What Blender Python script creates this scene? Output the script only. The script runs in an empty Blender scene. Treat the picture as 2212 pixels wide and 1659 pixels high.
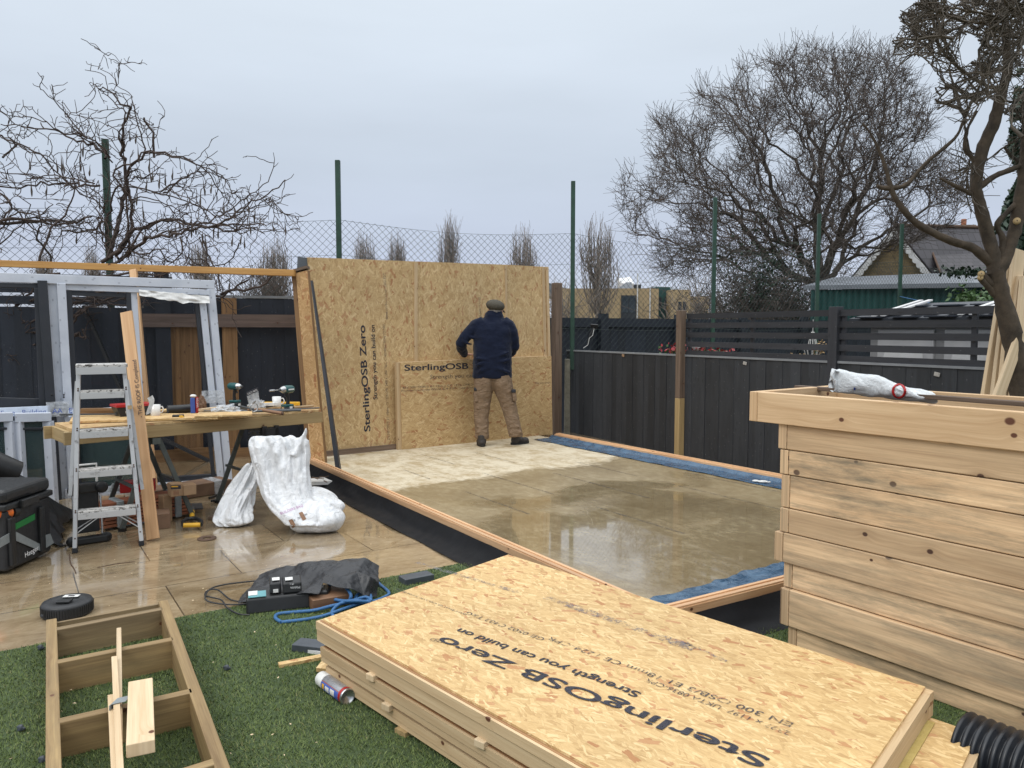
import bpy, math, random
import numpy as np
from mathutils import Vector, Matrix, noise as mnoise
sc = bpy.context.scene
col = sc.collection
R = random.Random(7)
NR = np.random.default_rng(11)

# ---------------------------------------------------------------- camera, sky, sun, exposure
FPX, CX, CY, HOR, CAMH = 1661.0, 1106.0, 829.5, 712.0, 1.55
PITCH = math.atan((CY-HOR)/FPX)
cd = bpy.data.cameras.new('camera'); cam = bpy.data.objects.new('camera', cd); col.objects.link(cam)
cam.location = (0, 0, CAMH); cam.rotation_euler = (math.pi/2-PITCH, 0, 0)
cd.sensor_fit = 'HORIZONTAL'; cd.sensor_width = 36; cd.lens = FPX/2212*36; cd.clip_start = .05; cd.clip_end = 3000
sc.camera = cam
sc.view_settings.view_transform = 'Standard'; sc.view_settings.look = 'None'
sc.view_settings.exposure = 0.0; sc.view_settings.gamma = 1
w = bpy.data.worlds.new('World'); sc.world = w; w.use_nodes = True
SUN_EL, SUN_ROT = math.radians(48), math.radians(215)
def world():
    nt = w.node_tree; N = nt.nodes; L = nt.links
    for n in list(N): N.remove(n)
    out = N.new('ShaderNodeOutputWorld'); bg = N.new('ShaderNodeBackground')
    sky = N.new('ShaderNodeTexSky'); sky.sky_type = 'NISHITA'; sky.sun_disc = False
    sky.sun_elevation = SUN_EL; sky.sun_rotation = SUN_ROT; sky.air_density = 1.4; sky.dust_density = 3
    tc = N.new('ShaderNodeTexCoord'); sep = N.new('ShaderNodeSeparateXYZ')
    L.new(tc.outputs['Generated'], sep.inputs[0])
    # overcast cloud deck: brighter towards the zenith, soft streaks
    rp = N.new('ShaderNodeValToRGB'); L.new(sep.outputs['Z'], rp.inputs[0])
    e = rp.color_ramp.elements
    e[0].position = 0.0; e[0].color = (.66, .72, .82, 1)
    e[1].position = 1.0; e[1].color = (2.15, 2.2, 2.25, 1)
    for p, c in ((.025, (.62, .68, .79, 1)), (.09, (.52, .58, .72, 1)), (.20, (.56, .63, .735, 1)), (.38, (.69, .765, .85, 1)), (.6, (1.3, 1.36, 1.42, 1))):
        k = e.new(p); k.color = c
    mp = N.new('ShaderNodeMapping'); mp.inputs['Scale'].default_value = (1.2, 1.2, 5.5); L.new(tc.outputs['Generated'], mp.inputs[0])
    nz = N.new('ShaderNodeTexNoise'); nz.inputs['Scale'].default_value = 1.6; nz.inputs['Detail'].default_value = 5; nz.inputs['Roughness'].default_value = .5
    L.new(mp.outputs[0], nz.inputs[0])
    mr = N.new('ShaderNodeMapRange'); mr.inputs[1].default_value = .3; mr.inputs[2].default_value = .7; mr.inputs[3].default_value = .94; mr.inputs[4].default_value = 1.05
    L.new(nz.outputs[0], mr.inputs[0])
    mu = N.new('ShaderNodeVectorMath'); mu.operation = 'SCALE'; L.new(rp.outputs[0], mu.inputs[0]); L.new(mr.outputs[0], mu.inputs[3])
    s2 = N.new('ShaderNodeVectorMath'); s2.operation = 'SCALE'; L.new(sky.outputs[0], s2.inputs[0]); s2.inputs[3].default_value = .006
    ad = N.new('ShaderNodeVectorMath'); ad.operation = 'ADD'; L.new(mu.outputs[0], ad.inputs[0]); L.new(s2.outputs[0], ad.inputs[1])
    L.new(ad.outputs[0], bg.inputs[0]); bg.inputs[1].default_value = 1.04
    L.new(bg.outputs[0], out.inputs[0])
world()
sd = bpy.data.lights.new('sun', 'SUN'); sd.energy = 1.0; sd.angle = math.radians(25); sd.color = (1, .965, .91)
so = bpy.data.objects.new('sun', sd); col.objects.link(so); so.location = (0, 0, 20)
sv = Vector((math.sin(SUN_ROT)*math.cos(SUN_EL), math.cos(SUN_ROT)*math.cos(SUN_EL), math.sin(SUN_EL)))
so.rotation_euler = sv.to_track_quat('Z', 'Y').to_euler()

# ---------------------------------------------------------------- pixel helpers (photo measured at 2212 x 1659)
def ray(x, y):
    a = (x-CX)/FPX; b = -(y-CY)/FPX; c, s = math.cos(PITCH), math.sin(PITCH)
    return Vector((a, c+b*s, b*c-s))
O3 = Vector((0, 0, CAMH))
def gz(x, y, z=0.0):
    r = ray(x, y); return O3+r*((z-CAMH)/r.z)
def at(x, y, Y):
    r = ray(x, y); return O3+r*(Y/r.y)
def onpl(x, y, p, n):
    r = ray(x, y); p = Vector(p); n = Vector(n); return O3+r*((p-O3).dot(n)/r.dot(n))

# ---------------------------------------------------------------- objects
def tag(o, label=None, cat=None, group=None, kind=None):
    if label: o['label'] = label
    if cat: o['category'] = cat
    if group: o['group'] = group
    if kind: o['kind'] = kind
    return o
def empty(name, loc, label, cat, group=None, rz=0):
    o = bpy.data.objects.new(name, None); o.empty_display_size = .1; col.objects.link(o)
    o.location = loc; o.rotation_euler = (0, 0, rz); tag(o, label, cat, group); o['_pos'] = 1
    return o
class MB:
    """collects geometry in world (or local) metres, with a metre-scaled UV"""
    def __init__(s): s.v = []; s.f = []; s.uv = []; s.sm = []; s.n = 0
    def add(s, vs, fs, uvs=None, smooth=False):
        b = len(s.v); s.v += [tuple(q) for q in vs]
        for i, f in enumerate(fs):
            s.f.append(tuple(b+k for k in f)); s.sm.append(smooth)
            s.uv.append(uvs[i] if uvs else [(0, 0)]*len(f))
        return s
    def hexa(s, c, oid=None):
        """c: 8 corners, c[0..3] one end ring, c[4..7] other end ring (length runs 0->4)"""
        c = [Vector(q) for q in c]
        k = R.randrange(40) if oid is None else oid; uo = R.uniform(0, 30); vo = 3*k
        Ln = (c[4]-c[0]).length; w1 = (c[1]-c[0]).length; w2 = (c[2]-c[1]).length
        fs = [(0, 1, 5, 4), (1, 2, 6, 5), (2, 3, 7, 6), (3, 0, 4, 7), (3, 2, 1, 0), (4, 5, 6, 7)]
        acc = [0, w1, w1+w2, w1*2+w2, w1*2+w2*2]; uv = []
        for j in range(4):
            a, b = vo+acc[j]-.3, vo+acc[j+1]-.3
            uv.append([(uo, a), (uo, b), (uo+Ln, b), (uo+Ln, a)])
        e = [(uo+.1, vo), (uo+.1+w2*.25, vo), (uo+.1+w2*.25, vo+w1), (uo+.1, vo+w1)]
        uv += [e, e]
        return s.add(c, fs, uv)
    def box(s, p0, p1, w, h, up=(0, 0, 1), oid=None, w2=None, h2=None):
        """box whose axis runs p0->p1; w across, h along up"""
        p0 = Vector(p0); p1 = Vector(p1); d = (p1-p0).normalized(); up = Vector(up)
        sd = d.cross(up)
        if sd.length < 1e-5: sd = d.cross(Vector((0, 1, .01)))
        sd.normalize(); u2 = sd.cross(d).normalized()
        w2 = w if w2 is None else w2; h2 = h if h2 is None else h2
        r0 = [p0+sd*(a*w/2)+u2*(b*h/2) for a, b in ((-1, -1), (-1, 1), (1, 1), (1, -1))]
        r1 = [p1+sd*(a*w2/2)+u2*(b*h2/2) for a, b in ((-1, -1), (-1, 1), (1, 1), (1, -1))]
        return s.hexa(r0+r1, oid)
    def abox(s, lo, hi):
        lo = Vector(lo); hi = Vector(hi); d = hi-lo; m = (lo+hi)/2
        if d.x >= d.y and d.x >= d.z: return s.box((lo.x, m.y, m.z), (hi.x, m.y, m.z), d.y, d.z)
        if d.y >= d.z: return s.box((m.x, lo.y, m.z), (m.x, hi.y, m.z), d.x, d.z)
        return s.box((m.x, m.y, lo.z), (m.x, m.y, hi.z), d.x, d.y, up=(0, 1, 0))
    def slab(s, poly, off, uax=None):
        """polygon (3D points, planar) extruded by vector off; uv metric in plane"""
        P = [Vector(q) for q in poly]; off = Vector(off); n = len(P)
        ux = Vector(uax).normalized() if uax else (P[1]-P[0]).normalized()
        nn = off.normalized(); vy = nn.cross(ux).normalized(); o = P[0]
        uo, vo = R.uniform(0, 20), 3*R.randrange(20)
        f = lambda q: ((q-o).dot(ux)+uo, (q-o).dot(vy)+vo)
        Q = [q+off for q in P]
        fs = [tuple(range(n-1, -1, -1)), tuple(range(n, 2*n))]
        uv = [[f(P[i]) for i in range(n-1, -1, -1)], [f(q) for q in Q]]
        acc = 0
        for i in range(n):
            j = (i+1) % n; l = (P[j]-P[i]).length
            fs.append((i, j, n+j, n+i)); t = off.length
            uv.append([(uo+acc, vo), (uo+acc+l, vo), (uo+acc+l, vo+t), (uo+acc, vo+t)]); acc += l
        # orientation: base ring order assumed so that off points outwards of last cap
        return s.add(P+Q, fs, uv)
    def tube(s, path, rad, n=8, caps=True, smooth=True, ex=None):
        P = [Vector(q) for q in path]; m = len(P)
        if not hasattr(rad, '__len__'): rad = [rad]*m
        vs = []; fr = None; acc = 0; us = []
        for i, p in enumerate(P):
            t = (P[min(i+1, m-1)]-P[max(i-1, 0)]).normalized()
            if fr is None:
                a = Vector((0, 0, 1)) if abs(t.z) < .9 else Vector((1, 0, 0)); fr = t.cross(a).normalized()
            fr = (fr-t*fr.dot(t)).normalized(); b = t.cross(fr)
            rx = rad[i]; ry = rx*(ex[i] if ex else 1)
            for k in range(n):
                an = 2*math.pi*k/n; vs.append(p+fr*(rx*math.cos(an))+b*(ry*math.sin(an)))
            if i: acc += (P[i]-P[i-1]).length
            us.append(acc)
        fs = []; uv = []; vo = 3*R.randrange(20); uo = R.uniform(0, 20)
        for i in range(m-1):
            for k in range(n):
                k2 = (k+1) % n; fs.append((i*n+k, i*n+k2, (i+1)*n+k2, (i+1)*n+k))
                c = 2*math.pi*rad[i]/n
                uv.append([(uo+us[i], vo+k*c), (uo+us[i], vo+(k+1)*c), (uo+us[i+1], vo+(k+1)*c), (uo+us[i+1], vo+k*c)])
        s.add(vs, fs, uv, smooth)
        if caps:
            s.add([vs[k] for k in range(n)], [tuple(range(n-1, -1, -1))]); s.add(vs[-n:], [tuple(range(n))])
        return s
    def lathe(s, base, axis, prof, n=24, smooth=True):
        """prof: list of (radius, height) along axis"""
        b = Vector(base); a = Vector(axis).normalized()
        x = a.orthogonal().normalized(); y = a.cross(x); vs = []; fs = []; uv = []
        for r, h in prof:
            for k in range(n):
                an = 2*math.pi*k/n; vs.append(b+a*h+x*(r*math.cos(an))+y*(r*math.sin(an)))
        for i in range(len(prof)-1):
            for k in range(n):
                k2 = (k+1) % n; fs.append((i*n+k, i*n+k2, (i+1)*n+k2, (i+1)*n+k))
                uv.append([(k/n, prof[i][1]), ((k+1)/n, prof[i][1]), ((k+1)/n, prof[i+1][1]), (k/n, prof[i+1][1])])
        s.add(vs, fs, uv, smooth); return s
    def ell(s, c, r, n=14, m=10, rot=None):
        c = Vector(c); M = rot or Matrix.Identity(3); vs = []; fs = []
        for i in range(m+1):
            th = math.pi*i/m
            for k in range(n):
                ph = 2*math.pi*k/n
                vs.append(c+M@Vector((r[0]*math.sin(th)*math.cos(ph), r[1]*math.sin(th)*math.sin(ph), r[2]*math.cos(th))))
        for i in range(m):
            for k in range(n):
                k2 = (k+1) % n; fs.append((i*n+k, (i+1)*n+k, (i+1)*n+k2, i*n+k2))
        return s.add(vs, fs, None, True)
    def grid(s, fn, nu, nv, smooth=True, us=1., vs_=1., wrap=False):
        vs = [fn(i/(nu-1), j/(nv-1)) for i in range(nu) for j in range(nv)]
        fs = []; uv = []
        for i in range(nu-1):
            for j in range(nv-1):
                fs.append((i*nv+j, (i+1)*nv+j, (i+1)*nv+j+1, i*nv+j+1))
                a, b, c, d = i/(nu-1)*us, (i+1)/(nu-1)*us, j/(nv-1)*vs_, (j+1)/(nv-1)*vs_
                uv.append([(a, c), (b, c), (b, d), (a, d)])
        return s.add(vs, fs, uv, smooth)
    def build(s, name, mat, parent=None, loc=None, fix=False):
        me = bpy.data.meshes.new(name); me.from_pydata(s.v, [], s.f)
        ul = me.uv_layers.new(name='UVMap'); flat = [c for f in s.uv for q in f for c in q]
        ul.data.foreach_set('uv', flat); me.polygons.foreach_set('use_smooth', s.sm)
        if mat: me.materials.append(mat)
        me.validate(); me.update()
        if fix:
            import bmesh
            bm = bmesh.new(); bm.from_mesh(me); bmesh.ops.remove_doubles(bm, verts=bm.verts, dist=1e-5); bmesh.ops.recalc_face_normals(bm, faces=bm.faces); bm.to_mesh(me); bm.free()
        o = bpy.data.objects.new(name, me); col.objects.link(o)
        if parent is not None: setpar(o, parent)
        elif loc is not None:
            l = Vector(loc); me.transform(Matrix.Translation(-l)); o.location = l
        return o
def wmat(o):
    m = Matrix.LocRotScale(o.location, o.rotation_euler, o.scale)
    return wmat(o.parent)@m if o.parent else m
def setpar(o, parent):
    """parent o (geometry given in world metres) keeping it where it is"""
    o.parent = parent
    m = wmat(parent).inverted()
    if o.type == 'MESH' and o.location.length == 0 and tuple(o.rotation_euler) == (0, 0, 0): o.data.transform(m)
    else:
        mm = m@Matrix.LocRotScale(o.location, o.rotation_euler, o.scale); o.location, q, o.scale = mm.decompose(); o.rotation_euler = q.to_euler()
def copy_tree(o, parent=None):
    c = o.copy(); col.objects.link(c); c.parent = parent
    for ch in list(o.children): copy_tree(ch, c)
    return c
def bevel(o, w=.004, seg=2):
    m = o.modifiers.new('bevel', 'BEVEL'); m.width = w; m.segments = seg; m.limit_method = 'ANGLE'; m.angle_limit = math.radians(40); return o
def remesh(o, vox, smooth=8, disp=0, scale=.1, seed=0, fac=.5):
    m = o.modifiers.new('r', 'REMESH'); m.mode = 'VOXEL'; m.voxel_size = vox; m.use_smooth_shade = True
    if smooth:
        s = o.modifiers.new('s', 'SMOOTH'); s.factor = fac; s.iterations = smooth
    if disp:
        t = bpy.data.textures.new('folds', 'CLOUDS'); t.noise_scale = scale; t.noise_depth = 2
        d = o.modifiers.new('d', 'DISPLACE'); d.texture = t; d.strength = disp; d.mid_level = .5; d.texture_coords = 'LOCAL'
    return o
def npmesh(name, V, F, mat, parent=None, smooth=False, UV=None):
    """V (n,3) float, F (m,k) int arrays"""
    me = bpy.data.meshes.new(name); k = F.shape[1]
    me.vertices.add(len(V)); me.vertices.foreach_set('co', np.ascontiguousarray(V, dtype=np.float32).ravel())
    me.loops.add(F.size); me.loops.foreach_set('vertex_index', np.ascontiguousarray(F, dtype=np.int32).ravel())
    me.polygons.add(len(F)); me.polygons.foreach_set('loop_start', np.arange(0, F.size, k, dtype=np.int32))
    me.polygons.foreach_set('loop_total', np.full(len(F), k, dtype=np.int32))
    if smooth: me.polygons.foreach_set('use_smooth', np.ones(len(F), bool))
    if UV is not None:
        ul = me.uv_layers.new(name='UVMap'); ul.data.foreach_set('uv', np.ascontiguousarray(UV, dtype=np.float32).ravel())
    me.update(calc_edges=True)
    if mat: me.materials.append(mat)
    o = bpy.data.objects.new(name, me); col.objects.link(o)
    if parent is not None: setpar(o, parent)
    return o
def text(body, org, xdir, ydir, size, mat, name, parent, ext=0.0, width=None, bold=0.0, thick=.0):
    """flat lettering lying in the plane xdir/ydir, 1.5 mm proud"""
    cu = bpy.data.curves.new(name, 'FONT'); cu.body = body; cu.size = size; cu.extrude = ext; cu.align_x = 'LEFT'
    to = bpy.data.objects.new('tmp', cu); col.objects.link(to); bpy.context.view_layer.update()
    dg = bpy.context.evaluated_depsgraph_get(); me = bpy.data.meshes.new_from_object(to.evaluated_get(dg)); bpy.data.objects.remove(to)
    x = Vector(xdir).normalized(); y = Vector(ydir); y = (y-x*y.dot(x)).normalized(); n = x.cross(y)
    wx = max([v.co.x for v in me.vertices] or [1]); k = (width/wx) if width else 1
    M = Matrix(((x.x*k, y.x, n.x, org[0]+n.x*.0015), (x.y*k, y.y, n.y, org[1]+n.y*.0015), (x.z*k, y.z, n.z, org[2]+n.z*.0015), (0, 0, 0, 1)))
    if bold:      # heavier strokes: shifted copies a hair apart
        import bmesh
        bm = bmesh.new(); bm.from_mesh(me); src = bm.copy()
        tmp = bpy.data.meshes.new('t')
        for i, (dx, dy) in enumerate(((bold, 0), (-bold, 0), (0, bold*.8), (0, -bold*.8), (bold*.7, bold*.6), (-bold*.7, -bold*.6))):
            b2 = src.copy(); bmesh.ops.translate(b2, verts=b2.verts, vec=(dx*size, dy*size, .00008*(i+1))); b2.to_mesh(tmp); b2.free(); bm.from_mesh(tmp)
        bm.to_mesh(me); bm.free(); src.free()
    me.transform(M); me.materials.clear(); me.materials.append(mat); me.name = name
    o = bpy.data.objects.new(name, me); col.objects.link(o)
    if parent is not None: setpar(o, parent)
    return o
def decal(o, me, parent_name, mat, off=.003):
    """lay a mesh of (pixel x, pixel y) vertices onto the surface of o"""
    from mathutils.bvhtree import BVHTree
    bpy.context.view_layer.update(); dg = bpy.context.evaluated_depsgraph_get(); ev = o.evaluated_get(dg).to_mesh(); W_ = wmat(o)
    bv = BVHTree.FromPolygons([W_@q.co for q in ev.vertices], [tuple(p.vertices) for p in ev.polygons]); vs = []; last = None
    for x, y in me[0]:
        r_ = ray(x, y).normalized(); h = bv.ray_cast(O3, r_)
        q = h[0]-r_*off if h[0] else (last or at(x, y, 5)); last = q; vs.append(q)
    k = MB(); k.add(vs, me[1]); return k.build(parent_name, mat, o)
def pixtext(body, p, q, size, bold=0):
    """lettering as pixel-space vertices running from p to q"""
    cu = bpy.data.curves.new('t', 'FONT'); cu.body = body; cu.size = 1; cu.resolution_u = 2
    to = bpy.data.objects.new('tmp', cu); col.objects.link(to); bpy.context.view_layer.update()
    me = bpy.data.meshes.new_from_object(to.evaluated_get(bpy.context.evaluated_depsgraph_get())); bpy.data.objects.remove(to)
    wx = max(v_.co.x for v_ in me.vertices); dx, dy = q[0]-p[0], q[1]-p[1]; L = math.hypot(dx, dy); ux, uy = dx/L, dy/L
    vs = [(p[0]+ux*v_.co.x/wx*L+uy*v_.co.y*size, p[1]+uy*v_.co.x/wx*L-ux*v_.co.y*size) for v_ in me.vertices]
    return vs, [tuple(f.vertices) for f in me.polygons]
def lerp(a, b, t): return a+(b-a)*t
# ---------------------------------------------------------------- materials
class NT:
    def __init__(s, name):
        s.m = bpy.data.materials.new(name); s.m.use_nodes = True; s.N = s.m.node_tree.nodes; s.L = s.m.node_tree.links
        s.b = s.N['Principled BSDF']; s.out = s.N['Material Output']
    def n(s, t, **k):
        q = s.N.new('ShaderNode'+t)
        for a, v in k.items(): setattr(q, a, v)
        return q
    def put(s, sock, v):
        if v is None: return
        if isinstance(v, bpy.types.NodeSocket): s.L.new(v, sock)
        else:
            if sock.type == 'RGBA' and len(v) == 3: v = (*v, 1)
            sock.default_value = v
    def math(s, op, a, b=None, c=None, clamp=False):
        q = s.n('Math', operation=op, use_clamp=clamp); s.put(q.inputs[0], a); s.put(q.inputs[1], b); s.put(q.inputs[2], c); return q.outputs[0]
    def vmath(s, op, a, b=None, sc=None):
        q = s.n('VectorMath', operation=op); s.put(q.inputs[0], a); s.put(q.inputs[1], b)
        if sc is not None: s.put(q.inputs[3], sc)
        return q.outputs[0]
    def coord(s, k='UV'): return s.n('TexCoord').outputs[k]
    def mapping(s, v, loc=(0, 0, 0), rot=(0, 0, 0), scale=(1, 1, 1)):
        q = s.n('Mapping'); s.put(q.inputs[0], v); q.inputs[1].default_value = loc; q.inputs[2].default_value = rot; q.inputs[3].default_value = scale; return q.outputs[0]
    def noise(s, v, scale, detail=3, rough=.55, dist=0, out=0):
        q = s.n('TexNoise'); s.put(q.inputs['Vector'], v); q.inputs['Scale'].default_value = scale; q.inputs['Detail'].default_value = detail
        q.inputs['Roughness'].default_value = rough; q.inputs['Distortion'].default_value = dist; return q.outputs[out]
    def ramp(s, f, stops, interp='LINEAR'):
        q = s.n('ValToRGB'); s.put(q.inputs[0], f); e = q.color_ramp.elements; q.color_ramp.interpolation = interp
        c4 = lambda c: (c, c, c, 1) if not hasattr(c, '__len__') else (*c[:3], 1)
        e[0].position = stops[0][0]; e[0].color = c4(stops[0][1]); e[1].position = stops[-1][0]; e[1].color = c4(stops[-1][1])
        for p, c in stops[1:-1]: k = e.new(p); k.color = c4(c)
        return q.outputs[0]
    def rng(s, f, a, b, c, d):
        q = s.n('MapRange'); s.put(q.inputs[0], f)
        for i, v in enumerate((a, b, c, d)): q.inputs[i+1].default_value = v
        return q.outputs[0]
    def mix(s, f, a, b, mode='MIX'):
        q = s.n('Mix', data_type='RGBA', blend_type=mode); s.put(q.inputs[0], f); s.put(q.inputs[6], a); s.put(q.inputs[7], b); return q.outputs[2]
    def bump(s, h, st=.3, dist=.01):
        q = s.n('Bump'); s.put(q.inputs['Height'], h); q.inputs['Strength'].default_value = st; q.inputs['Distance'].default_value = dist
        s.L.new(q.outputs[0], s.b.inputs['Normal']); return q
    def set(s, **k):
        for a, v in k.items(): s.put(s.b.inputs[a.replace('_', ' ')], v)
        return s
def plain(name, c, rough=.6, metal=0, var=.12, vscale=6, bump=0, spec=None, alpha=None, coat=0):
    t = NT(name); v = t.coord('Object')
    f = t.noise(v, vscale, 4, .6)
    cc = t.mix(t.rng(f, .3, .7, 0, 1), tuple(x*(1-var) for x in c), tuple(min(1, x*(1+var)) for x in c))
    t.set(Base_Color=cc, Roughness=t.rng(t.noise(v, vscale*2.3, 3), .3, .7, max(0, rough-.08), min(1, rough+.08)), Metallic=metal)
    if spec is not None: t.set(Specular_IOR_Level=spec)
    if coat: t.set(Coat_Weight=coat, Coat_Roughness=.08)
    if bump: t.bump(t.noise(v, vscale*8, 4), bump, .003)
    return t.m
def wood(name, light, dark, knot=(.10, .035, .015), kd=1.0, rough=.62, stain=None, stain_amt=0, idvar=.16, grain=1.0, wet=0, obj=False, ringy=0, ksz=.017):
    t = NT(name); uv = t.coord('UV')
    sep = t.n('SeparateXYZ'); t.L.new(uv, sep.inputs[0]); u, v = sep.outputs[0], sep.outputs[1]
    bid = t.math('ROUND', t.math('DIVIDE', v, 3.0))
    wn = t.n('TexWhiteNoise', noise_dimensions='1D'); t.L.new(bid, wn.inputs['W'])
    # knots
    kv = t.mapping(uv, scale=(2.6*kd, 7.5, 1))
    vo = t.n('TexVoronoi', voronoi_dimensions='2D'); t.L.new(kv, vo.inputs['Vector']); vo.inputs['Scale'].default_value = 1
    s2 = t.n('SeparateXYZ'); t.L.new(vo.outputs['Color'], s2.inputs[0])
    keep = t.math('GREATER_THAN', s2.outputs[0], .52)
    d = vo.outputs['Distance']
    loc = t.vmath('SUBTRACT', kv, vo.outputs['Position'])
    loc = t.mapping(loc, scale=(1/(2.6*kd), 1/7.5*1.25, 1))
    q = t.n('VectorMath', operation='LENGTH'); t.L.new(loc, q.inputs[0]); kr = q.outputs['Value']
    size = t.rng(s2.outputs[1], 0, 1, ksz*.4, ksz)
    kn = t.math('MULTIPLY', t.math('MULTIPLY', t.math('SUBTRACT', 1.0, t.math('DIVIDE', kr, size), clamp=True), 3.0, clamp=True), keep)
    halo = t.math('MULTIPLY', t.math('EXPONENT', t.math('MULTIPLY', t.math('POWER', t.math('DIVIDE', kr, size), 2.0), -.13)), keep)
    # grain bends round knots
    v2 = t.math('ADD', v, t.math('MULTIPLY', halo, .02))
    cb = t.n('CombineXYZ'); t.L.new(u, cb.inputs[0]); t.L.new(v2, cb.inputs[1])
    g1 = t.noise(t.mapping(cb.outputs[0], scale=(1.1, 34*grain, 1)), 1, 5, .62, .6)
    g2 = t.noise(t.mapping(cb.outputs[0], loc=(5, 3, 0), scale=(3.5, 170*grain, 1)), 1, 3, .6)
    g3 = t.noise(t.mapping(cb.outputs[0], loc=(1, 9, 0), scale=(.9, 11, 1)), 1, 4, .6, .8)
    f = t.math('ADD', t.math('MULTIPLY', g1, .75+ringy), t.math('MULTIPLY', g2, .35))
    f = t.math('ADD', f, t.math('MULTIPLY', t.math('SUBTRACT', g3, .5), .5))
    c = t.mix(t.rng(f, .40+ringy*.3, .74+ringy*.6, 0, 1), light, dark)
    c = t.mix(t.math('MULTIPLY', halo, .45), c, dark)
    c = t.mix(t.math('MULTIPLY', kn, 1.0, clamp=True), c, knot)
    br = t.rng(wn.outputs['Value'], 0, 1, 1-idvar, 1+idvar)
    c = t.vmath('SCALE', c, sc=br)
    if stain:
        sn = t.noise(t.mapping(uv, loc=(2, 7, 0), scale=(1.9, 13, 1)), 1, 9, .74, .2)
        st = t.math('MULTIPLY', t.rng(sn, .42, .66, 0, 1), t.rng(wn.outputs['Value'], .3, .7, stain_amt*.2, stain_amt))
        c = t.mix(st, c, stain)
    ro = t.rng(g1, .3, .7, rough-.08, rough+.1)
    t.set(Base_Color=c, Roughness=ro)
    if wet: t.set(Coat_Weight=wet, Coat_Roughness=.15)
    t.bump(t.math('SUBTRACT', f, t.math('MULTIPLY', kn, .6)), .35, .002)
    return t.m
def osb(name, tone=(1, 1, 1), bias=0.0, spread=3.1, cell=.11, rough=.55, dark=0):
    t = NT(name); uv = t.coord('UV')
    base = t.noise(t.mapping(uv, rot=(0, 0, bias), scale=(11, 60, 1)), 1, 6, .75, 1.2)
    val = t.rng(base, .3, .7, .2, .62); h = base; red = None; edge = None
    for i in range(9):
        cs = cell*(1.25, .9, .7, 1.1, .62, .8, .5, .95, .6)[i]
        p = t.mapping(uv, loc=(3.7*i+1.3, 5.1*i+.7, 0), rot=(0, 0, .5*i), scale=(1/cs, 1/cs, 1))
        vo = t.n('TexVoronoi', voronoi_dimensions='2D'); t.L.new(p, vo.inputs['Vector']); vo.inputs['Scale'].default_value = 1
        sx = t.n('SeparateColor'); t.L.new(vo.outputs['Color'], sx.inputs[0])
        loc = t.vmath('SUBTRACT', p, vo.outputs['Position'])
        ang = t.math('ADD', t.math('MULTIPLY', t.math('SUBTRACT', sx.outputs[0], .5), spread), .5*i+bias)
        vr = t.n('VectorRotate', rotation_type='Z_AXIS'); t.L.new(loc, vr.inputs['Vector']); t.L.new(t.math('MULTIPLY', ang, -1), vr.inputs['Angle'])
        rl = vr.outputs[0]
        wob = t.noise(p, 2.2, 2, .5)
        s3 = t.n('SeparateXYZ'); t.L.new(rl, s3.inputs[0])
        ax = t.math('ABSOLUTE', s3.outputs[0]); ay = t.math('ABSOLUTE', t.math('ADD', s3.outputs[1], t.math('MULTIPLY', t.math('SUBTRACT', wob, .5), .22)))
        fr2 = t.noise(t.mapping(rl, loc=(7, i, 0), scale=(.1, 14, 1)), 1, 2, .6)
        hw = t.rng(sx.outputs[1], 0, 1, .025, .13)
        mk = t.math('MULTIPLY', t.math('LESS_THAN', t.math('ADD', ax, t.math('MULTIPLY', fr2, .28)), .52), t.math('LESS_THAN', ay, hw))
        fib = t.noise(t.mapping(rl, loc=(i, 0, 0), scale=(2.2, 26, 1)), 1, 4, .7)
        fv = t.math('ADD', t.math('ADD', t.math('MULTIPLY', sx.outputs[2], .62), t.math('MULTIPLY', fib, .80)), -.22)
        val = t.mix(mk, val, fv) if False else t.math('ADD', t.math('MULTIPLY', val, t.math('SUBTRACT', 1, mk)), t.math('MULTIPLY', fv, mk))
        h = t.math('ADD', t.math('MULTIPLY', h, t.math('SUBTRACT', 1, mk)), t.math('MULTIPLY', t.math('ADD', t.math('MULTIPLY', sx.outputs[2], .4), .12*i), mk))
        ed = t.math('MULTIPLY', mk, t.math('GREATER_THAN', ay, t.math('MULTIPLY', hw, .86)))  # thin line of shade along the flake's long edges, put into the colour
        edge = ed if edge is None else t.math('ADD', t.math('MULTIPLY', edge, t.math('SUBTRACT', 1, mk)), ed)
        rr = t.math('MULTIPLY', mk, t.math('GREATER_THAN', sx.outputs[1], .90 if i % 2 else .95))
        red = rr if red is None else t.math('ADD', t.math('MULTIPLY', red, t.math('SUBTRACT', 1, mk)), rr)
    k = lambda *c: tuple(a*b for a, b in zip(c, tone))
    c = t.ramp(val, [(0.0, k(.34, .20, .085)), (.25, k(.46, .295, .135)), (.5, k(.575, .395, .195)), (.75, k(.66, .475, .255)), (1, k(.73, .56, .34))])
    c = t.mix(t.math('MULTIPLY', red, .65), c, k(.36, .14, .06))
    c = t.mix(t.math('MULTIPLY', edge, .30), c, k(.26, .13, .05)); sl = t.noise(t.mapping(uv, rot=(0, 0, bias), loc=(9, 4, 0), scale=(22, 130, 1)), 1, 4, .7, .8); c = t.mix(t.rng(sl, .60, .72, 0, .55), c, k(.24, .13, .05)); c = t.mix(t.rng(sl, .40, .28, 0, .4), c, k(.82, .70, .46))
    big = t.noise(uv, 1.3, 3, .5); c = t.mix(1.0, c, t.ramp(big, [(.3, .90), (.7, 1.08)]), 'MULTIPLY')
    t.set(Base_Color=c, Roughness=rough, Specular_IOR_Level=.3); t.bump(h, .35, .0015)
    return t.m
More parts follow.
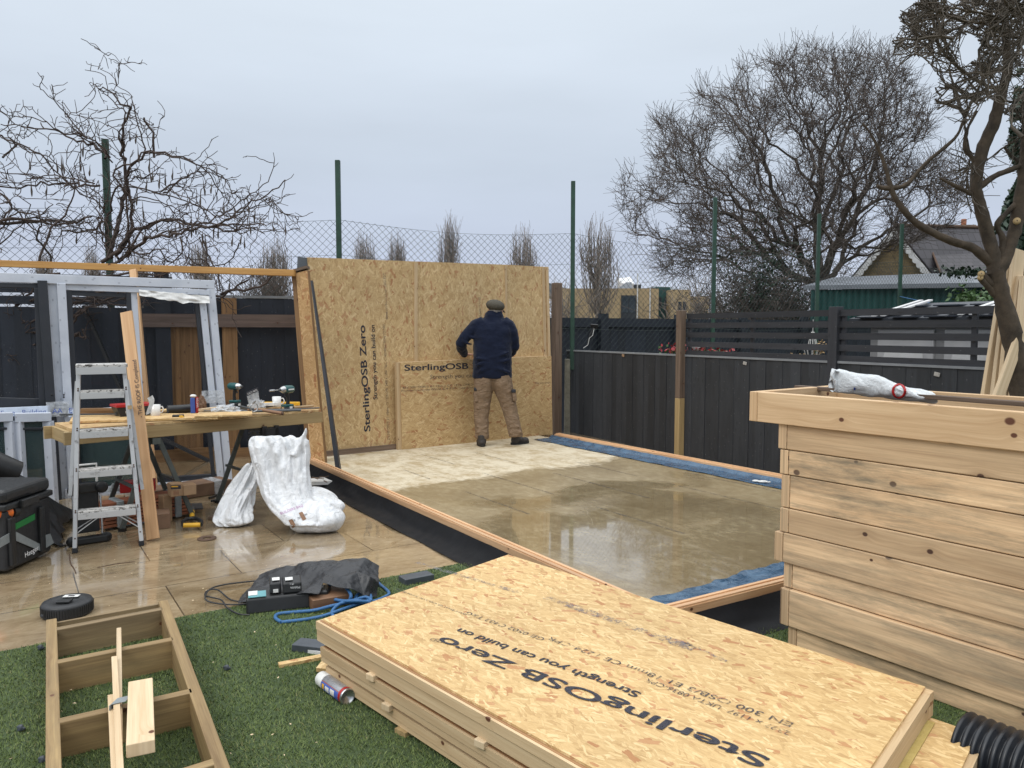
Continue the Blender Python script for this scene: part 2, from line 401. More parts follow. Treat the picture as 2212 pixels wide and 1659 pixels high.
def ink(name, c=(.035, .035, .048), cover=.62, sx=6, sy=90, ax=0):
    """worn roller print: broken up by streaks"""
    t = NT(name); v = t.coord('Object')
    f = t.noise(v, 75, 5, .8); g = t.noise(v, 9, 3, .6)
    a = t.math('ADD', t.math('MULTIPLY', f, .7), t.math('MULTIPLY', g, .3))
    al = t.math('MULTIPLY', t.rng(a, 1-cover-.08, 1-cover+.04, 0, 1), .88)
    tr = t.n('BsdfTransparent'); mx = t.n('MixShader'); t.L.new(al, mx.inputs[0]); t.L.new(tr.outputs[0], mx.inputs[1]); t.L.new(t.b.outputs[0], mx.inputs[2])
    t.L.new(mx.outputs[0], t.out.inputs[0]); t.set(Base_Color=c, Roughness=.7)
    return t.m
M = {}
M['osb_wall'] = osb('osb_wall', (.92, .95, .97), bias=math.pi/2, spread=2.0, cell=.125)
M['osb_low'] = osb('osb_low', (.90, .91, .90), bias=0, spread=2.0, cell=.125)
M['osb_top'] = osb('osb_top', (1.07, 1.08, 1.02), bias=0.0, spread=1.6, cell=.095)
M['osb_post'] = osb('osb_post', (.90, .82, .76), bias=math.pi/2, spread=2.4)
M['osb_edge'] = wood('osb_edge', (.36, .20, .09), (.20, .10, .045), grain=2, kd=.3)
M['pine'] = wood('pine', (.66, .47, .27), (.50, .31, .15), kd=.8)
M['pine_pale'] = wood('pine_pale', (.66, .52, .34), (.50, .36, .21), kd=.7)
M['pine_side'] = wood('pine_side', (.60, .45, .27), (.44, .30, .16), kd=1.1)
M['pine_gold'] = wood('pine_gold', (.52, .29, .09), (.36, .18, .05), kd=1.6)
M['plank'] = wood('plank', (.60, .38, .20), (.48, .27, .13), kd=.5)
M['sill'] = wood('sill', (.68, .44, .25), (.50, .28, .14), kd=1.0, wet=.2)
M['treated'] = wood('treated', (.34, .235, .105), (.17, .105, .045), kd=.9, stain=(.15, .11, .06), stain_amt=.5, ringy=.1)
M['treated_dark'] = wood('treated_dark', (.26, .19, .10), (.15, .10, .05), kd=.9, stain=(.11, .085, .05), stain_amt=.6)
M['sleeper'] = wood('sleeper', (.77, .55, .33), (.45, .295, .165), knot=(.075, .03, .018), kd=1.35, stain=(.19, .16, .11), stain_amt=.9, idvar=.20, ksz=.021, ringy=.08)
M['sleeper_cap'] = wood('sleeper_cap', (.68, .49, .295), (.48, .31, .165), knot=(.11, .04, .02), kd=1.7, idvar=.04, ksz=.022, ringy=.08)
M['old_wood'] = wood('old_wood', (.19, .13, .09), (.085, .058, .04), kd=1.0, rough=.7)
M['brown_fence'] = wood('brown_fence', (.26, .145, .06), (.13, .068, .028), kd=1.2)
M['grey_brown'] = wood('grey_brown', (.16, .115, .095), (.085, .06, .05), kd=1.0)
M['bench_edge'] = wood('bench_edge', (.42, .30, .14), (.28, .19, .085), kd=.9)
M['hardwood'] = wood('hardwood', (.24, .13, .07), (.15, .075, .04), kd=.2)
M['handle_wood'] = wood('handle_wood', (.46, .32, .17), (.34, .22, .11), kd=.1)
def darkfence(name, a, b, brown=.0):
    t = NT(name); uv = t.coord('UV'); sep = t.n('SeparateXYZ'); t.L.new(uv, sep.inputs[0])
    bid = t.math('ROUND', t.math('DIVIDE', sep.outputs[1], 3.0)); wn = t.n('TexWhiteNoise', noise_dimensions='1D'); t.L.new(bid, wn.inputs['W'])
    g = t.noise(t.mapping(uv, scale=(1.5, 60, 1)), 1, 5, .65, .4); h = t.noise(t.mapping(uv, scale=(2, 8, 1)), 1, 5, .7, .5)
    c = t.mix(t.rng(t.math('ADD', t.math('MULTIPLY', g, .6), t.math('MULTIPLY', h, .5)), .4, .75, 0, 1), a, b)
    c = t.vmath('SCALE', c, sc=t.rng(wn.outputs['Value'], 0, 1, .72, 1.3))
    kn = t.n('TexVoronoi', voronoi_dimensions='2D'); t.L.new(t.mapping(uv, scale=(3.1, 9, 1)), kn.inputs['Vector']); kn.inputs['Scale'].default_value = 1
    c = t.mix(t.rng(kn.outputs['Distance'], .10, .03, 0, .55), c, tuple(x*.4 for x in a))
    # scratches and pale bird marks
    sp = t.n('TexVoronoi', voronoi_dimensions='2D'); t.L.new(t.mapping(uv, scale=(5, 9, 1)), sp.inputs['Vector']); sp.inputs['Scale'].default_value = 1
    c = t.mix(t.rng(sp.outputs['Distance'], .045, .02, 0, .35), c, (.2, .2, .2))
    t.set(Base_Color=c, Roughness=t.rng(g, .3, .7, .52, .7)); t.bump(t.math('ADD', g, t.math('MULTIPLY', h, .4)), .4, .002)
    return t.m
M['fence_near'] = darkfence('fence_near', (.016, .018, .021), (.036, .039, .044))
M['fence_slat'] = darkfence('fence_slat', (.017, .018, .022), (.034, .036, .043))
M['fence_far'] = darkfence('fence_far', (.009, .013, .022), (.019, .025, .038))
M['fence_cap'] = plain('fence_cap', (.20, .21, .22), .4)
M['green_post'] = plain('green_post', (.018, .055, .036), .45, 0, .25, 9)
M['galv'] = plain('galv', (.14, .15, .16), .45, .7)
M['concrete'] = plain('concrete', (.16, .15, .115), .85, 0, .3, 12, .5)
M['membrane'] = plain('membrane', (.006, .0065, .008), .55, 0, .2, 5, .15, spec=.15)
M['rubber_black'] = plain('rubber_black', (.010, .0105, .012), .42, 0, .2, 9, .1)
M['pipe_black'] = plain('pipe_black', (.011, .013, .017), .34, 0, .15, 20)
M['plastic_black'] = plain('plastic_black', (.014, .015, .016), .38, 0, .25, 18, .1)
M['plastic_dark'] = plain('plastic_dark', (.016, .017, .019), .5, 0, .3, 25, .15)
M['anthracite'] = plain('anthracite', (.028, .032, .040), .42, 0, .1, 8)
M['green_tape'] = plain('green_tape', (.01, .16, .035), .45)
M['duct_tape'] = plain('duct_tape', (.24, .265, .27), .35, .15, .12, 30, .3)
M['teal_tool'] = plain('teal_tool', (.008, .075, .075), .35, 0, .15, 20)
M['yellow'] = plain('yellow', (.65, .36, .02), .45)
M['orange'] = plain('orange', (.75, .16, .02), .45)
M['red'] = plain('red', (.36, .012, .012), .42)
M['steel'] = plain('steel', (.52, .52, .52), .25, .9)
M['dark_steel'] = plain('dark_steel', (.10, .105, .11), .38, .7)
M['rust'] = plain('rust', (.10, .06, .04), .7, .3)
M['trestle'] = plain('trestle', (.075, .085, .078), .5, .3, .3, 12)
M['ceramic'] = plain('ceramic', (.72, .72, .70), .12, 0, .02, 5, coat=.5)
M['label_white'] = plain('label_white', (.68, .68, .66), .4, 0, .1, 60)
M['label_teal'] = plain('label_teal', (.12, .33, .36), .3)
M['blue_rope'] = plain('blue_rope', (.035, .13, .30), .45, 0, .3, 150, .6)
M['blue_ink'] = plain('blue_ink', (.05, .10, .38), .5)
M['pvc_blue_white'] = plain('pvc_blue_white', (.60, .68, .80), .35, 0, .1, 20)
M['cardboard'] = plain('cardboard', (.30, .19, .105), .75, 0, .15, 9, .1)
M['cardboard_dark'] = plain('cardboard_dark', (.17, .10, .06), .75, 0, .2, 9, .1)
M['terracotta'] = plain('terracotta', (.24, .085, .04), .6, 0, .3, 14)
M['concrete_pale'] = plain('concrete_pale', (.33, .31, .28), .7, 0, .2, 30)
M['skin'] = plain('skin', (.50, .27, .19), .5, 0, .1, 30)
M['hair'] = plain('hair', (.20, .18, .16), .8, 0, .3, 80, .5)
M['boot'] = plain('boot', (.035, .03, .028), .6, 0, .3, 30, .3)
M['boot_sole'] = plain('boot_sole', (.012, .012, .012), .7)
M['pocket_black'] = plain('pocket_black', (.018, .02, .025), .7)
M['foam_grey'] = plain('foam_grey', (.055, .065, .078), .45, 0, .15, 20)
M['silver_can'] = plain('silver_can', (.42, .43, .45), .28, .55, .1, 15)
M['beige_wall'] = plain('beige_wall', (.36, .27, .155), .85, 0, .12, .6)
M['white_paint'] = plain('white_paint', (.62, .62, .62), .5, 0, .1, 4)
M['window_dark'] = plain('window_dark', (.03, .04, .05), .12)
M['grey_roof'] = plain('grey_roof', (.14, .155, .175), .5, 0, .15, 1.5)
M['hut_green'] = plain('hut_green', (.013, .060, .055), .5, 0, .25, 2)
M['shed_grey'] = plain('shed_grey', (.30, .30, .305), .5, 0, .06, 2)
M['shed_panel'] = plain('shed_panel', (.52, .52, .53), .5, 0, .06, 2)
M['soil'] = plain('soil', (.05, .035, .025), .9, 0, .5, 20, .8)
M['leaf_red'] = plain('leaf_red', (.30, .02, .025), .5, 0, .4, 30)
M['leaf_green'] = plain('leaf_green', (.045, .095, .025), .5, 0, .5, 12)
M['ivy'] = plain('ivy', (.014, .034, .016), .4, 0, .5, 3)
M['dead_bloom'] = plain('dead_bloom', (.38, .26, .13), .8, 0, .4, 60)
M['bark_oak'] = plain('bark_oak', (.060, .050, .040), .9, 0, .45, 2.2)
M['bark_twig'] = plain('bark_twig', (.085, .068, .058), .9, 0, .3, 1.5)
M['bark_pop'] = plain('bark_pop', (.22, .185, .16), .9, 0, .25, .6)
M['bark_near'] = plain('bark_near', (.058, .042, .027), .85, 0, .5, 14, .8)
M['bark_crown'] = plain('bark_crown', (.080, .066, .050), .85, 0, .45, 6, .4)
M['vine'] = plain('vine', (.060, .043, .036), .85, 0, .4, 9, .3)
M['vine_pale'] = plain('vine_pale', (.13, .095, .06), .85, 0, .4, 9, .3)
M['pod'] = plain('pod', (.075, .06, .05), .7, 0, .3, 9)
M['wire'] = plain('wire', (.030, .045, .043), .5, .2, .3, 3)
M['blue_dpc'] = None
M['ink'] = ink('printed_ink', cover=.525)
M['ink_strong'] = ink('printed_ink_strong', cover=.535)
M['ink_faint'] = ink('printed_ink_faint', (.05, .05, .07), cover=.5)
M['scuff'] = ink('graphite', (.16, .15, .17), cover=.44)
M['ink_solid'] = plain('ink_solid', (.02, .02, .03), .6)
M['ink_white'] = plain('ink_white', (.75, .75, .75), .6)
M['ink_pink'] = plain('ink_pink', (.45, .22, .42), .6)
def mk():
    # wet porcelain paving
    t = NT('patio_tile'); v = t.coord('Object')
    br = t.n('TexBrick', offset=.5, squash=1); t.L.new(v, br.inputs['Vector']); br.inputs['Scale'].default_value = 1
    br.inputs['Mortar Size'].default_value = .004; br.inputs['Brick Width'].default_value = .9; br.inputs['Row Height'].default_value = .6; br.inputs['Bias'].default_value = 0; br.inputs['Mortar Smooth'].default_value = .1
    br.inputs['Color1'].default_value = (0, 0, 0, 1); br.inputs['Color2'].default_value = (1, 1, 1, 1); br.inputs['Mortar'].default_value = (.5, .5, .5, 1)
    st = t.noise(t.mapping(v, scale=(1.0, 2.2, 1)), 2.6, 10, .76, .9); s2 = t.noise(v, 1.1, 4, .6); s3 = t.noise(t.mapping(v, scale=(2, 4.5, 1)), 9, 6, .75)
    f = t.math('ADD', t.math('MULTIPLY', st, .75), t.math('MULTIPLY', s3, .3))
    c = t.ramp(f, [(.32, (.11, .075, .042)), (.45, (.26, .19, .11)), (.56, (.37, .285, .175)), (.72, (.50, .41, .28))])
    c = t.mix(t.rng(s2, .38, .66, 0, .6), c, (.17, .115, .062)); c = t.mix(.14, c, br.outputs['Color'], 'OVERLAY')
    c = t.mix(t.math('MULTIPLY', br.outputs['Fac'], .9), c, (.045, .032, .02))
    film = t.noise(v, 2.2, 3, .5, .3)
    t.set(Base_Color=c, Roughness=t.rng(film, .36, .66, .05, .25), Specular_IOR_Level=.7, Coat_Weight=t.rng(film, .42, .66, 1.0, .3), Coat_Roughness=.05)
    t.bump(t.math('ADD', t.math('MULTIPLY', st, t.rng(film, .4, .6, .15, .6)), t.math('MULTIPLY', br.outputs['Fac'], -1.4)), .12, .003); M['patio'] = t.m
    # chipboard deck, pale and drying at the back, under standing water in front
    t = NT('deck_board'); v = t.coord('Object'); sp = t.n('SeparateXYZ'); t.L.new(v, sp.inputs[0]); X, Yc = sp.outputs[0], sp.outputs[1]
    fine = t.noise(v, 130, 4, .8); med = t.noise(t.mapping(v, scale=(1.6, 1, 1)), 9, 5, .7); lo = t.noise(v, 1.6, 4, .6, .4)
    wet = t.math('ADD', t.math('MULTIPLY', t.math('ADD', Yc, t.math('MULTIPLY', X, -.07)), 1.0), t.math('MULTIPLY', t.math('SUBTRACT', lo, .5), .8))
    wet = t.math('ADD', wet, t.math('MULTIPLY', t.math('SUBTRACT', med, .5), .45))
    wm = t.rng(wet, -2.12, -2.26, 0, 1)          # 1 = wet (towards the camera)
    patch = t.noise(t.mapping(v, loc=(4, 2, 0), scale=(1.5, 1, 1)), 3.3, 9, .82, .25)
    dry = t.mix(t.rng(patch, .44, .62, 0, 1), (.62, .55, .41), (.36, .27, .145))
    dry = t.mix(t.rng(fine, .35, .7, 0, .25), dry, (.30, .23, .13))
    wc = t.mix(t.rng(fine, .36, .64, 0, 1), (.33, .255, .145), (.175, .128, .062)); wc = t.mix(t.rng(med, .45, .7, 0, .7), wc, (.42, .35, .22)); wc = t.mix(t.rng(lo, .4, .65, 0, .55), wc, (.17, .12, .055))
    c = t.mix(wm, dry, wc)
    # board joints
    fr = t.math('FRACT', t.math('DIVIDE', t.math('ADD', X, 10), .6)); jn = t.math('LESS_THAN', fr, .0055)
    fy = t.math('FRACT', t.math('DIVIDE', t.math('ADD', Yc, 11.3), 2.4)); j2 = t.math('LESS_THAN', fy, .0016)
    c = t.mix(t.math('MULTIPLY', t.math('MAXIMUM', jn, j2), .6), c, (.05, .035, .015))
    pn = t.noise(v, .8, 3, .5, .5)
    gx = t.math('ABSOLUTE', t.math('SUBTRACT', X, 1.25)); reg = t.math('MULTIPLY', t.rng(gx, .7, 1.9, 1, -.35), t.rng(Yc, -2.3, -3.9, -.2, 1)); pool = t.math('MULTIPLY', t.rng(t.math('ADD', t.math('MULTIPLY', reg, .36), pn), .62, .76, 0, 1), wm)
    ro = t.math('SUBTRACT', .65, t.math('MULTIPLY', wm, .27)); ro = t.math('SUBTRACT', ro, t.math('MULTIPLY', pool, .30))
    t.set(Base_Color=c, Roughness=t.math('MAXIMUM', ro, .035), Specular_IOR_Level=.6, Coat_Weight=t.math('MULTIPLY', pool, .8), Coat_Roughness=.03)
    t.bump(t.math('MULTIPLY', t.math('ADD', fine, med), t.math('SUBTRACT', 1.0, t.math('MULTIPLY', pool, .97))), .25, .002); M['deck'] = t.m
    # turf base and blades
    t = NT('turf_base'); v = t.coord('Object')
    t.set(Base_Color=t.mix(t.noise(v, 60, 3), (.028, .048, .016), (.06, .088, .032)), Roughness=.9); M['turf_base'] = t.m
    t = NT('turf_blade'); uv = t.coord('UV'); sp = t.n('SeparateXYZ'); t.L.new(uv, sp.inputs[0])
    c = t.ramp(sp.outputs[0], [(0, (.070, .105, .030)), (.45, (.115, .160, .050)), (.8, (.165, .21, .075)), (1, (.23, .22, .10))])
    t.set(Base_Color=c, Roughness=.6, Specular_IOR_Level=.15); M['turf'] = t.m
    t = NT('earth'); v = t.coord('Object')
    t.set(Base_Color=t.mix(t.noise(v, .8, 5), (.045, .06, .025), (.08, .065, .04)), Roughness=.95); M['earth'] = t.m
    # blue damp proof sheet
    t = NT('blue_sheet'); v = t.coord('Object'); f = t.noise(t.mapping(v, scale=(1, 1, 1)), 7, 5, .7, .6)
    t.set(Base_Color=t.mix(t.rng(f, .35, .65, 0, 1), (.022, .060, .115), (.070, .140, .225)), Roughness=t.rng(f, .35, .65, .12, .45)); t.bump(f, .6, .02); M['blue_dpc'] = t.m
    # woven white rubble bag
    t = NT('bag_white'); v = t.coord('Object'); f = t.noise(v, 9, 5, .65); g = t.noise(v, 3, 6, .75, .4)
    c = t.mix(t.rng(f, .3, .7, 0, 1), (.66, .68, .70), (.78, .79, .80)); c = t.mix(t.rng(g, .58, .74, 0, .7), c, (.34, .31, .27))
    t.set(Base_Color=c, Roughness=.42, Subsurface_Weight=.0)
    cr = t.noise(t.mapping(v, scale=(2.2, 2.2, .6)), 5, 6, .62, 1.8)
    t.bump(t.math('ADD', cr, t.math('MULTIPLY', t.noise(v, 28, 4, .6), .25)), .9, .035); M['bag'] = t.m
    t = NT('clear_plastic'); v = t.coord('Object'); t.set(Base_Color=(.62, .65, .68), Roughness=.2, Alpha=t.rng(t.noise(v, 22, 5, .7, .5), .35, .65, .3, .85)); t.bump(t.noise(v, 30, 5, .7, .8), .8, .01); M['clear'] = t.m
    t = NT('carrier_plastic'); v = t.coord('Object'); t.set(Base_Color=t.mix(t.noise(v, 6, 3), (.60, .64, .66), (.74, .77, .79)), Roughness=.3); t.bump(t.noise(v, 11, 6, .7, 1.0), .8, .03); M['carrier'] = t.m
    t = NT('tarp_black'); v = t.coord('Object')
    dr = t.n('TexVoronoi'); t.L.new(v, dr.inputs['Vector']); dr.inputs['Scale'].default_value = 95
    g = t.noise(v, 8, 3); wetm = t.math('MULTIPLY', t.rng(dr.outputs['Distance'], .38, .26, 0, 1), t.rng(g, .42, .55, 0, 1))
    t.set(Base_Color=t.mix(wetm, (.018, .019, .022), (.008, .009, .010)), Roughness=t.math('SUBTRACT', .42, t.math('MULTIPLY', wetm, .33)))
    t.bump(t.math('ADD', wetm, t.math('MULTIPLY', t.noise(v, 200, 2), .3)), .5, .002); M['tarp'] = t.m
    # glass
    t = NT('glass'); t.set(Base_Color=(.006, .008, .010), Roughness=.02, Alpha=.12, Specular_IOR_Level=.3); M['glass'] = t.m
    t = NT('glass_wet'); v = t.coord('Object')
    vo = t.n('TexVoronoi'); t.L.new(v, vo.inputs['Vector']); vo.inputs['Scale'].default_value = 70
    t.set(Base_Color=(.05, .085, .085), Roughness=.12, Alpha=.6); t.bump(t.rng(vo.outputs['Distance'], .2, .4, 1, 0), .5, .003); M['glass_wet'] = t.m
    # pvc profile wrapped in printed protective film
    t = NT('upvc_film'); v = t.coord('UV'); f = t.noise(t.coord('Object'), 7, 4)
    c = t.mix(t.rng(f, .3, .7, 0, 1), (.50, .54, .61), (.60, .64, .71))
    vo = t.n('TexVoronoi', voronoi_dimensions='2D'); t.L.new(t.mapping(v, scale=(7, 11, 1)), vo.inputs['Vector']); vo.inputs['Scale'].default_value = 1
    c = t.mix(t.rng(vo.outputs['Distance'], .10, .05, 0, .5), c, (.2, .22, .27))
    t.set(Base_Color=c, Roughness=.3); M['upvc'] = t.m
    # weathered aluminium ladder with grime on the treads
    t = NT('ladder_alu'); v = t.coord('Object'); f = t.noise(v, 14, 5, .7)
    t.set(Base_Color=t.mix(t.rng(f, .58, .72, 0, .8), (.52, .53, .54), (.14, .13, .12)), Roughness=.38, Metallic=.35); M['ladder'] = t.m
    t = NT('ladder_tread'); v = t.coord('Object'); f = t.noise(t.mapping(v, scale=(1, 2.2, 2.2)), 22, 6, .75, .4)
    t.set(Base_Color=t.mix(t.rng(f, .50, .58, 0, 1), (.52, .51, .49), (.035, .03, .025)), Roughness=.5, Metallic=.1); t.bump(f, .3, .003); M['tread'] = t.m
    # knitted navy jumper
    t = NT('navy_knit'); v = t.coord('Object'); f = t.noise(v, 5, 4, .6)
    t.set(Base_Color=t.mix(f, (.004, .007, .019), (.009, .014, .034)), Roughness=.95, Specular_IOR_Level=.15, Sheen_Weight=.12, Sheen_Roughness=.5)
    t.bump(t.math('ADD', t.noise(v, 300, 2), t.math('MULTIPLY', t.noise(t.mapping(v, scale=(1, 1, 2.4)), 9, 3, .5, .8), 3)), .45, .006); M['navy'] = t.m
    t = NT('khaki'); v = t.coord('Object'); f = t.noise(v, 6, 5, .6)
    t.set(Base_Color=t.mix(f, (.17, .115, .072), (.26, .185, .125)), Roughness=.9, Specular_IOR_Level=.2)
    t.bump(t.noise(t.mapping(v, scale=(1, 1, 2.2)), 9, 5, .6, 1.3), .9, .03); M['khaki'] = t.m
    t = NT('tweed'); v = t.coord('Object'); f = t.noise(v, 90, 3, .8); g = t.n('TexChecker'); t.L.new(v, g.inputs[0]); g.inputs['Scale'].default_value = 40
    t.set(Base_Color=t.mix(f, (.03, .03, .022), (.095, .08, .06)), Roughness=.95); t.bump(f, .5, .003); M['tweed'] = t.m
    # brick gable and slate
    t = NT('yellow_brick'); v = t.coord('UV'); br = t.n('TexBrick'); t.L.new(v, br.inputs['Vector']); br.inputs['Scale'].default_value = 1
    br.inputs['Brick Width'].default_value = .225; br.inputs['Row Height'].default_value = .075; br.inputs['Mortar Size'].default_value = .010
    br.inputs['Color1'].default_value = (.25, .18, .085, 1); br.inputs['Color2'].default_value = (.15, .11, .055, 1); br.inputs['Mortar'].default_value = (.13, .11, .08, 1)
    t.set(Base_Color=t.mix(t.rng(t.noise(v, 1.5, 4), .3, .7, 0, .4), br.outputs['Color'], (.12, .10, .06)), Roughness=.9); M['brick'] = t.m
    t = NT('slate'); v = t.coord('UV'); br = t.n('TexBrick'); t.L.new(v, br.inputs['Vector']); br.inputs['Scale'].default_value = 1
    br.inputs['Brick Width'].default_value = .32; br.inputs['Row Height'].default_value = .26; br.inputs['Mortar Size'].default_value = .022; br.inputs['Mortar Smooth'].default_value = .6
    br.inputs['Color1'].default_value = (.050, .045, .053, 1); br.inputs['Color2'].default_value = (.032, .029, .035, 1); br.inputs['Mortar'].default_value = (.009, .008, .009, 1)
    t.set(Base_Color=br.outputs['Color'], Roughness=.5); t.bump(br.outputs['Fac'], -.6, .03); M['slate'] = t.m
    t = NT('insul_yellow'); v = t.coord('Object'); f = t.noise(t.mapping(v, scale=(1, 1, 1)), 18, 6, .75, .6)
    t.set(Base_Color=t.mix(f, (.34, .25, .06), (.58, .46, .18)), Roughness=.9); t.bump(f, .8, .01); M['insul'] = t.m
mk()
# ---------------------------------------------------------------- site axes
LA = Vector((.548, -.836, 0)).normalized()          # along the deck's long sides, towards the camera
WA = Vector((.836, .548, 0)).normalized()           # across the deck
UP = Vector((0, 0, 1))
def V2(p, z): return Vector((p[0], p[1], z))
def isect(p, d, q, e):
    den = d.x*e.y-d.y*e.x; t = ((q.x-p.x)*e.y-(q.y-p.y)*e.x)/den; return p+d*t
# ---------------------------------------------------------------- ground, patio, turf
g = MB(); g.add([(-400, -60, -.03), (400, -60, -.03), (400, 900, -.03), (-400, 900, -.03)], [(0, 1, 2, 3)], [[(0, 0)]*4])
tag(g.build('ground', M['earth']), kind='structure')
e0 = gz(-120, 1432); e1 = gz(1010, 1215); ed = (e1-e0).normalized()         # edge between paving and turf
pa = e0-ed*3; pb = e0+ed*9
P = MB(); nrm = Vector((-ed.y, ed.x, 0))
if nrm.y < 0: nrm = -nrm
def flat(name, poly, z, mat, ax):
    """sheet with object axes turned to ax"""
    o = Vector((poly[0][0], poly[0][1], z)); ang = math.atan2(ax.y, ax.x); mt = Matrix.Translation(o)@Matrix.Rotation(ang, 4, 'Z'); iv = mt.inverted()
    q = MB(); q.add([iv@Vector((p[0], p[1], z)) for p in poly], [tuple(range(len(poly)))], [[(0, 0)]*len(poly)]); ob = q.build(name, mat); ob.matrix_world = mt
    ob.location = o; ob.rotation_euler = (0, 0, ang); return ob
pat = flat('paving', [pa, pb, pb+nrm*9, pa+nrm*9], 0.0, M['patio'], ed)
tag(pat, kind='structure')
tf = flat('turf_base', [pa+nrm*.0, pb+nrm*.0, pb-nrm*8, pa-nrm*8], .004, M['turf_base'], ed); tag(tf, kind='structure')
def turf():
    n = 420000
    # positions spread over the visible lawn, denser near the camera
    y = 1.5+3.9*NR.random(n)**1.25; x = (NR.random(n)*2-1)*(.75*y+.3)
    dx = x-e0.x; dy = y-e0.y; side = dx*nrm.x+dy*nrm.y
    clump = np.sin(x*9+np.sin(y*7)*2)*np.sin(y*11+np.cos(x*8))
    ok = (side < -.003)&(y > 1.4)
    x, y, side, clump = x[ok], y[ok], side[ok], clump[ok]; n = len(x)
    a = NR.random(n)*math.tau; h = .010+.008*NR.random(n); ln = .005+.010*NR.random(n); wd = .0011+.0009*y/3.5
    ldx = np.cos(a+NR.normal(0, .5, n)+clump)*ln; ldy = np.sin(a+NR.normal(0, .5, n)+clump)*ln
    px, py = -np.sin(a)*wd, np.cos(a)*wd; z0 = np.full(n, .004)
    V = np.stack([np.stack([x-px, y-py, z0], 1), np.stack([x+px, y+py, z0], 1), np.stack([x+ldx, y+ldy, h], 1)], 1).reshape(-1, 3)
    F = np.arange(n*3).reshape(-1, 3); u = np.clip(NR.random(n)*.85+clump*.10+.05, 0, 1); u[NR.random(n) < .012] = 1
    UV = np.repeat(np.stack([u, np.zeros(n)], 1), 3, 0)
    o = npmesh('turf', V, F, M['turf'], UV=UV); tag(o, 'short green artificial grass with flattened blades', 'grass', kind='stuff')
turf()
# ---------------------------------------------------------------- garden room base
FZ, SZ = .09, .15
bl0 = gz(705, 1000, SZ); bl1 = gz(1245, 1230, SZ); dl = (bl1-bl0).normalized()
br0 = gz(1195, 937, SZ); br1 = gz(1690, 1030, SZ); dr = (br1-br0).normalized()
fr0 = gz(1470, 1297, SZ); fr1 = gz(1700, 1240, SZ); df = (fr1-fr0).normalized()
bk0 = gz(700, 985, FZ); bk1 = at(1192, 930, 10.86); bk1.z = FZ; db = (bk1-bk0).normalized()
Ac = isect(bl0, dl, bk0, db); Bc = isect(br0, dr, bk0, db); Cc = isect(br0, dr, fr0, df); Dc = isect(bl0, dl, fr0, df)
base = empty('garden_room_base', V2(Ac, 0), 'low timber base with wet board floor, blue damp proof strips and black membrane skirt', 'floor base')
def deckfloor():
    pts = [V2(p, FZ) for p in (Dc, Cc, Bc, Ac)]
    ob = flat('floor_board', [Ac, Dc, Cc, Bc], FZ, M['deck'], WA); setpar(ob, base)
deckfloor()
nb = Vector((-db.y, db.x, 0))                       # away from camera
def sill(p, q, inn, name='sill'):
    """timber plate with a raised tongue, groove line; inn points to the inside of the base"""
    m = MB(); p = V2(p, 0); q = V2(q, 0); m.box(p-inn*.045+UP*.115, q-inn*.045+UP*.115, .09, .07)
    s = m.build(name, M['sill'], base)
    k = MB(); k.box(p-inn*.030+UP*.154, q-inn*.030+UP*.154, .018, .010); k.box(p-inn*.070+UP*.154, q-inn*.070+UP*.154, .026, .010); k.build('batten', M['sill'], s)
    return s
sill(Ac-dl*.0, Dc, WA); sill(Bc+dr*.48, Cc+dr*.1, -WA); sill(Dc+df*.0, Cc-df*.0, -LA)
def skirt(name, p, q, out, top, foot, seed):
    def f(a, b):
        c = V2(p, 0).lerp(V2(q, 0), a); t = b
        wv = .012*mnoise.noise(Vector((a*14, b*3, seed)))+.02*mnoise.noise(Vector((a*5, 2, seed)))*b
        z = top*(1-t)**2.2+.006+wv*(.3+t)*.6
        return c+out*(foot*t+.10+wv)+UP*max(z, .006)
    m = MB(); m.grid(f, 70, 12); return m.build(name, M['membrane'], base)
skirt('membrane_skirt', Ac-dl*.02, Dc+dl*.1, -WA, .11, .19, 3); skirt('membrane_skirt', Dc-df*.2, Cc+df*.6, LA, .11, .2, 7)
def bluestrip(p, q, inn, w0, w1, seed, amp=1):
    def f(a, b):
        c = V2(p, FZ).lerp(V2(q, FZ), a); n1 = mnoise.noise(Vector((a*18, seed, 0))); wd = lerp(w0, w1, a)+.035*n1*b
        z = .004+max(0, .035*(1-b*6))+.012*amp*abs(mnoise.noise(Vector((a*26, b*7, seed))))+(.012*max(0, mnoise.noise(Vector((a*40, seed, 4)))) if b > .85 else 0)
        return c+inn*(wd*b+.002)+UP*z
    m = MB(); m.grid(f, 140, 14); return m.build('blue_membrane', M['blue_dpc'], base)
bluestrip(Bc+dr*.42, Cc, -WA, .30, .24, 1, .8); bluestrip(Dc+df*.1, Cc, -LA, .20, .46, 5, 1.2); bluestrip(Ac+dl*3.4, Dc, WA, .01, .10, 9)
def dashes():
    m = MB()
    # worn printed strips running along the boards
    for (x0, y0, x1, y1) in ((1400, 1017, 1450, 1058), (1440, 1085, 1630, 1153), (1240, 1123, 1310, 1160), (1330, 1090, 1590, 1152), (1690, 1160, 1800, 1210), (1150, 1030, 1170, 1040), (1240, 1010, 1260, 1018)):
        pass
    for a, s0, s1 in ((.62, 1.3, 1.9), (1.22, .5, 1.3), (1.22, 1.9, 3.1), (1.82, .7, 1.6), (1.82, 2.3, 3.7), (2.42, 1.9, 2.9), (2.42, 3.3, 4.6), (2.98, 3.0, 4.2), (.62, 2.6, 3.6), (1.22, 3.7, 4.7)):
        text('C4 P6 18mm 2400x600 MOISTURE RESISTANT FLOORING', V2(Ac+LA*s0+WA*(a+.012), FZ), LA, -WA*-1, .034, M['ink'], 'printed_lettering', base, width=(s1-s0))
dashes()

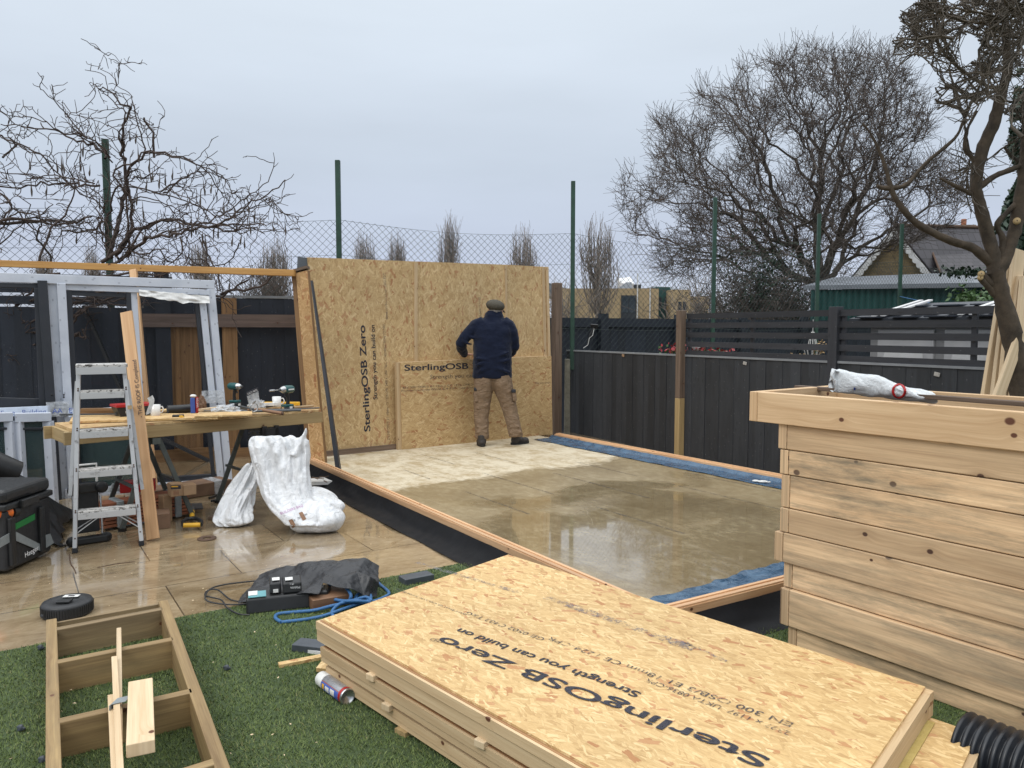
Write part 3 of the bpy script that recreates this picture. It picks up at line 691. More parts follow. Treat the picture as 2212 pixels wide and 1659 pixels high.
# ---------------------------------------------------------------- chain-link boundary on green posts
posts = [(-7.1, 7.95), (-4.67, 9.0), (-2.25, 10.1), (.9, 11.5), (3.36, 12.9), (5.8, 14.7), (8.07, 16.1)]
ch = empty('chain_link_fence', (.9, 11.5, 0), 'tall green wire chain link fence on green steel posts behind the dark fences', 'fence')
for i, (x, y) in enumerate(posts):
    if i == 0: continue
    m = MB(); z0 = .95 if i == 3 else 0; m.box((x, y, z0), (x, y, 3.73), .062, .062, up=(0, 1, 0)); p = m.build('post', M['green_post'], ch)
    bevel(p, .006)
def chain():
    pts = [Vector((*p, 0)) for p in posts]+[Vector((10.6, 17.6, 0))]
    cum = [0]
    for i in range(len(pts)-1): cum.append(cum[-1]+(pts[i+1]-pts[i]).length)
    def pos(s):
        s = max(0, min(cum[-1]-1e-4, s))
        for i in range(len(pts)-1):
            if s <= cum[i+1]:
                t = (s-cum[i])/(cum[i+1]-cum[i]); sag = .09*math.sin(math.pi*t) if i < 6 else .1
                return pts[i].lerp(pts[i+1], t), sag
    TOP, H = 2.97, 2.35; sp = .098; r = .0026
    V = []; F = []
    def seg(a, b):
        d = (b-a).normalized(); s = d.cross(Vector((-.45, .9, 0))).normalized(); t = d.cross(s); k = len(V)
        for p in (a, b):
            for j in range(3):
                an = j*math.tau/3; V.append(tuple(p+s*(r*math.cos(an))+t*(r*math.sin(an))))
        for j in range(3): F.append((k+j, k+(j+1) % 3, k+3+(j+1) % 3, k+3+j))
    n = int((cum[-1]+H)/sp)
    for dr_ in (1, -1):
        for i in range(-int(H/sp)-1, n):
            s0 = i*sp; prev = None
            K = 6
            for k in range(K+1):
                h = H*k/K; s = s0+h if dr_ > 0 else s0+H-h
                if s < 0 or s > cum[-1]: prev = None; continue
                p, sag = pos(s); q = p+UP*(TOP-H+h-sag*(h/H)); q += Vector((0, -1, 0))*(.004*dr_)
                bul = .05*mnoise.noise(Vector((s*.8, h*1.3, 0))); q += Vector((.3*bul, -bul*.5, bul*.6*(1 if h > 1.5 else .3)))
                if prev is not None: seg(prev, q)
                prev = q
    for hh in (H, H-.45, H-1.4):
        prev = None
        for k in range(160):
            s = cum[-1]*k/159; p, sag = pos(s); q = p+UP*(TOP-H+hh-sag*(hh/H))
            if prev is not None: seg(prev, q)
            prev = q
    npmesh('wire_mesh', np.array(V), np.array(F), M['wire'], ch)
chain()
# ---------------------------------------------------------------- dark board fences
def boardfence(name, label, a, b, top, bw, mat, th=.02, z0=0, jit=.004, cap=None, tops=()):
    a = Vector((*a[:2], 0)); b = Vector((*b[:2], 0)); d = (b-a).normalized(); n = Vector((d.y, -d.x, 0)); L = (b-a).length
    root = empty(name, a, label, 'fence'); k = int(L/bw); m = MB()
    for i in range(k):
        s = i*L/k; e = (i+1)*L/k
        off = n*R.uniform(0, jit)+n*(.005 if i % 2 else 0)
        mid = a+d*((s+e)/2)+off; tp = top
        for q0, q1, q2 in tops: tp = q2 if q0 <= s < q1 else tp
        m.box(mid+UP*z0, mid+UP*(tp), (e-s)+.012, th*.6, up=n)
    m.build('board_panel', mat, root)
    if cap: c = MB(); c.box(a+UP*(top+.012)+n*.0, b+UP*(top+.012), .045, .022); c.build('capping_rail', M[cap], root)
    return root, a, d, n, L
nf0, nf1 = (.84, 11.65), (4.37, 5.18)
nf, a, d, n, L = boardfence('boundary_fence', 'dark grey vertical board fence with slatted trellis top running along the right of the base', nf0, nf1, 1.225, .115, M['fence_near'], cap='fence_cap')
def sof(Y): return (a.y-Y)/-d.y if d.y else 0
s1 = (a.y-9.36)/(-d.y); s2 = (a.y-7.455)/(-d.y)
m = MB(); m.box(a+d*s1+UP*.72+n*.05, a+d*s1+UP*1.78+n*.05, .085, .085, up=n); pst = m.build('post', M['old_wood'], nf); bevel(pst, .005)
m = MB(); m.box(a+d*s1+UP*0+n*.05, a+d*s1+UP*.718+n*.05, .085, .085, up=n); k = m.build('bare_foot', M['bench_edge'], pst); bevel(k, .005)
m = MB(); m.box(a+d*s2+n*.0, a+d*s2+UP*1.77, .10, .09, up=n); bevel(m.build('post', M['fence_slat'], nf), .004)
def slats(sa, sb, tag_):
    zs = [1.71, 1.60, 1.487, 1.375, 1.27]
    m = MB()
    for z in zs: m.box(a+d*sa+UP*z, a+d*sb+UP*z, .018, .062)
    m.build('trellis_panel', M['fence_slat'], nf)
    k = MB()
    for s in (sa+.03, (sa+sb)/2, sb-.03): k = MB(); k.box(a+d*s+UP*1.24-n*.025, a+d*s+UP*1.74-n*.025, .04, .03, up=n); k.build('trellis_upright', M['fence_slat'], nf)
slats(s1+.05, s2-.05, 0); slats(s2+.05, s2+2.6, 1)
for px, py in ((1547, 770), (1860, 822), (1953+50, 812)): pass
# oval fixing plates on the boards
for px, py in ((1336, 806), (1609, 784), (1355, 770)):
    pass
for i, (px, py, lab) in enumerate(((1346, 768, 0), (1609, 785, 1), (2024, 808+1, 2))):
    q = onpl(px, py, a+n*.02, n); mm = MB(); mm.box(q-d*.026+UP*.006, q+d*.026-UP*.004, .008, .036); o = mm.build('fixing_plate', M['cardboard'] if lab == 0 else M['concrete_pale'], nf); bevel(o, .014, 3)
# shorter concrete post and old timber post in the corner
m = MB(); c0 = gz(1225, 940, 0); c0 = Vector((.815, 11.30, 0)); m.box(c0, c0+UP*1.12, .09, .09, up=(0, 1, 0), w2=.075, h2=.075); o = m.build('concrete_post', M['concrete'], loc=c0); bevel(o, .012, 2)
tag(o, 'mossy pale concrete stub post holding a green fence post in the corner', 'post')
m = MB(); c0 = Vector((.645, 11.12, 0)); m.box(c0, c0+UP*2.22, .13, .10, up=(-.5, .85, 0)); o = m.build('timber_post', M['old_wood'], loc=c0); bevel(o, .01, 2)
tag(o, 'weathered brown timber post beside the right end of the board wall', 'post')
# solar spotlight on the far fence
sl = empty('solar_light', (1.45, 11.6, 1.55), 'small black solar spotlight with a white lead on a stalk in the fence corner', 'light')
q = at(1283, 704, 11.45); m = MB(); m.box(q+Vector((-.05, 0, 0)), q+Vector((.06, 0, -.01)), .02, .06, up=(0, -.5, 1)); m.build('lamp_head', M['plastic_black'], sl)
m = MB(); m.tube([q+Vector((0, 0, -.03)), q+Vector((-.05, 0, -.12)), q+Vector((-.10, 0, -.30))], .016, 8); m.build('stalk', M['plastic_black'], sl)
m = MB(); m.tube([q+Vector((0, -.03, -.04)), q+Vector((-.02, -.03, -.14)), q+Vector((-.07, -.03, -.18)), q+Vector((-.09, -.03, -.28)), q+Vector((-.16, -.03, -.33))], .004, 6); m.build('lead', M['label_white'], sl)
# far fence, right part
ff, a2, d2, n2, L2 = boardfence('rear_fence', 'far dark blue board fence seen above the lower fence on the right', (.55, 11.62), (9.2, 17.1), 1.72, .15, M['fence_far'])
m = MB(); m.box(a2+UP*1.66+n2*.04, a2+d2*L2+UP*1.66+n2*.04, .03, .14); m.build('rail', M['fence_far'], ff)
for s in (1.0, 2.62, 4.2, 5.9):
    m = MB(); m.box(a2+d2*s+n2*.07, a2+d2*s+n2*.07+UP*1.80, .15, .08, up=n2); m.build('post', M['fence_far'], ff)
# left fence behind the door frames
lf, a3, d3, n3, L3 = boardfence('left_boundary_fence', 'tall dark navy board fence behind the door frames with brown timber repairs', (-7.4, 7.55), (-2.05, 9.98), 1.93, .14, M['fence_far'], tops=((0, 3.3, 1.80),))
def onf(px, py, off=0): return onpl(px, py, a3+n3*off, n3)
m = MB()
for yy in (650, 626, 603):
    p, q = onf(-60, yy+4, .0), onf(372, yy-4+(4 if yy > 600 else 0), .0); p.z = q.z = (onf(200, yy, 0)).z; m.box(p, q, .02, .09)
m.build('slat_panel', M['fence_far'], lf)
m = MB()
for px0, px1, mt in ((366, 436, 0),):
    for k in range(5):
        x0 = px0+(px1-px0)*k/5; p = onf(x0+7, 900, .045); m.box(V2(p, 0), V2(p, 1.73), .085, .02, up=n3)
m.build('board_panel', M['brown_fence'], lf)
m = MB()
p = onf(497, 760, .05); m.box(V2(p, 0), V2(p, 1.93), .17, .06, up=n3); m.build('post', M['brown_fence'], lf)
p = onf(352, 700, .05); m = MB(); m.box(V2(p, 0), V2(p, 2.25), .16, .10, up=n3); m.build('post', M['fence_far'], lf)
m = MB(); p, q = onf(308, 692, .10), onf(640, 694, .10); q.z = p.z; m.box(p, q, .03, .155); m.build('rail', M['grey_brown'], lf)
m = MB(); p, q = onf(330, 990, .10), onf(470, 988, .10); q.z = p.z; m.box(p, q, .04, .18); m.build('gravel_board', M['brown_fence'], lf)
m = MB(); p, q = onf(470, 985, .10), onf(640, 985, .10); q.z = p.z; m.box(p, q, .04, .16); m.build('gravel_board', M['brown_fence'], lf)
m = MB(); m.box(onf(180, 660, .08), onf(300, 930, .16), .06, .03); m.box(onf(325, 935, .2), onf(545, 1040, .3), .10, .03); m.build('brace', M['fence_near'], lf)
m = MB(); p, q = onf(430, 642, 0), onf(640, 644, 0); q.z = p.z = 1.95; m.box(p, q, .04, .03); m.build('capping_rail', M['fence_cap'], lf)
# ---------------------------------------------------------------- trees (winter, bare)
def edges_mesh(name, P, par, rad, mat, parent=None, sides=4, mask=None):
    """prism per edge parent->child; P (n,3), par (n,), rad (n,)"""
    idx = np.arange(len(P)); ok = par >= 0
    if mask is not None: ok &= mask
    c = idx[ok]; p = par[ok]; A, B = P[p], P[c]; d = B-A; l = np.linalg.norm(d, axis=1, keepdims=True)+1e-9; d = d/l
    ref = np.tile(np.array([[.12, .31, .94]]), (len(d), 1)); ref[np.abs(d[:, 2]) > .92] = [.9, .3, .1]
    s = np.cross(d, ref); s /= np.linalg.norm(s, axis=1, keepdims=True)+1e-9; t = np.cross(d, s)
    ra = np.minimum(rad[p], rad[c]*1.5)[:, None]; rb = rad[c][:, None]; ext = d*ra*.35
    V = []
    for Q, r, e in ((A-ext, ra, 0), (B, rb, 0)):
        for k in range(sides):
            an = k*math.tau/sides; V.append(Q+s*(r*math.cos(an))+t*(r*math.sin(an)))
    V = np.stack(V, 1); n = len(c); b = (np.arange(n)*sides*2)[:, None]
    F = [np.concatenate([b+k, b+(k+1) % sides, b+sides+(k+1) % sides, b+sides+k], 1) for k in range(sides)]
    return npmesh(name, V.reshape(-1, 3), np.stack(F, 1).reshape(-1, 4), mat, parent, smooth=sides > 4)
def spanning(roots, att, bf=.5, step=.3, bend=.06):
    """grow a tree through scattered points, balancing short wood against short paths to the root"""
    P = np.array([r_[0] for r_ in roots]); par = np.array([r_[1] for r_ in roots]); pl = np.zeros(len(P))
    for i in range(1, len(P)): pl[i] = pl[par[i]]+np.linalg.norm(P[i]-P[par[i]])
    n0 = len(P); N = len(att); cost = np.full(N, 1e9); who = np.zeros(N, int); A = att; path = np.zeros(N)
    for k in range(0, n0, 100):
        D = np.linalg.norm(A[:, None]-P[None, k:k+100], axis=2)+bf*pl[None, k:k+100]; m = D.argmin(1); dm = D[np.arange(N), m]; u = dm < cost; cost[u] = dm[u]; who[u] = m[u]+k
    done = np.zeros(N, bool); order = []; parent = np.zeros(N, int)
    for _ in range(N):
        c = np.where(done, 1e9, cost); i = int(c.argmin()); done[i] = True; w_ = who[i]; parent[i] = w_
        base_ = P[w_] if w_ < n0 else A[w_-n0]; path[i] = (pl[w_] if w_ < n0 else path[w_-n0])+np.linalg.norm(A[i]-base_); order.append(i)
        d = np.linalg.norm(A-A[i], axis=1)+bf*path[i]; u = (~done)&(d < cost); cost[u] = d[u]; who[u] = i+n0
    outP = list(P); outp = list(par); idx = {k: k for k in range(n0)}
    for i in order:
        w_ = parent[i]; k = idx[int(w_)]; a_ = outP[k]; b_ = A[i]; L = np.linalg.norm(b_-a_); n = max(1, int(L/step)); g = outp[k]
        t0 = (a_-outP[g]) if g >= 0 else (b_-a_); t0 = t0/(np.linalg.norm(t0)+1e-9)*L
        for j in range(1, n+1):
            t = j/n; q = a_+(b_-a_)*t+(t0-(b_-a_))*t*(1-t)**2*.5+(NR.normal(0, bend*step, 3) if j < n else 0); outP.append(q); outp.append(k); k = len(outP)-1
        idx[int(i)+n0] = k
    return np.array(outP), np.array(outp)
def radii(P, par, tip, ex=2.4):
    n = len(P); acc = np.zeros(n); r = np.zeros(n)
    for i in range(n-1, -1, -1):
        r[i] = max(acc[i]**(1/ex), tip) if acc[i] > 0 else tip
        if par[i] >= 0: acc[par[i]] += r[i]**ex
    return r
def twigs(P, par, r, thr, cnt, ln, tip, up=.15, segs=3, spread=.9):
    nP = [P]; npar = [par]; nr = [r]; base = len(P); sel = np.where(r < thr)[0]; off = base
    sel = sel[par[sel] >= 0]
    for _ in range(cnt):
        cur = sel.copy(); d = P[sel]-P[par[sel]]; d /= np.linalg.norm(d, axis=1, keepdims=True)+1e-9
        d += NR.normal(0, spread, d.shape); d /= np.linalg.norm(d, axis=1, keepdims=True); q = P[sel].copy(); L = ln*(.4+NR.random(len(sel)))[:, None]/segs
        for k in range(segs):
            d += NR.normal(0, .2, d.shape); d[:, 2] += up; d /= np.linalg.norm(d, axis=1, keepdims=True); q = q+d*L
            nP.append(q.copy()); npar.append(cur.copy()); nr.append(np.full(len(sel), tip*(1-.25*k/segs))); cur = np.arange(off, off+len(sel)); off += len(sel)
    return np.concatenate(nP), np.concatenate(npar), np.concatenate(nr)
def oak():
    D = 28.0; base_p = at(1765, 745, D); base_p.z = 0; bx = base_p.x
    root = empty('oak_tree', base_p, 'large bare spreading oak with fine twigs beyond the chain link fence', 'tree')
    def pp(px, py, dy=0): q = at(px, py, D+dy); return np.array(q)
    roots = []
    def chain(pts, parent):
        k = parent
        for i in range(len(pts)-1):
            a, b = np.array(pts[i]), np.array(pts[i+1]); n = max(1, int(np.linalg.norm(b-a)/.35))
            for j in range(n):
                q = a+(b-a)*((j+1)/n); w = .05; roots.append((q+NR.normal(0, w, 3), k)); k = len(roots)-1
        return k
    roots.append((np.array(base_p), -1))
    k0 = chain([base_p, pp(1768, 620)], 0); t1 = k0
    k1 = chain([roots[k0][0], pp(1765, 560), pp(1768, 480), pp(1772, 400, .5), pp(1770, 330, .3)], k0)
    chain([roots[k1][0], pp(1740, 270), pp(1700, 200, -.5)], k1); chain([roots[k1][0], pp(1800, 270), pp(1840, 190, .5)], k1)
    a1 = chain([roots[t1][0], pp(1735, 560, -1), pp(1690, 500, -1.3), pp(1680, 430, -1.5), pp(1640, 330, -1.6)], t1)
    chain([roots[a1][0], pp(1590, 260, -1.8), pp(1545, 210, -2)], a1); chain([roots[a1][0], pp(1660, 240, -1), pp(1640, 180, -1)], a1)
    a2 = chain([roots[t1][0], pp(1700, 590, 1), pp(1640, 470, 1.5), pp(1590, 400, 2), pp(1520, 350, 2)], t1)
    chain([roots[a2][0], pp(1460, 320, 2), pp(1410, 300, 2)], a2)
    a3 = chain([roots[t1][0], pp(1660, 560, 0), pp(1590, 470, 0), pp(1510, 440, 0), pp(1440, 440, 0), pp(1390, 425, 0)], t1)
    chain([roots[a3][0], pp(1365, 430, 0)], a3)
    a4 = chain([roots[t1][0], pp(1800, 540, -.5), pp(1850, 460, -.8), pp(1880, 400, -1), pp(1900, 300, -1), pp(1910, 200, -1)], t1)
    chain([pp(1850, 460, -.8), pp(1800, 350, -1), pp(1790, 300, -1)], a4-8)
    a5 = chain([roots[t1][0], pp(1830, 560, 1), pp(1880, 520, 1), pp(1950, 480, 1.2), pp(2010, 450, 1.4), pp(2060, 440, 1.4)], t1)
    a6 = chain([roots[t1][0], pp(1640, 600, -1), pp(1560, 560, -1), pp(1480, 540, -1.2), pp(1420, 540, -1.2)], t1)
    # crown outline as measured, top arc over x
    ox = [1340, 1375, 1410, 1450, 1530, 1600, 1660, 1720, 1790, 1860, 1930, 1990, 2040, 2085]; oy = [395, 300, 250, 215, 165, 135, 110, 95, 88, 88, 100, 190, 300, 400]
    att = []
    while len(att) < 4600:
        px = NR.uniform(1338, 2088); py = NR.uniform(85, 600); top = np.interp(px, ox, oy)+NR.uniform(0, 22)+26*(mnoise.noise(Vector((px*.03, 1, 5)))+.3)
        bot = np.interp(px, [1340, 1420, 1520, 1620, 1760, 1900, 2090], [460, 590, 600, 560, 540, 560, 470])
        if not top < py < bot: continue
        if mnoise.noise(Vector((px*.014, py*.014, 2.2))) < -.30+.2*NR.random(): continue
        f = (px-1740)/400; g = (py-400)/320; s = 1-min(1, f*f+g*g); dy = NR.uniform(-1, 1)*5.2*math.sqrt(max(s, .03))
        att.append(pp(px, py)*1.0+np.array([px-1106, 0, 0])*0+np.array([(px-1106)/FPX*dy, dy, (712-py)/FPX*dy]))
    P, par = spanning(roots, np.array(att), .46, .3, .2)
    r = radii(P, par, .0080, 2.42)
    sc_ = .30/max(r[:3].max(), .01); r = np.where(r > .02, .02+(r-.02)*min(1.6, sc_), r)
    P2, par2, r2 = twigs(P, par, r, .022, 3, .66, .0068, .14, 3, .65)
    thick = np.zeros(len(P2), bool); thick[:len(P)] = r > .035
    edges_mesh('trunk', P2, par2, r2, M['bark_oak'], root, 8, thick)
    edges_mesh('crown', P2, par2, r2, M['bark_twig'], root, 3, ~thick)
oak()
def thicket():
    D = 24.0
    b = at(1650, 745, D); b.z = 0; P = []; par = []; r = []
    root_i = 0
    n0 = 210
    for i in range(n0):
        px = NR.normal(1650, 38); q = np.array(at(px, 740, D+NR.normal(0, .8))); q[2] = 0
        P.append(q); par.append(-1); r.append(.02); k = len(P)-1; d = np.array([NR.normal(0, .3), NR.normal(0, .3), 1.0]); h = NR.uniform(2.6, 5.9) if i % 3 else NR.uniform(2, 3.5)
        h *= max(.35, 1-((px-1650)/110)**2)
        for j in range(12):
            d += NR.normal(0, .28, 3); d[2] += .05; d /= np.linalg.norm(d); q = q+d*h/12; P.append(q); par.append(k); r.append(.016*(1-j/16)); k = len(P)-1
    P, par, r = np.array(P), np.array(par), np.array(r)
    P, par, r = twigs(P, par, r, .03, 3, .8, .0085, -.06, 4, 1.2)
    root = empty('bramble_thicket', b, 'dense dark tangle of bare stems and ivy under the oak', 'bush')
    edges_mesh('stems', P, par, r, M['bark_twig'], root, 3)
    leaves('foliage', 5200, lambda: np.array(at(NR.normal(1655, 46), 690-abs(NR.normal(0, 78)), D+NR.normal(0, .6))), .09, M['ivy'], root)
def leaves(name, n, fn, size, mat, parent, flat=0):
    C = np.array([fn() for _ in range(n)]); a = NR.normal(0, 1, (n, 3)); a /= np.linalg.norm(a, axis=1, keepdims=True); b = NR.normal(0, 1, (n, 3)); b[:, 2] -= .4; b -= a*(a*b).sum(1, keepdims=True); b /= np.linalg.norm(b, axis=1, keepdims=True)
    s = size*(.55+.8*NR.random((n, 1)))
    V = np.stack([C-a*s*.5, C-b*s*.32+a*s*.05, C+a*s*.55, C+b*s*.32+a*s*.05], 1).reshape(-1, 3)
    return npmesh(name, V, np.arange(n*4).reshape(-1, 4), mat, parent)
thicket()
def poplar(px, ytop, wpx, D, lab, grp='bare poplars on the skyline'):
    b = at(px, 712, D); b.z = 0; H = at(px, ytop, D).z; Wd_ = wpx/FPX*D/2
    P = [np.array(b)]; par = [-1]; r = [.16]; k = 0
    for j in range(14):
        P.append(np.array([b.x+NR.normal(0, .05), b.y, H*(j+1)/15])); par.append(k); r.append(.15*(1-j/16)); k = len(P)-1
    tk = list(range(len(P)))
    for i in range(90):
        j = NR.integers(1, 11); q = P[tk[j]].copy(); kk = tk[j]; an = NR.uniform(0, math.tau); top = H*(.55+.45*NR.random()**.7); top = max(top, q[2]+H*.15)
        rr = Wd_*math.sin(math.pi*min(.97, max(.08, (top/H)*.80)))*NR.random()**.5*1.25
        steps = 9; x0, y0, z0 = q
        for s in range(steps):
            t = (s+1)/steps; o = rr*(1-(1-t)**2.2)*(1-.25*t*t)
            q = np.array([x0+math.cos(an)*o+NR.normal(0, .05), y0+math.sin(an)*o, z0+(top-z0)*t]); P.append(q); par.append(kk); r.append(.042*(1-t*.72)); kk = len(P)-1
    P, par, r = np.array(P), np.array(par), np.array(r)
    P, par, r = twigs(P, par, r, .038, 1, H*.10, .012, .5, 2, .3)
    root = empty('poplar_tree', b, lab, 'tree', grp); th = r > .06
    edges_mesh('trunk', P, par, r, M['bark_pop'], root, 5, th); edges_mesh('crown', P, par, r, M['bark_pop'], root, 3, ~th)
poplar(1290, 488, 96, 55, 'largest and nearest bare poplar, right of the board wall in front of the yellow building')
poplar(1130, 505, 74, 70, 'bare poplar above the right end of the board wall')
poplar(972, 482, 52, 78, 'tall narrow bare poplar above the middle of the board wall')
poplar(858, 516, 44, 82, 'small bare poplar just right of the second green post, above the board wall')
poplar(790, 511, 56, 80, 'bare poplar above the left half of the board wall beside the second green post')
poplar(595, 526, 74, 62, 'bare poplar left of the board wall above the brown beam')
poplar(437, 528, 66, 62, 'bare poplar behind the right side of the climber')
poplar(305, 548, 44, 75, 'faint small bare poplar right of the climber post')
poplar(205, 545, 40, 78, 'faint small bare poplar left of the climber post')
poplar(100, 545, 40, 78, 'faint small bare poplar near the left edge of the photo')
def shrub(px0, px1, ytop, D, lab, n=60, mat='bark_pop'):
    P = []; par = []; r = []
    for i in range(n):
        px = NR.uniform(px0, px1); q = np.array(at(px, 712, D+NR.normal(0, 1))); q[2] = 0; P.append(q); par.append(-1); r.append(.03); k = len(P)-1; H = at(px, ytop+NR.uniform(0, 40), D).z; d = np.array([NR.normal(0, .25), 0, 1.])
        for j in range(8): d += NR.normal(0, .15, 3); d[2] = abs(d[2])+.1; d /= np.linalg.norm(d); q = q+d*H/8; P.append(q); par.append(k); r.append(.03*(1-j/10)); k = len(P)-1
    P, par, r = np.array(P), np.array(par), np.array(r); P, par, r = twigs(P, par, r, .04, 3, 1.6, .013, .1, 3, .9)
    root = empty('bare_shrub', at((px0+px1)/2, 712, D), lab, 'shrub'); root.location.z = 0; edges_mesh('stems', P, par, r, M[mat], root, 3)
shrub(535, 640, 608, 40, 'dark bare shrub behind the left fence beside the board wall', 40, 'bark_twig')
shrub(1205, 1250, 640, 45, 'low bare shrub right of the board wall behind the rear fence', 12)
shrub(1490, 1560, 630, 38, 'scrubby bare shrub in front of the yellow building under the oak', 20)
shrub(640, 760, 640, 60, 'distant bare hedge behind the board wall', 20)
# ---------------------------------------------------------------- buildings
def yellow_building():
    D = 60.0
    root = empty('apartment_building', at(1370, 712, D), 'low flat roofed yellow building with dark windows behind the rear fence', 'building'); root.location.z = 0
    def Q(px, py, dy=0): return at(px, py, D+dy)
    m = MB(); lo = Q(1204, 623); hi = Q(1423, 623); z = lo.z
    m.abox((lo.x, D, 0), (hi.x, D+9, z)); m.build('wall', M['beige_wall'], root)
    m = MB(); lo = Q(1423, 626); hi = Q(1456, 626); m.abox((lo.x+.01, D+1.4, 0), (hi.x, D+9, Q(1430, 618).z)); m.build('recess_wall', M['hut_green'], root)
    m = MB(); m.abox((Q(1456, 0).x+.01, D-.3, 0), (Q(1500, 0).x, D+8.6, Q(1470, 626).z)); m.abox((Q(1500, 0).x+.01, D+.3, 0), (Q(1545, 0).x, D+8, Q(1470, 640).z)); m.build('wall', M['beige_wall'], root)
    def win(x0, y0, x1, y1, dy=0, bars=1):
        a_, b_ = Q(x0, y1), Q(x1, y0); f = MB()
        f.abox((a_.x, D+dy-.10, a_.z), (b_.x, D+dy-.012, b_.z)); w_ = f.build('window', M['anthracite'], root)
        p = MB(); mid = (a_.x+b_.x)/2; h = (b_.z-a_.z); 
        for xa, xb in ((a_.x+.08, mid-.05), (mid+.05, b_.x-.08)): p.abox((xa, D+dy-.12, a_.z+h*.28), (xb, D+dy-.105, b_.z-.1))
        p.build('pane', M['window_dark'], w_)
    win(1341, 638, 1374, 690); win(1463, 652, 1470, 672, -.3); win(1473, 652, 1480, 672, -.3); win(1206, 652, 1216, 680); win(1503, 655, 1518, 680, .3); win(1430, 640, 1436, 660, 1.4); win(1443, 640, 1452, 675, 1.4)
    for px, y0 in ((1378, 590), (1405, 621)):
        m = MB(); t_ = Q(px, y0, -.2); m.tube([(t_.x, D-.1, 0), (t_.x, D-.1, t_.z)], .05, 8); m.build('downpipe', M['white_paint'], root)
    m = MB(); a_ = Q(1345, 613); b_ = Q(1374, 592); m.hexa([(a_.x, D+1, a_.z-.4), (a_.x, D+1, a_.z+.1), (a_.x, D+3, a_.z+.6), (a_.x, D+3, a_.z-.4), (b_.x, D+1, a_.z-.4), (b_.x, D+1, a_.z+.1), (b_.x, D+3, b_.z), (b_.x, D+3, a_.z-.4)]); m.build('skylight', M['white_paint'], root)
    m = MB(); a_ = Q(1335, 624); b_ = Q(1368, 608); m.hexa([(a_.x, D+.4, a_.z-.3), (a_.x, D+.4, a_.z+.05), (a_.x+.8, D+.9, b_.z), (a_.x+.8, D+.9, a_.z-.3), (b_.x, D+.4, a_.z-.3), (b_.x, D+.4, a_.z+.05), (b_.x, D+.9, b_.z), (b_.x, D+.9, a_.z-.3)]); m.build('skylight', M['grey_roof'], root)
    m = MB(); m.abox((Q(1380, 0).x, D+1, z-.1), (Q(1397, 0).x, D+2, Q(1385, 613).z)); m.build('vent_box', M['anthracite'], root)
    m = MB(); a_ = Q(1186, 622); b_ = Q(1232, 624); t_ = Q(1200, 605)
    m.hexa([(a_.x, D+3, a_.z-.5), (a_.x, D+3, t_.z), (a_.x+.5, D+9, t_.z), (a_.x+.5, D+9, a_.z-.5), (b_.x, D+3, a_.z-.5), (b_.x, D+3, a_.z+.1), (b_.x, D+9, a_.z+.1), (b_.x, D+9, a_.z-.5)]); m.build('roof', M['grey_roof'], root)
    m = MB(); a_ = Q(1425, 624); b_ = Q(1500, 630); t_ = Q(1450, 610)
    m.hexa([(a_.x, D+2, a_.z-.3), (a_.x+.4, D+5, t_.z), (a_.x+.5, D+9, t_.z), (a_.x+.5, D+9, a_.z-.5), (b_.x, D+2, a_.z-.3), (b_.x-.6, D+5, t_.z-.1), (b_.x, D+9, a_.z+.1), (b_.x, D+9, a_.z-.5)]); m.build('roof', M['grey_roof'], root)
yellow_building()
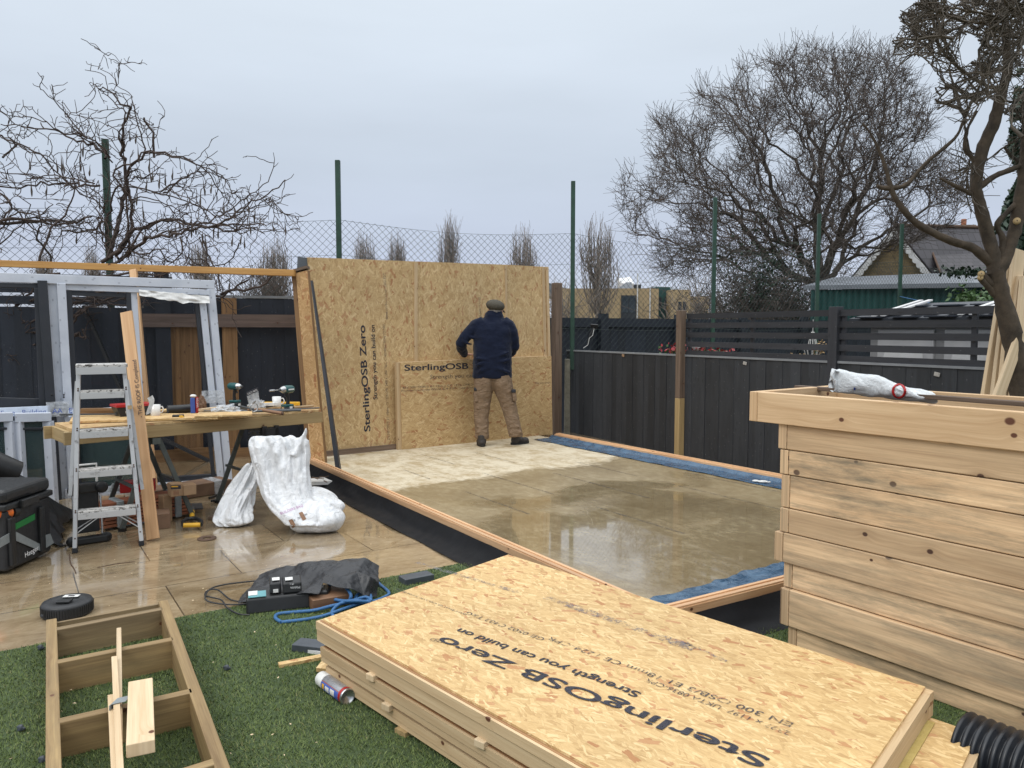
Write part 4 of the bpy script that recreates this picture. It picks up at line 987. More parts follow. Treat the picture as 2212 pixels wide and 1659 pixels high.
def brick_house():
    e1_ = at(1842, 604, 36.0); e2_ = at(2017, 597, 33.9); e2_.z = e1_.z; ap = (e1_+e2_)/2; ap = at(1934, 497, 35.0)
    root = empty('brick_house', V2((e1_+e2_)/2, 0), 'yellow brick gabled house with white scalloped bargeboards and slate roof on the right', 'house')
    rd = Vector((.985, .17, 0)); Lr = 9.0; g = (e2_-e1_).normalized(); gn = Vector((g.y, -g.x, 0))
    m = MB(); z0 = Vector((0, 0, -e1_.z))
    P5 = [e1_+z0, e2_+z0, e2_+UP*0, ap, e1_]
    m.slab([P5[0], P5[4], P5[3], P5[2], P5[1]], -gn*.25, uax=g); m.build('wall', M['brick'], root)
    m = MB(); ov = gn*.18
    a_ = ap+ov+UP*.10; b_ = e2_+ov+(e2_-ap).normalized()*.25+UP*.08
    m.slab([a_, b_, b_+rd*Lr, a_+rd*Lr], UP*.08, uax=rd)
    c_ = e1_+ov+(e1_-ap).normalized()*.25+UP*.08
    m.slab([c_, a_, a_+rd*Lr, c_+rd*Lr], UP*.08, uax=rd)
    rf = m.build('roof', M['slate'], root)
    # crossing roof, nearer slope on the right
    j = at(2000, 518, 35.4); k = at(2031, 596, 33.2); m = MB(); j2 = at(2260, 500, 37.5); k2 = at(2300, 592, 34.2)
    m.slab([j, k, k2, j2], Vector((0, -.05, .06)), uax=(k2-k)); m.build('roof', M['slate'], root)
    m = MB(); m.tube([j+Vector((0, -.08, .05)), k+Vector((0, -.08, .05))], .05, 6); m.tube([a_+UP*.1, a_+rd*Lr+UP*.1], .09, 6); m.tube([j+UP*.08, j2+UP*.08], .08, 6); m.build('ridge_tile', M['rust'], root)
    for s_, q in ((0, e1_), (1, e2_)):
        m = MB(); top = ap+gn*.22+UP*.08; bot = q+gn*.22+(q-ap).normalized()*.22; dd = (bot-top); L_ = dd.length; dn = dd.normalized(); dwn = gn.cross(dn); 
        if dwn.z > 0: dwn = -dwn
        n = 11; ring = []
        for i in range(n*4+1):
            t = i/(n*4); ring.append(top+dd*t+dwn*(.20+.07*abs(math.sin(math.pi*t*n))))
        back = [top+dd*t for t in (1, .5, 0)]
        m.slab(ring+back, gn*.04, uax=dn); bb = m.build('bargeboard', M['white_paint'], root)
    m = MB(); c = at(2087, 505, 36.5); m.abox((c.x-.45, c.y, c.z-1), (c.x+.45, c.y+.8, c.z+.42)); m.build('chimney', M['brick'], root)
    m = MB(); m.lathe((c.x+.1, c.y+.4, c.z+.42), (0, 0, 1), [(.11, 0), (.12, .3), (.09, .32)], 10); m.build('chimney_pot', M['terracotta'], root)
brick_house()
def green_hut():
    D = 19.0; root = empty('corrugated_hut', V2(at(1930, 712, D), 0), 'long dark green corrugated hut with a grey roof edge beyond the wire fence', 'hut')
    p = at(1752, 625, 20.5); q = at(2330, 600, 17.5); q.z = p.z; m = MB(); dd = (q-p); n = 150
    dn = dd.normalized(); nn = Vector((dn.y, -dn.x, 0)); vs = []; fs = []; 
    for i in range(n+1):
        c = p+dd*(i/n)+nn*(.035*math.sin(i*math.pi/2)+.0); vs += [V2(c, 0), V2(c, p.z-.02)]
    for i in range(n): fs.append((2*i, 2*i+2, 2*i+3, 2*i+1))
    m.add(vs, fs); m.add([V2(p, 0)-nn*4, V2(p, 0), V2(p, p.z), V2(p, p.z)-nn*4], [(0, 1, 2, 3)]); m.build('wall', M['hut_green'], root)
    a_ = at(1736, 621, 20.6); b_ = at(1745, 610, 22); c_ = at(2330, 586, 19.4); d_ = at(2330, 612, 17.2)
    m = MB(); m.slab([a_, d_, at(2330, 583, 18.4), at(1800, 603, 21.8)], UP*.05, uax=dn)
    m.slab([a_+UP*-.06, d_+UP*-.06, d_+UP*.05, a_+UP*.05], -nn*-.03, uax=dn); m.build('roof', M['grey_roof'], root)
green_hut()
def shed():
    # grey plastic garden store just behind the right trellis, parallel to it
    o = a+d*(s2-.02)-n*.55; root = empty('garden_store', V2(o, 0), 'grey plastic garden store with panelled doors and dark tiled roof behind the trellis', 'shed')
    L_ = 3.4; zt = 1.60; dd = d; nn = n
    m = MB(); m.slab([o, o+dd*L_, o+dd*L_+UP*zt, o+UP*zt], -nn*.9, uax=dd); m.build('wall', M['shed_grey'], root)
    bw = .58
    for i in range(5):
        s0 = .10+i*.68
        dr_ = MB(); x0 = o+dd*s0+nn*.002; dr_.slab([x0+UP*.06, x0+dd*bw+UP*.06, x0+dd*bw+UP*(zt-.05), x0+UP*(zt-.05)], nn*.03, uax=dd); D_ = dr_.build('door', M['shed_panel'], root); bevel(D_, .008)
        for z in (.35, .62, .89, 1.16):
            p = MB(); y0 = x0+nn*.034; p.hexa([y0+dd*.10+UP*z, y0+dd*.10+UP*(z+.2), y0+dd*.10+UP*(z+.2)+nn*.006, y0+dd*.06+UP*z+nn*.03, y0+dd*(bw-.1)+UP*z, y0+dd*(bw-.1)+UP*(z+.2), y0+dd*(bw-.1)+UP*(z+.2)+nn*.006, y0+dd*(bw-.06)+UP*z+nn*.03]); p.build('moulded_panel', M['white_paint'], D_)
    m = MB(); e = o+nn*.14+UP*(zt+.01)-dd*.15; bk = o-nn*.6+UP*(zt+.17)-dd*.0; m.slab([e, e+dd*(L_+.4), bk+dd*(L_+.1), bk], UP*.05, uax=dd)
    rf = m.build('roof', M['anthracite'], root)
    t_ = MB(); sl = (bk-e); sl = (o-nn*.6+UP*(zt+.17))-(o+nn*.14+UP*(zt+.01)); up_ = sl.normalized()
    for i in range(10):
        for j in range(4):
            p = e+dd*(.12+i*.36+(j % 2)*.1)+sl*(j*.24+.02)+UP*.056; t_.box(p, p+dd*.26, .17, .012, up=(0, 0, 1))
    t_.build('roof_tiles', M['fence_far'], rf)
    w_ = MB()
    for i in range(4):
        for k in (0, .10):
            p = e+dd*(.25+i*.86+k)+UP*.07; w_.hexa([p, p+UP*.015, p+UP*.015+dd*.05, p+dd*.05, p+sl, p+sl+UP*.015, p+sl+UP*.015+dd*.05, p+sl+dd*.05])
    w_.build('roof_strip', M['white_paint'], rf)
shed()
# plants and ornaments behind the low fence
def clump(name, lab, cat, px, py, Y, w_, h_, n, size, mats, stems=True):
    c = at(px, py, Y); root = empty(name, V2(c, c.z-h_), lab, cat)
    for i, (mt, k) in enumerate(mats):
        leaves('petals' if i == 0 else 'foliage', k, lambda: np.array([c.x+NR.normal(0, w_*.42), c.y+NR.normal(0, .06), c.z+NR.normal(0, h_*.28)]), size, M[mt], root)
    m = MB()
    for i in range(6): q = c+Vector((R.uniform(-w_, w_)*.4, R.uniform(-.05, .05), R.uniform(-.02, .03))); m.tube([V2(c, c.z-h_*.9), q], .006, 5)
    m.build('stem', M['leaf_green'], root)
clump('flower_plant', 'red flowering plant just left of the brown trellis post', 'plant', 1500-45, 757, 10.1, .22, .14, 60, .05, (('leaf_red', 60), ('leaf_green', 16)))
clump('flower_plant', 'red flowering plant right of the brown trellis post behind the white pot', 'plant', 1512, 757, 9.55, .18, .15, 60, .05, (('leaf_red', 60), ('leaf_green', 30)))
clump('flower_plant', 'red and green flowering plant furthest right along the low fence top', 'plant', 1552, 764, 9.35, .26, .13, 60, .05, (('leaf_red', 60), ('leaf_green', 30)))
for px, py, sz, lab in ((1708, 770, .045, 'smallest pale dried flower head, leftmost behind the fence top'), (1734, 771, .05, 'middle pale dried flower head behind the fence top'), (1768, 768, .075, 'largest pale dried flower head beside the slatted fence post'), (1772, 748, .06, 'pale dried flower head raised between the slats by the fence post')):
    Y = 8.0; c = at(px, py, Y); root = empty('dried_flower', V2(c, c.z-.2), lab, 'plant', 'dried flower heads behind the fence')
    leaves('petals', 60, lambda: np.array(c)+NR.normal(0, sz*.45, 3), .03, M['dead_bloom'], root); m = MB(); m.tube([V2(c, c.z-.25), c], .004, 5); m.build('stem', M['vine_pale'], root)
c = at(1502, 745, 9.6); m = MB(); m.lathe(V2(c, c.z-.16), (0, 0, 1), [(.035, 0), (.055, .02), (.06, .12), (.075, .15), (.07, .17), (.05, .16)], 20); o = m.build('ornamental_pot', M['ceramic'], loc=V2(c, c.z-.16)); tag(o, 'small white patterned pot seen through the trellis by the brown post', 'pot')
def lantern():
    c = at(1755, 752, 8.05); root = empty('hanging_lantern', c, 'wire hanging lantern with pale shade behind the slatted trellis', 'lantern'); m = MB()
    for k in range(10):
        an = k*math.tau/10; x, y = math.cos(an), math.sin(an); m.tube([c+Vector((x*.012, y*.012, .17)), c+Vector((x*.045, y*.045, .04)), c+Vector((x*.085, y*.085, -.02)), c+Vector((x*.06, y*.06, -.10))], .0035, 5)
    m.tube([c+UP*.17, c+UP*.30], .003, 5); m.build('wire_cage', M['label_white'], root)
lantern()
def ivytree():
    D = 15.0; b = at(2260, 712, D); b.z = 0; root = empty('ivy_clad_tree', b, 'dark ivy covered tree trunk at the right edge behind the bare near tree', 'tree')
    m = MB(); m.tube([b, b+Vector((-.1, 0, 2.5)), b+Vector((.05, 0, 5)), b+Vector((0, 0, 8))], [.28, .24, .2, .12], 10); m.build('trunk', M['bark_oak'], root)
    def f():
        while True:
            py = NR.uniform(150, 620); ed_ = np.interp(py, [150, 230, 330, 380, 420, 500, 620], [2200, 2188, 2178, 2205, 2180, 2150, 2160]); px = NR.uniform(ed_, 2290)
            if mnoise.noise(Vector((px*.02, py*.02, 3))) > -.16: break
        return np.array(at(px, py, D+NR.normal(0, .5)))
    leaves('foliage', 9000, f, .12, M['ivy'], root)
    def g():
        return np.array(at(2100+NR.normal(0, 22), 648+NR.normal(0, 11), 13.5+NR.normal(0, .2)))
    r2 = empty('ivy_bush', V2(at(2100, 650, 13.5), 0), 'green ivy bush poking up beside the leaning boards, over the trellis', 'bush'); leaves('foliage', 420, g, .085, M['leaf_green'], r2)
    m = MB()
    for k in range(7): q = at(2100+R.uniform(-30, 30), 640+R.uniform(-16, 16), 13.5); m.tube([V2(at(2100, 650, 13.5), 0), q], .012, 5)
    m.build('stem', M['bark_near'], r2)
    r3 = empty('ivy_sprig', at(2080, 590, 17.2), 'ivy sprigs trailing over the grey hut roof', 'ivy'); leaves('foliage', 260, lambda: np.array(at(2085+NR.normal(0, 26), 588+NR.normal(0, 5), 17+NR.normal(0, .1))), .10, M['ivy'], r3)
ivytree()
k = MB(); k.tube([at(1942, 640, 16.1), at(2010, 655, 15.2), at(2080, 664, 14.3), at(2150, 672, 13.4)], .008, 6); o = k.build('blue_string', M['blue_rope'], loc=at(1942, 640, 16.1)); tag(o, 'thin blue string stretched from the rightmost green fence post', 'string')
# ---------------------------------------------------------------- rear board wall standing on the base
WN = Vector((db.y, -db.x, 0))                     # wall face normal, towards the camera
W0 = V2(bk0, 0)+WN*.0
def wp(px, py, off=0.0): return onpl(px, py, W0+WN*off, WN)
def wallpanel(name, lab, c, th, mat, grp=None, off=0):
    """c: 4 pixel corners bl, br, tr, tl on the wall plane; boards fixed on timber framing"""
    P = [wp(x, y, off) for x, y in c]; root = empty(name, V2((P[0]+P[1])/2, P[0].z), lab, 'wall panel', grp)
    m = MB(); m.slab(P, WN*.011, uax=db); m.build('osb_sheet', M[mat], root)
    # framing behind the sheet, seen at the rim
    f = MB(); bk = -WN*(th/2)
    for i, j in ((0, 1), (1, 2), (2, 3), (3, 0)):
        p, q = P[i], P[j]; cen = sum(P, Vector())/4; i1 = (cen-(p+q)/2); dd = (q-p).normalized(); inn = (i1-dd*i1.dot(dd)).normalized()
        f.box(p+bk+inn*.02, q+bk+inn*.02, th-.002, .044, up=inn)
    f.build('timber_frame', M['pine_side'], root); return root, P
wr, WP = wallpanel('wall_panel', 'tall strand board wall panel with lettering, left end of the rear wall', [(699, 974), (896, 961), (896, 565), (664, 556)], .10, 'osb_wall', 'rear wall panels')
wr2, _ = wallpanel('wall_panel', 'tall strand board wall panel behind the man, middle of the rear wall', [(901, 961), (1096, 949), (1091, 572), (900, 565)], .10, 'osb_wall', 'rear wall panels')
wr3, _ = wallpanel('wall_panel', 'narrow strand board wall panel at the right end of the rear wall', [(1100, 949), (1193, 943), (1184, 577), (1093, 572)], .10, 'osb_wall', 'rear wall panels')
def onwall_txt(body, p, q, size, mat, par, off=.0125, bold=0):
    P, Q = wp(*p, off), wp(*q, off); x = (Q-P); return text(body, P, x, UP.cross(Vector((0, 0, 1))) if 0 else (WN.cross(x)), size, M[mat], 'printed_lettering', par, width=x.length, bold=bold)
onwall_txt('SterlingOSB Zero', (800, 932), (788, 703), .115, 'ink_strong', wr, bold=.022)
onwall_txt('Strength you can build on', (815, 863), (809, 702), .075, 'ink', wr, bold=.015)
onwall_txt('EN 300 OSB/3  E1  18mm  CE 1224-CPR  2400 x 1200  T&G  C1402 REACTION TO FIRE', (842, 950), (832, 700), .045, 'ink', wr)
onwall_txt('www.norbord.co.uk 0502 FSC', (838, 690), (833, 590), .05, 'ink_faint', wr)
onwall_txt('SMARTPLY EN 300 0402 PANEL', (1044, 740), (1037, 640), .045, 'ink_faint', wr2)
# vertical cover battens at the joints, top rail, right edge studs
m = MB(); P, Q = wp(898, 960, .018), wp(898, 566, .018); m.box(P, Q, .045, .016, up=WN); m.build('cover_batten', M['pine_side'], wr)
m = MB(); P, Q = wp(1098, 949, .018), wp(1092, 573, .018); m.box(P, Q, .03, .016, up=WN); m.build('cover_batten', M['pine_side'], wr2)
m = MB(); P, Q = wp(1181, 943, .016), wp(1173, 577, .016); m.box(P, Q, .045, .02, up=WN); P, Q = wp(1190, 943, .02), wp(1181, 577, .02); m.box(P, Q, .035, .03, up=WN); m.build('edge_stud', M['pine_side'], wr3)
m = MB(); P, Q = wp(702, 984, .03), wp(866, 974, .03); P.z = Q.z = .12; m.box(P, Q, .05, .06); o = m.build('bottom_plate', M['old_wood'], loc=P); tag(o, 'wet bottom plate timber under the lettered wall panel', 'timber')
m = MB()
m2 = MB(); P = wp(655, 556, -.02); Q = wp(648, 690, -.02); m2.box(P, Q, .12, .03, up=WN); o = m2.build('flashing_strip', M['galv'], loc=P); tag(o, 'grey metal flashing strip at the top left corner of the rear wall', 'flashing')
# lower panel leaning in front
LO = .17
lp = [wp(x, y, o) for x, y, o in ((868, 971, .115), (1192, 938, .115), (1190, 769, .115), (864, 783, .115))]
ln = (lp[1]-lp[0]).cross(lp[3]-lp[0]).normalized()
if ln.y > 0: ln = -ln
lw = empty('wall_panel', V2((lp[0]+lp[1])/2, FZ), 'low wide insulated panel with cut off lettering leaning in front of the rear wall behind the man', 'wall panel', 'rear wall panels')
m = MB(); m.slab(lp, ln*.011, uax=lp[1]-lp[0]); m.build('osb_sheet', M['osb_low'], lw)
m = MB(); bk = -ln*.05
for i, j in ((0, 1), (1, 2), (2, 3), (3, 0)):
    p, q = lp[i], lp[j]; cen = sum(lp, Vector())/4; i1 = cen-(p+q)/2; dd = (q-p).normalized(); inn = (i1-dd*i1.dot(dd)).normalized(); m.box(p+bk+inn*.02, q+bk+inn*.02, .098, .042, up=inn)
p, q = lp[0]-(lp[1]-lp[0]).normalized()*.022-ln*.03, lp[3]-(lp[1]-lp[0]).normalized()*.022-ln*.03; m.box(p, q, .05, .05, up=ln); m.build('timber_frame', M['pine_side'], lw)
def lt(body, u0, u1, h, size, mat, clip=None, bold=0):
    X = (lp[1]-lp[0]); Yv = (lp[3]-lp[0]); o = lp[0]+X*u0+Yv*h+ln*.012; e = lp[0]+X*u1+Yv*h
    return text(body, o, X, Yv, size, M[mat], 'printed_lettering', lw, width=X.length*(u1-u0), bold=bold)
lt('SterlingOSB Zero', .02, .60, .905, .105, 'ink_strong', bold=.022)
lt('Strength you can build on', .17, .60, .80, .07, 'ink'); lt('EN 300 OSB/3 E1 18mm CE 1224-CPR 2400x1200 T&G', .01, .60, .70, .035, 'ink'); lt('Formaldehyde 0502 C4 FSC Reaction 1402 E1 0', .0, .58, .665, .035, 'ink')
lt('This side down', .87, .985, .675, .04, 'ink_faint')
# ---------------------------------------------------------------- left frame of the front wall: end post, beam, stud
PY = 8.3
post_b = gz(689, 1030, 0); 
def pf(px, py, Y): return at(px, py, Y)
ep = empty('end_post', gz(688, 1030, .02), 'strand board faced end post of the unfinished left wall standing by the base corner', 'post')
c0, c1, c2, c3 = pf(674, 1021, 8.3), pf(704, 1021, 8.3), pf(664, 584, 8.3), pf(640, 590, 8.3)
m = MB(); m.slab([c0, c1, c2, c3], Vector((0, -.012, 0))); m.build('osb_face', M['osb_post'], ep)
m = MB(); L1 = (c1-c0).normalized(); m.hexa([c0-L1*.05, c0-L1*.05+Vector((.0, .10, 0)), c1+Vector((0, .10, 0)), c1+Vector((0, .001, 0)), c3-L1*.05, c3-L1*.05+Vector((0, .10, 0)), c2+Vector((0, .10, 0)), c2+Vector((0, .001, 0))]); m.build('timber_core', M['brown_fence'], ep)
m = MB(); m.box(c3+UP*.015+Vector((-.06, .04, 0)), c2+UP*.035+Vector((.0, .04, 0)), .13, .03); m.build('wet_cap', M['old_wood'], ep)
def blk(name, mat, p0, p1, w_, h_, lab, cat, up=(0, 0, 1), bev=.003, grp=None):
    m = MB(); m.box(p0, p1, w_, h_, up=up); o = m.build(name, M[mat], loc=(Vector(p0)+Vector(p1))/2); tag(o, lab, cat, grp)
    if bev: bevel(o, bev, 2)
    return o
blk('timber_beam', 'pine_gold', pf(-40, 568, 8.15), pf(637, 590, 8.25), .09, .068, 'long golden wet timber beam running left from the end post over the door frames', 'beam')
blk('timber_stud', 'plank', pf(288, 583, 8.05), pf(334, 1080, 7.2), .038, .07, 'thin upright stud rising to the golden beam behind the leaning plank', 'stud', up=(1, 0, 0))
pk0, pk1 = gz(331, 1168, .0), at(273, 674, 6.05)
pl = blk('leaning_plank', 'plank', pk0+UP*.012, pk1, .09, .022, 'long new plank with handwriting leaning against the workbench', 'plank', up=(0, -1, .1), bev=.002)
def plank_text():
    x = (pk1-pk0).normalized(); o = at(314, 912, 5.72)
    n_ = Vector((0, -1, .1)); y = n_.cross(x); t0 = .46; p = pk0+(pk1-pk0)*.52-y*.040+n_.normalized()*.016
    text('- THE ROOF IS Completed', p, x, y, .045, M['ink_solid'], 'handwriting', pl, width=.46)
plank_text()
an = MB(); t_ = pf(672, 606, 8.12); b_ = gz(731, 1032, .03); b_ = at(731, 1024, 7.75); dd = (b_-t_)
an.box(t_, b_, .012, .012, up=(0, -1, 0), w2=.045, h2=.006); an.box(t_+Vector((.01, .02, 0)), b_+Vector((.02, .03, 0)), .006, .03, up=(0, -1, 0), w2=.006, h2=.06)
o = an.build('steel_angle', M['anthracite'], loc=b_); tag(o, 'long dark steel angle leaning on the end post with its foot on the base sill', 'steel angle')
# cut board and debris under the post
m = MB(); q = gz(655, 1048, .03); m.box(q+Vector((-.25, 0, .02)), q+Vector((.28, .12, .02)), .2, .035); o = m.build('offcut_board', M['label_white'], loc=q); tag(o, 'pale scrap board under the end post beside the white bag', 'offcut')
m = MB()
for i in range(9): p = q+Vector((R.uniform(-.1, .25), R.uniform(-.06, .1), .045+R.uniform(0, .03))); m.box(p, p+Vector((R.uniform(-.12, .12), R.uniform(-.03, .03), R.uniform(-.01, .02))), .012, .006)
o = m.build('wood_splinters', M['old_wood'], loc=q); tag(o, 'loose heap of wood splinters on the scrap board', 'splinters')
# ---------------------------------------------------------------- patio door frames and small windows
def bar(mb, p, q, w_, dpt, Yoff=0, nrm_=Vector((0, -1, 0))): mb.box(p, q, dpt, w_, up=(q-p).normalized().cross(nrm_))
def door():
    Y0, Y1 = 6.95, 7.75
    def F(px, py, off=0):
        t = (px-100)/(480-100); return at(px, py, lerp(Y0, Y1, max(-.4, min(1.1, t)))-off)
    root = empty('patio_door_frame', V2(F(300, 1060), 0), 'large patio door frame in white film with anthracite inner sashes standing against the left fence', 'door frame')
    nn = (F(480, 800)-F(120, 800)).cross(UP).normalized()
    def prof(a, b, w_, dp, mat, name, off=0, par=root):
        p, q = F(*a, off), F(*b, off); m = MB(); up_ = (q-p).normalized().cross(nn); m.box(p, q, dp, w_, up=up_); o = m.build(name, M[mat], par); bevel(o, .004); return o
    # outer frame
    prof((-40, 598), (462, 615), .082, .07, 'upvc', 'frame_rail')
    prof((112, 604), (142, 1078), .075, .07, 'upvc', 'frame_jamb', .01)
    prof((454, 616), (493, 1036), .072, .07, 'upvc', 'frame_jamb')
    prof((140, 1066), (495, 1042), .09, .07, 'upvc', 'frame_rail', .03)
    # left leaf stile in anthracite
    prof((91, 606), (124, 1080), .075, .06, 'anthracite', 'stile', .06)
    # moving sash
    s = prof((132, 612), (158, 1068), .070, .05, 'upvc', 'sash_stile', .05)
    prof((148, 625), (170, 1055), .05, .04, 'anthracite', 'sash_stile', .02)
    prof((286, 618), (312, 1050), .07, .05, 'upvc', 'sash_stile', .02); prof((277, 630), (300, 1040), .04, .04, 'anthracite', 'sash_stile', .03)
    prof((136, 620), (452, 632), .055, .05, 'upvc', 'sash_rail', .02); prof((148, 634), (290, 640), .035, .04, 'anthracite', 'sash_rail', .01)
    prof((300, 636), (442, 648), .035, .04, 'anthracite', 'sash_rail', .01)
    prof((436, 640), (476, 1034), .062, .05, 'upvc', 'sash_stile', .03); prof((424, 648), (461, 1030), .035, .04, 'anthracite', 'sash_stile', .02)
    prof((165, 1048), (470, 1028), .05, .05, 'anthracite', 'sash_rail', .01)
    prof((150, 1060), (300, 1052), .05, .05, 'upvc', 'sash_rail', .05)
    m = MB(); P = [F(168, 1050), F(296, 1042), F(276, 640), F(148, 636)]; m.slab(P, nn*-.01); m.build('pane', M['glass'], root)
    m = MB(); P = [F(312, 1040), F(464, 1030), F(424, 650), F(290, 640)]; m.slab(P, nn*-.01); m.build('pane', M['glass'], root)
    m = MB(); h = F(141, 885, .09); m.box(h+UP*-.06, h+UP*.06, .04, .03, up=nn); o = m.build('handle', M['steel'], root); bevel(o, .008)
    for k, (p, q, r_) in enumerate((((100, 885), (150, 882), .075), ((436, 858), (484, 856), .07))):
        A, B = F(*p, .11), F(*q, .11); m = MB(); nz_ = lambda u, v: A.lerp(B, u)+UP*((v-.5)*r_*1.8)+nn*(.006*mnoise.noise(Vector((u*6, v*14, k))))*1.0
        m.grid(nz_, 10, 14); m.build('film_wrap', M['clear'], root)
    m = MB()
    for px, py in ((138, 853), (138, 858), (112, 853)):
        q = F(px, py, .09); m.ell(q, (.008, .006, .010), 8, 6)
    m.build('fixing_hole', M['rubber_black'], root)
    # torn film on the top rail
    A, B = F(300, 625, .07), F(452, 640, .07); m = MB(); m.grid(lambda u, v: A.lerp(B, u)+UP*(-.09*v*(1-abs(u-.6)*.6)+.012*mnoise.noise(Vector((u*9, v*5, 1))))+nn*(.02*mnoise.noise(Vector((u*8, v*3, 4)))+.02*v), 24, 8); m.build('loose_film', M['label_white'], root)
    # second leaf, left of the stile, runs out of the picture
    r2 = empty('patio_door_frame', V2(F(0, 1060), 0), 'second anthracite door leaf with clear glass cut by the left edge of the photo', 'door frame')
    prof((80, 622), (100, 1060), .05, .05, 'anthracite', 'sash_stile', .03, r2); prof((-60, 614), (84, 618), .04, .05, 'anthracite', 'sash_rail', .02, r2)
    m = MB(); P = [F(-60, 1050), F(88, 1050), F(80, 622), F(-60, 618)]; m.slab(P, nn*-.01); m.build('pane', M['glass'], r2)
    prof((-60, 868), (94, 872), .09, .04, 'anthracite', 'sash_rail', .0, r2)
door()
def smallwin(lab, x0, x1, ytop, Y, skew, nb_=1):
    def F(px, py, off=0): return at(px, py, Y+(px-40)*.0022-off)
    root = empty('window_frame', V2(F((x0+x1)/2, 1040), 0), lab, 'window', 'small framed windows stacked by the left fence'); nn = Vector((0, -1, 0))
    def prof(a, b, w_, dp, mat, name, off=0):
        p, q = F(*a, off), F(*b, off); m = MB(); m.box(p, q, dp, w_, up=(q-p).normalized().cross(nn)); o = m.build(name, M[mat], root); bevel(o, .004)
    sk = skew
    prof((x0, ytop), (x1, ytop-2), .075, .06, 'upvc', 'frame_rail', .01)
    prof((x0+6, ytop+8), (x0+6+sk, ytop+200), .075, .06, 'upvc', 'frame_jamb'); prof((x1-6, ytop+8), (x1-6+sk, ytop+200), .07, .06, 'upvc', 'frame_jamb')
    prof((x0+sk, ytop+204), (x1+sk, ytop+200), .075, .06, 'upvc', 'frame_rail', .01)
    m = MB(); m.slab([F(x0+sk, ytop+200), F(x1+sk, ytop+200), F(x1, ytop), F(x0, ytop)], (0, .01, 0)); m.build('pane', M['glass_wet'], root)
    prof((x0+12, ytop+24), (x1-12, ytop+23), .02, .04, 'anthracite', 'bead')
    return root, F
smallwin('small white framed window, leftmost of the pair behind the black plastic', -40, 27, 902, 6.5, 10)
smallwin('small white framed window with wet glass, right of the pair behind the black plastic', 32, 110, 902, 6.5, 12)
rw, FF = empty('window_frame', V2(at(40, 1040, 6.6), 0), 'low wide frame top rail wrapped in white tape with blue print, above the two small windows', 'window', 'small framed windows stacked by the left fence'), None
m = MB(); p, q = at(-60, 893, 6.62), at(106, 886, 6.75); m.box(p, q, .06, .075, up=(q-p).normalized().cross(Vector((0, -1, 0)))); m.build('frame_rail', M['pvc_blue_white'], rw)
text('KO Euro   Building   AA   Elite', p+Vector((.15, -.035, -.02)), q-p, UP, .06, M['blue_ink'], 'printed_lettering', rw)
m = MB(); p, q = at(150, 893, 6.85), at(300, 884, 7.0); m.box(p, q, .06, .06, up=(q-p).normalized().cross(Vector((0, -1, 0)))); m.build('frame_rail', M['pvc_blue_white'], rw)
text('Building  AA   Building', p+Vector((.02, -.035, -.015)), q-p, UP, .045, M['blue_ink'], 'printed_lettering', rw)
m = MB(); m.slab([at(160, 1050, 7.1), at(300, 1046, 7.2), at(296, 892, 7.2), at(155, 898, 7.1)], (0, .02, 0)); m.build('pane', M['glass_wet'], rw)
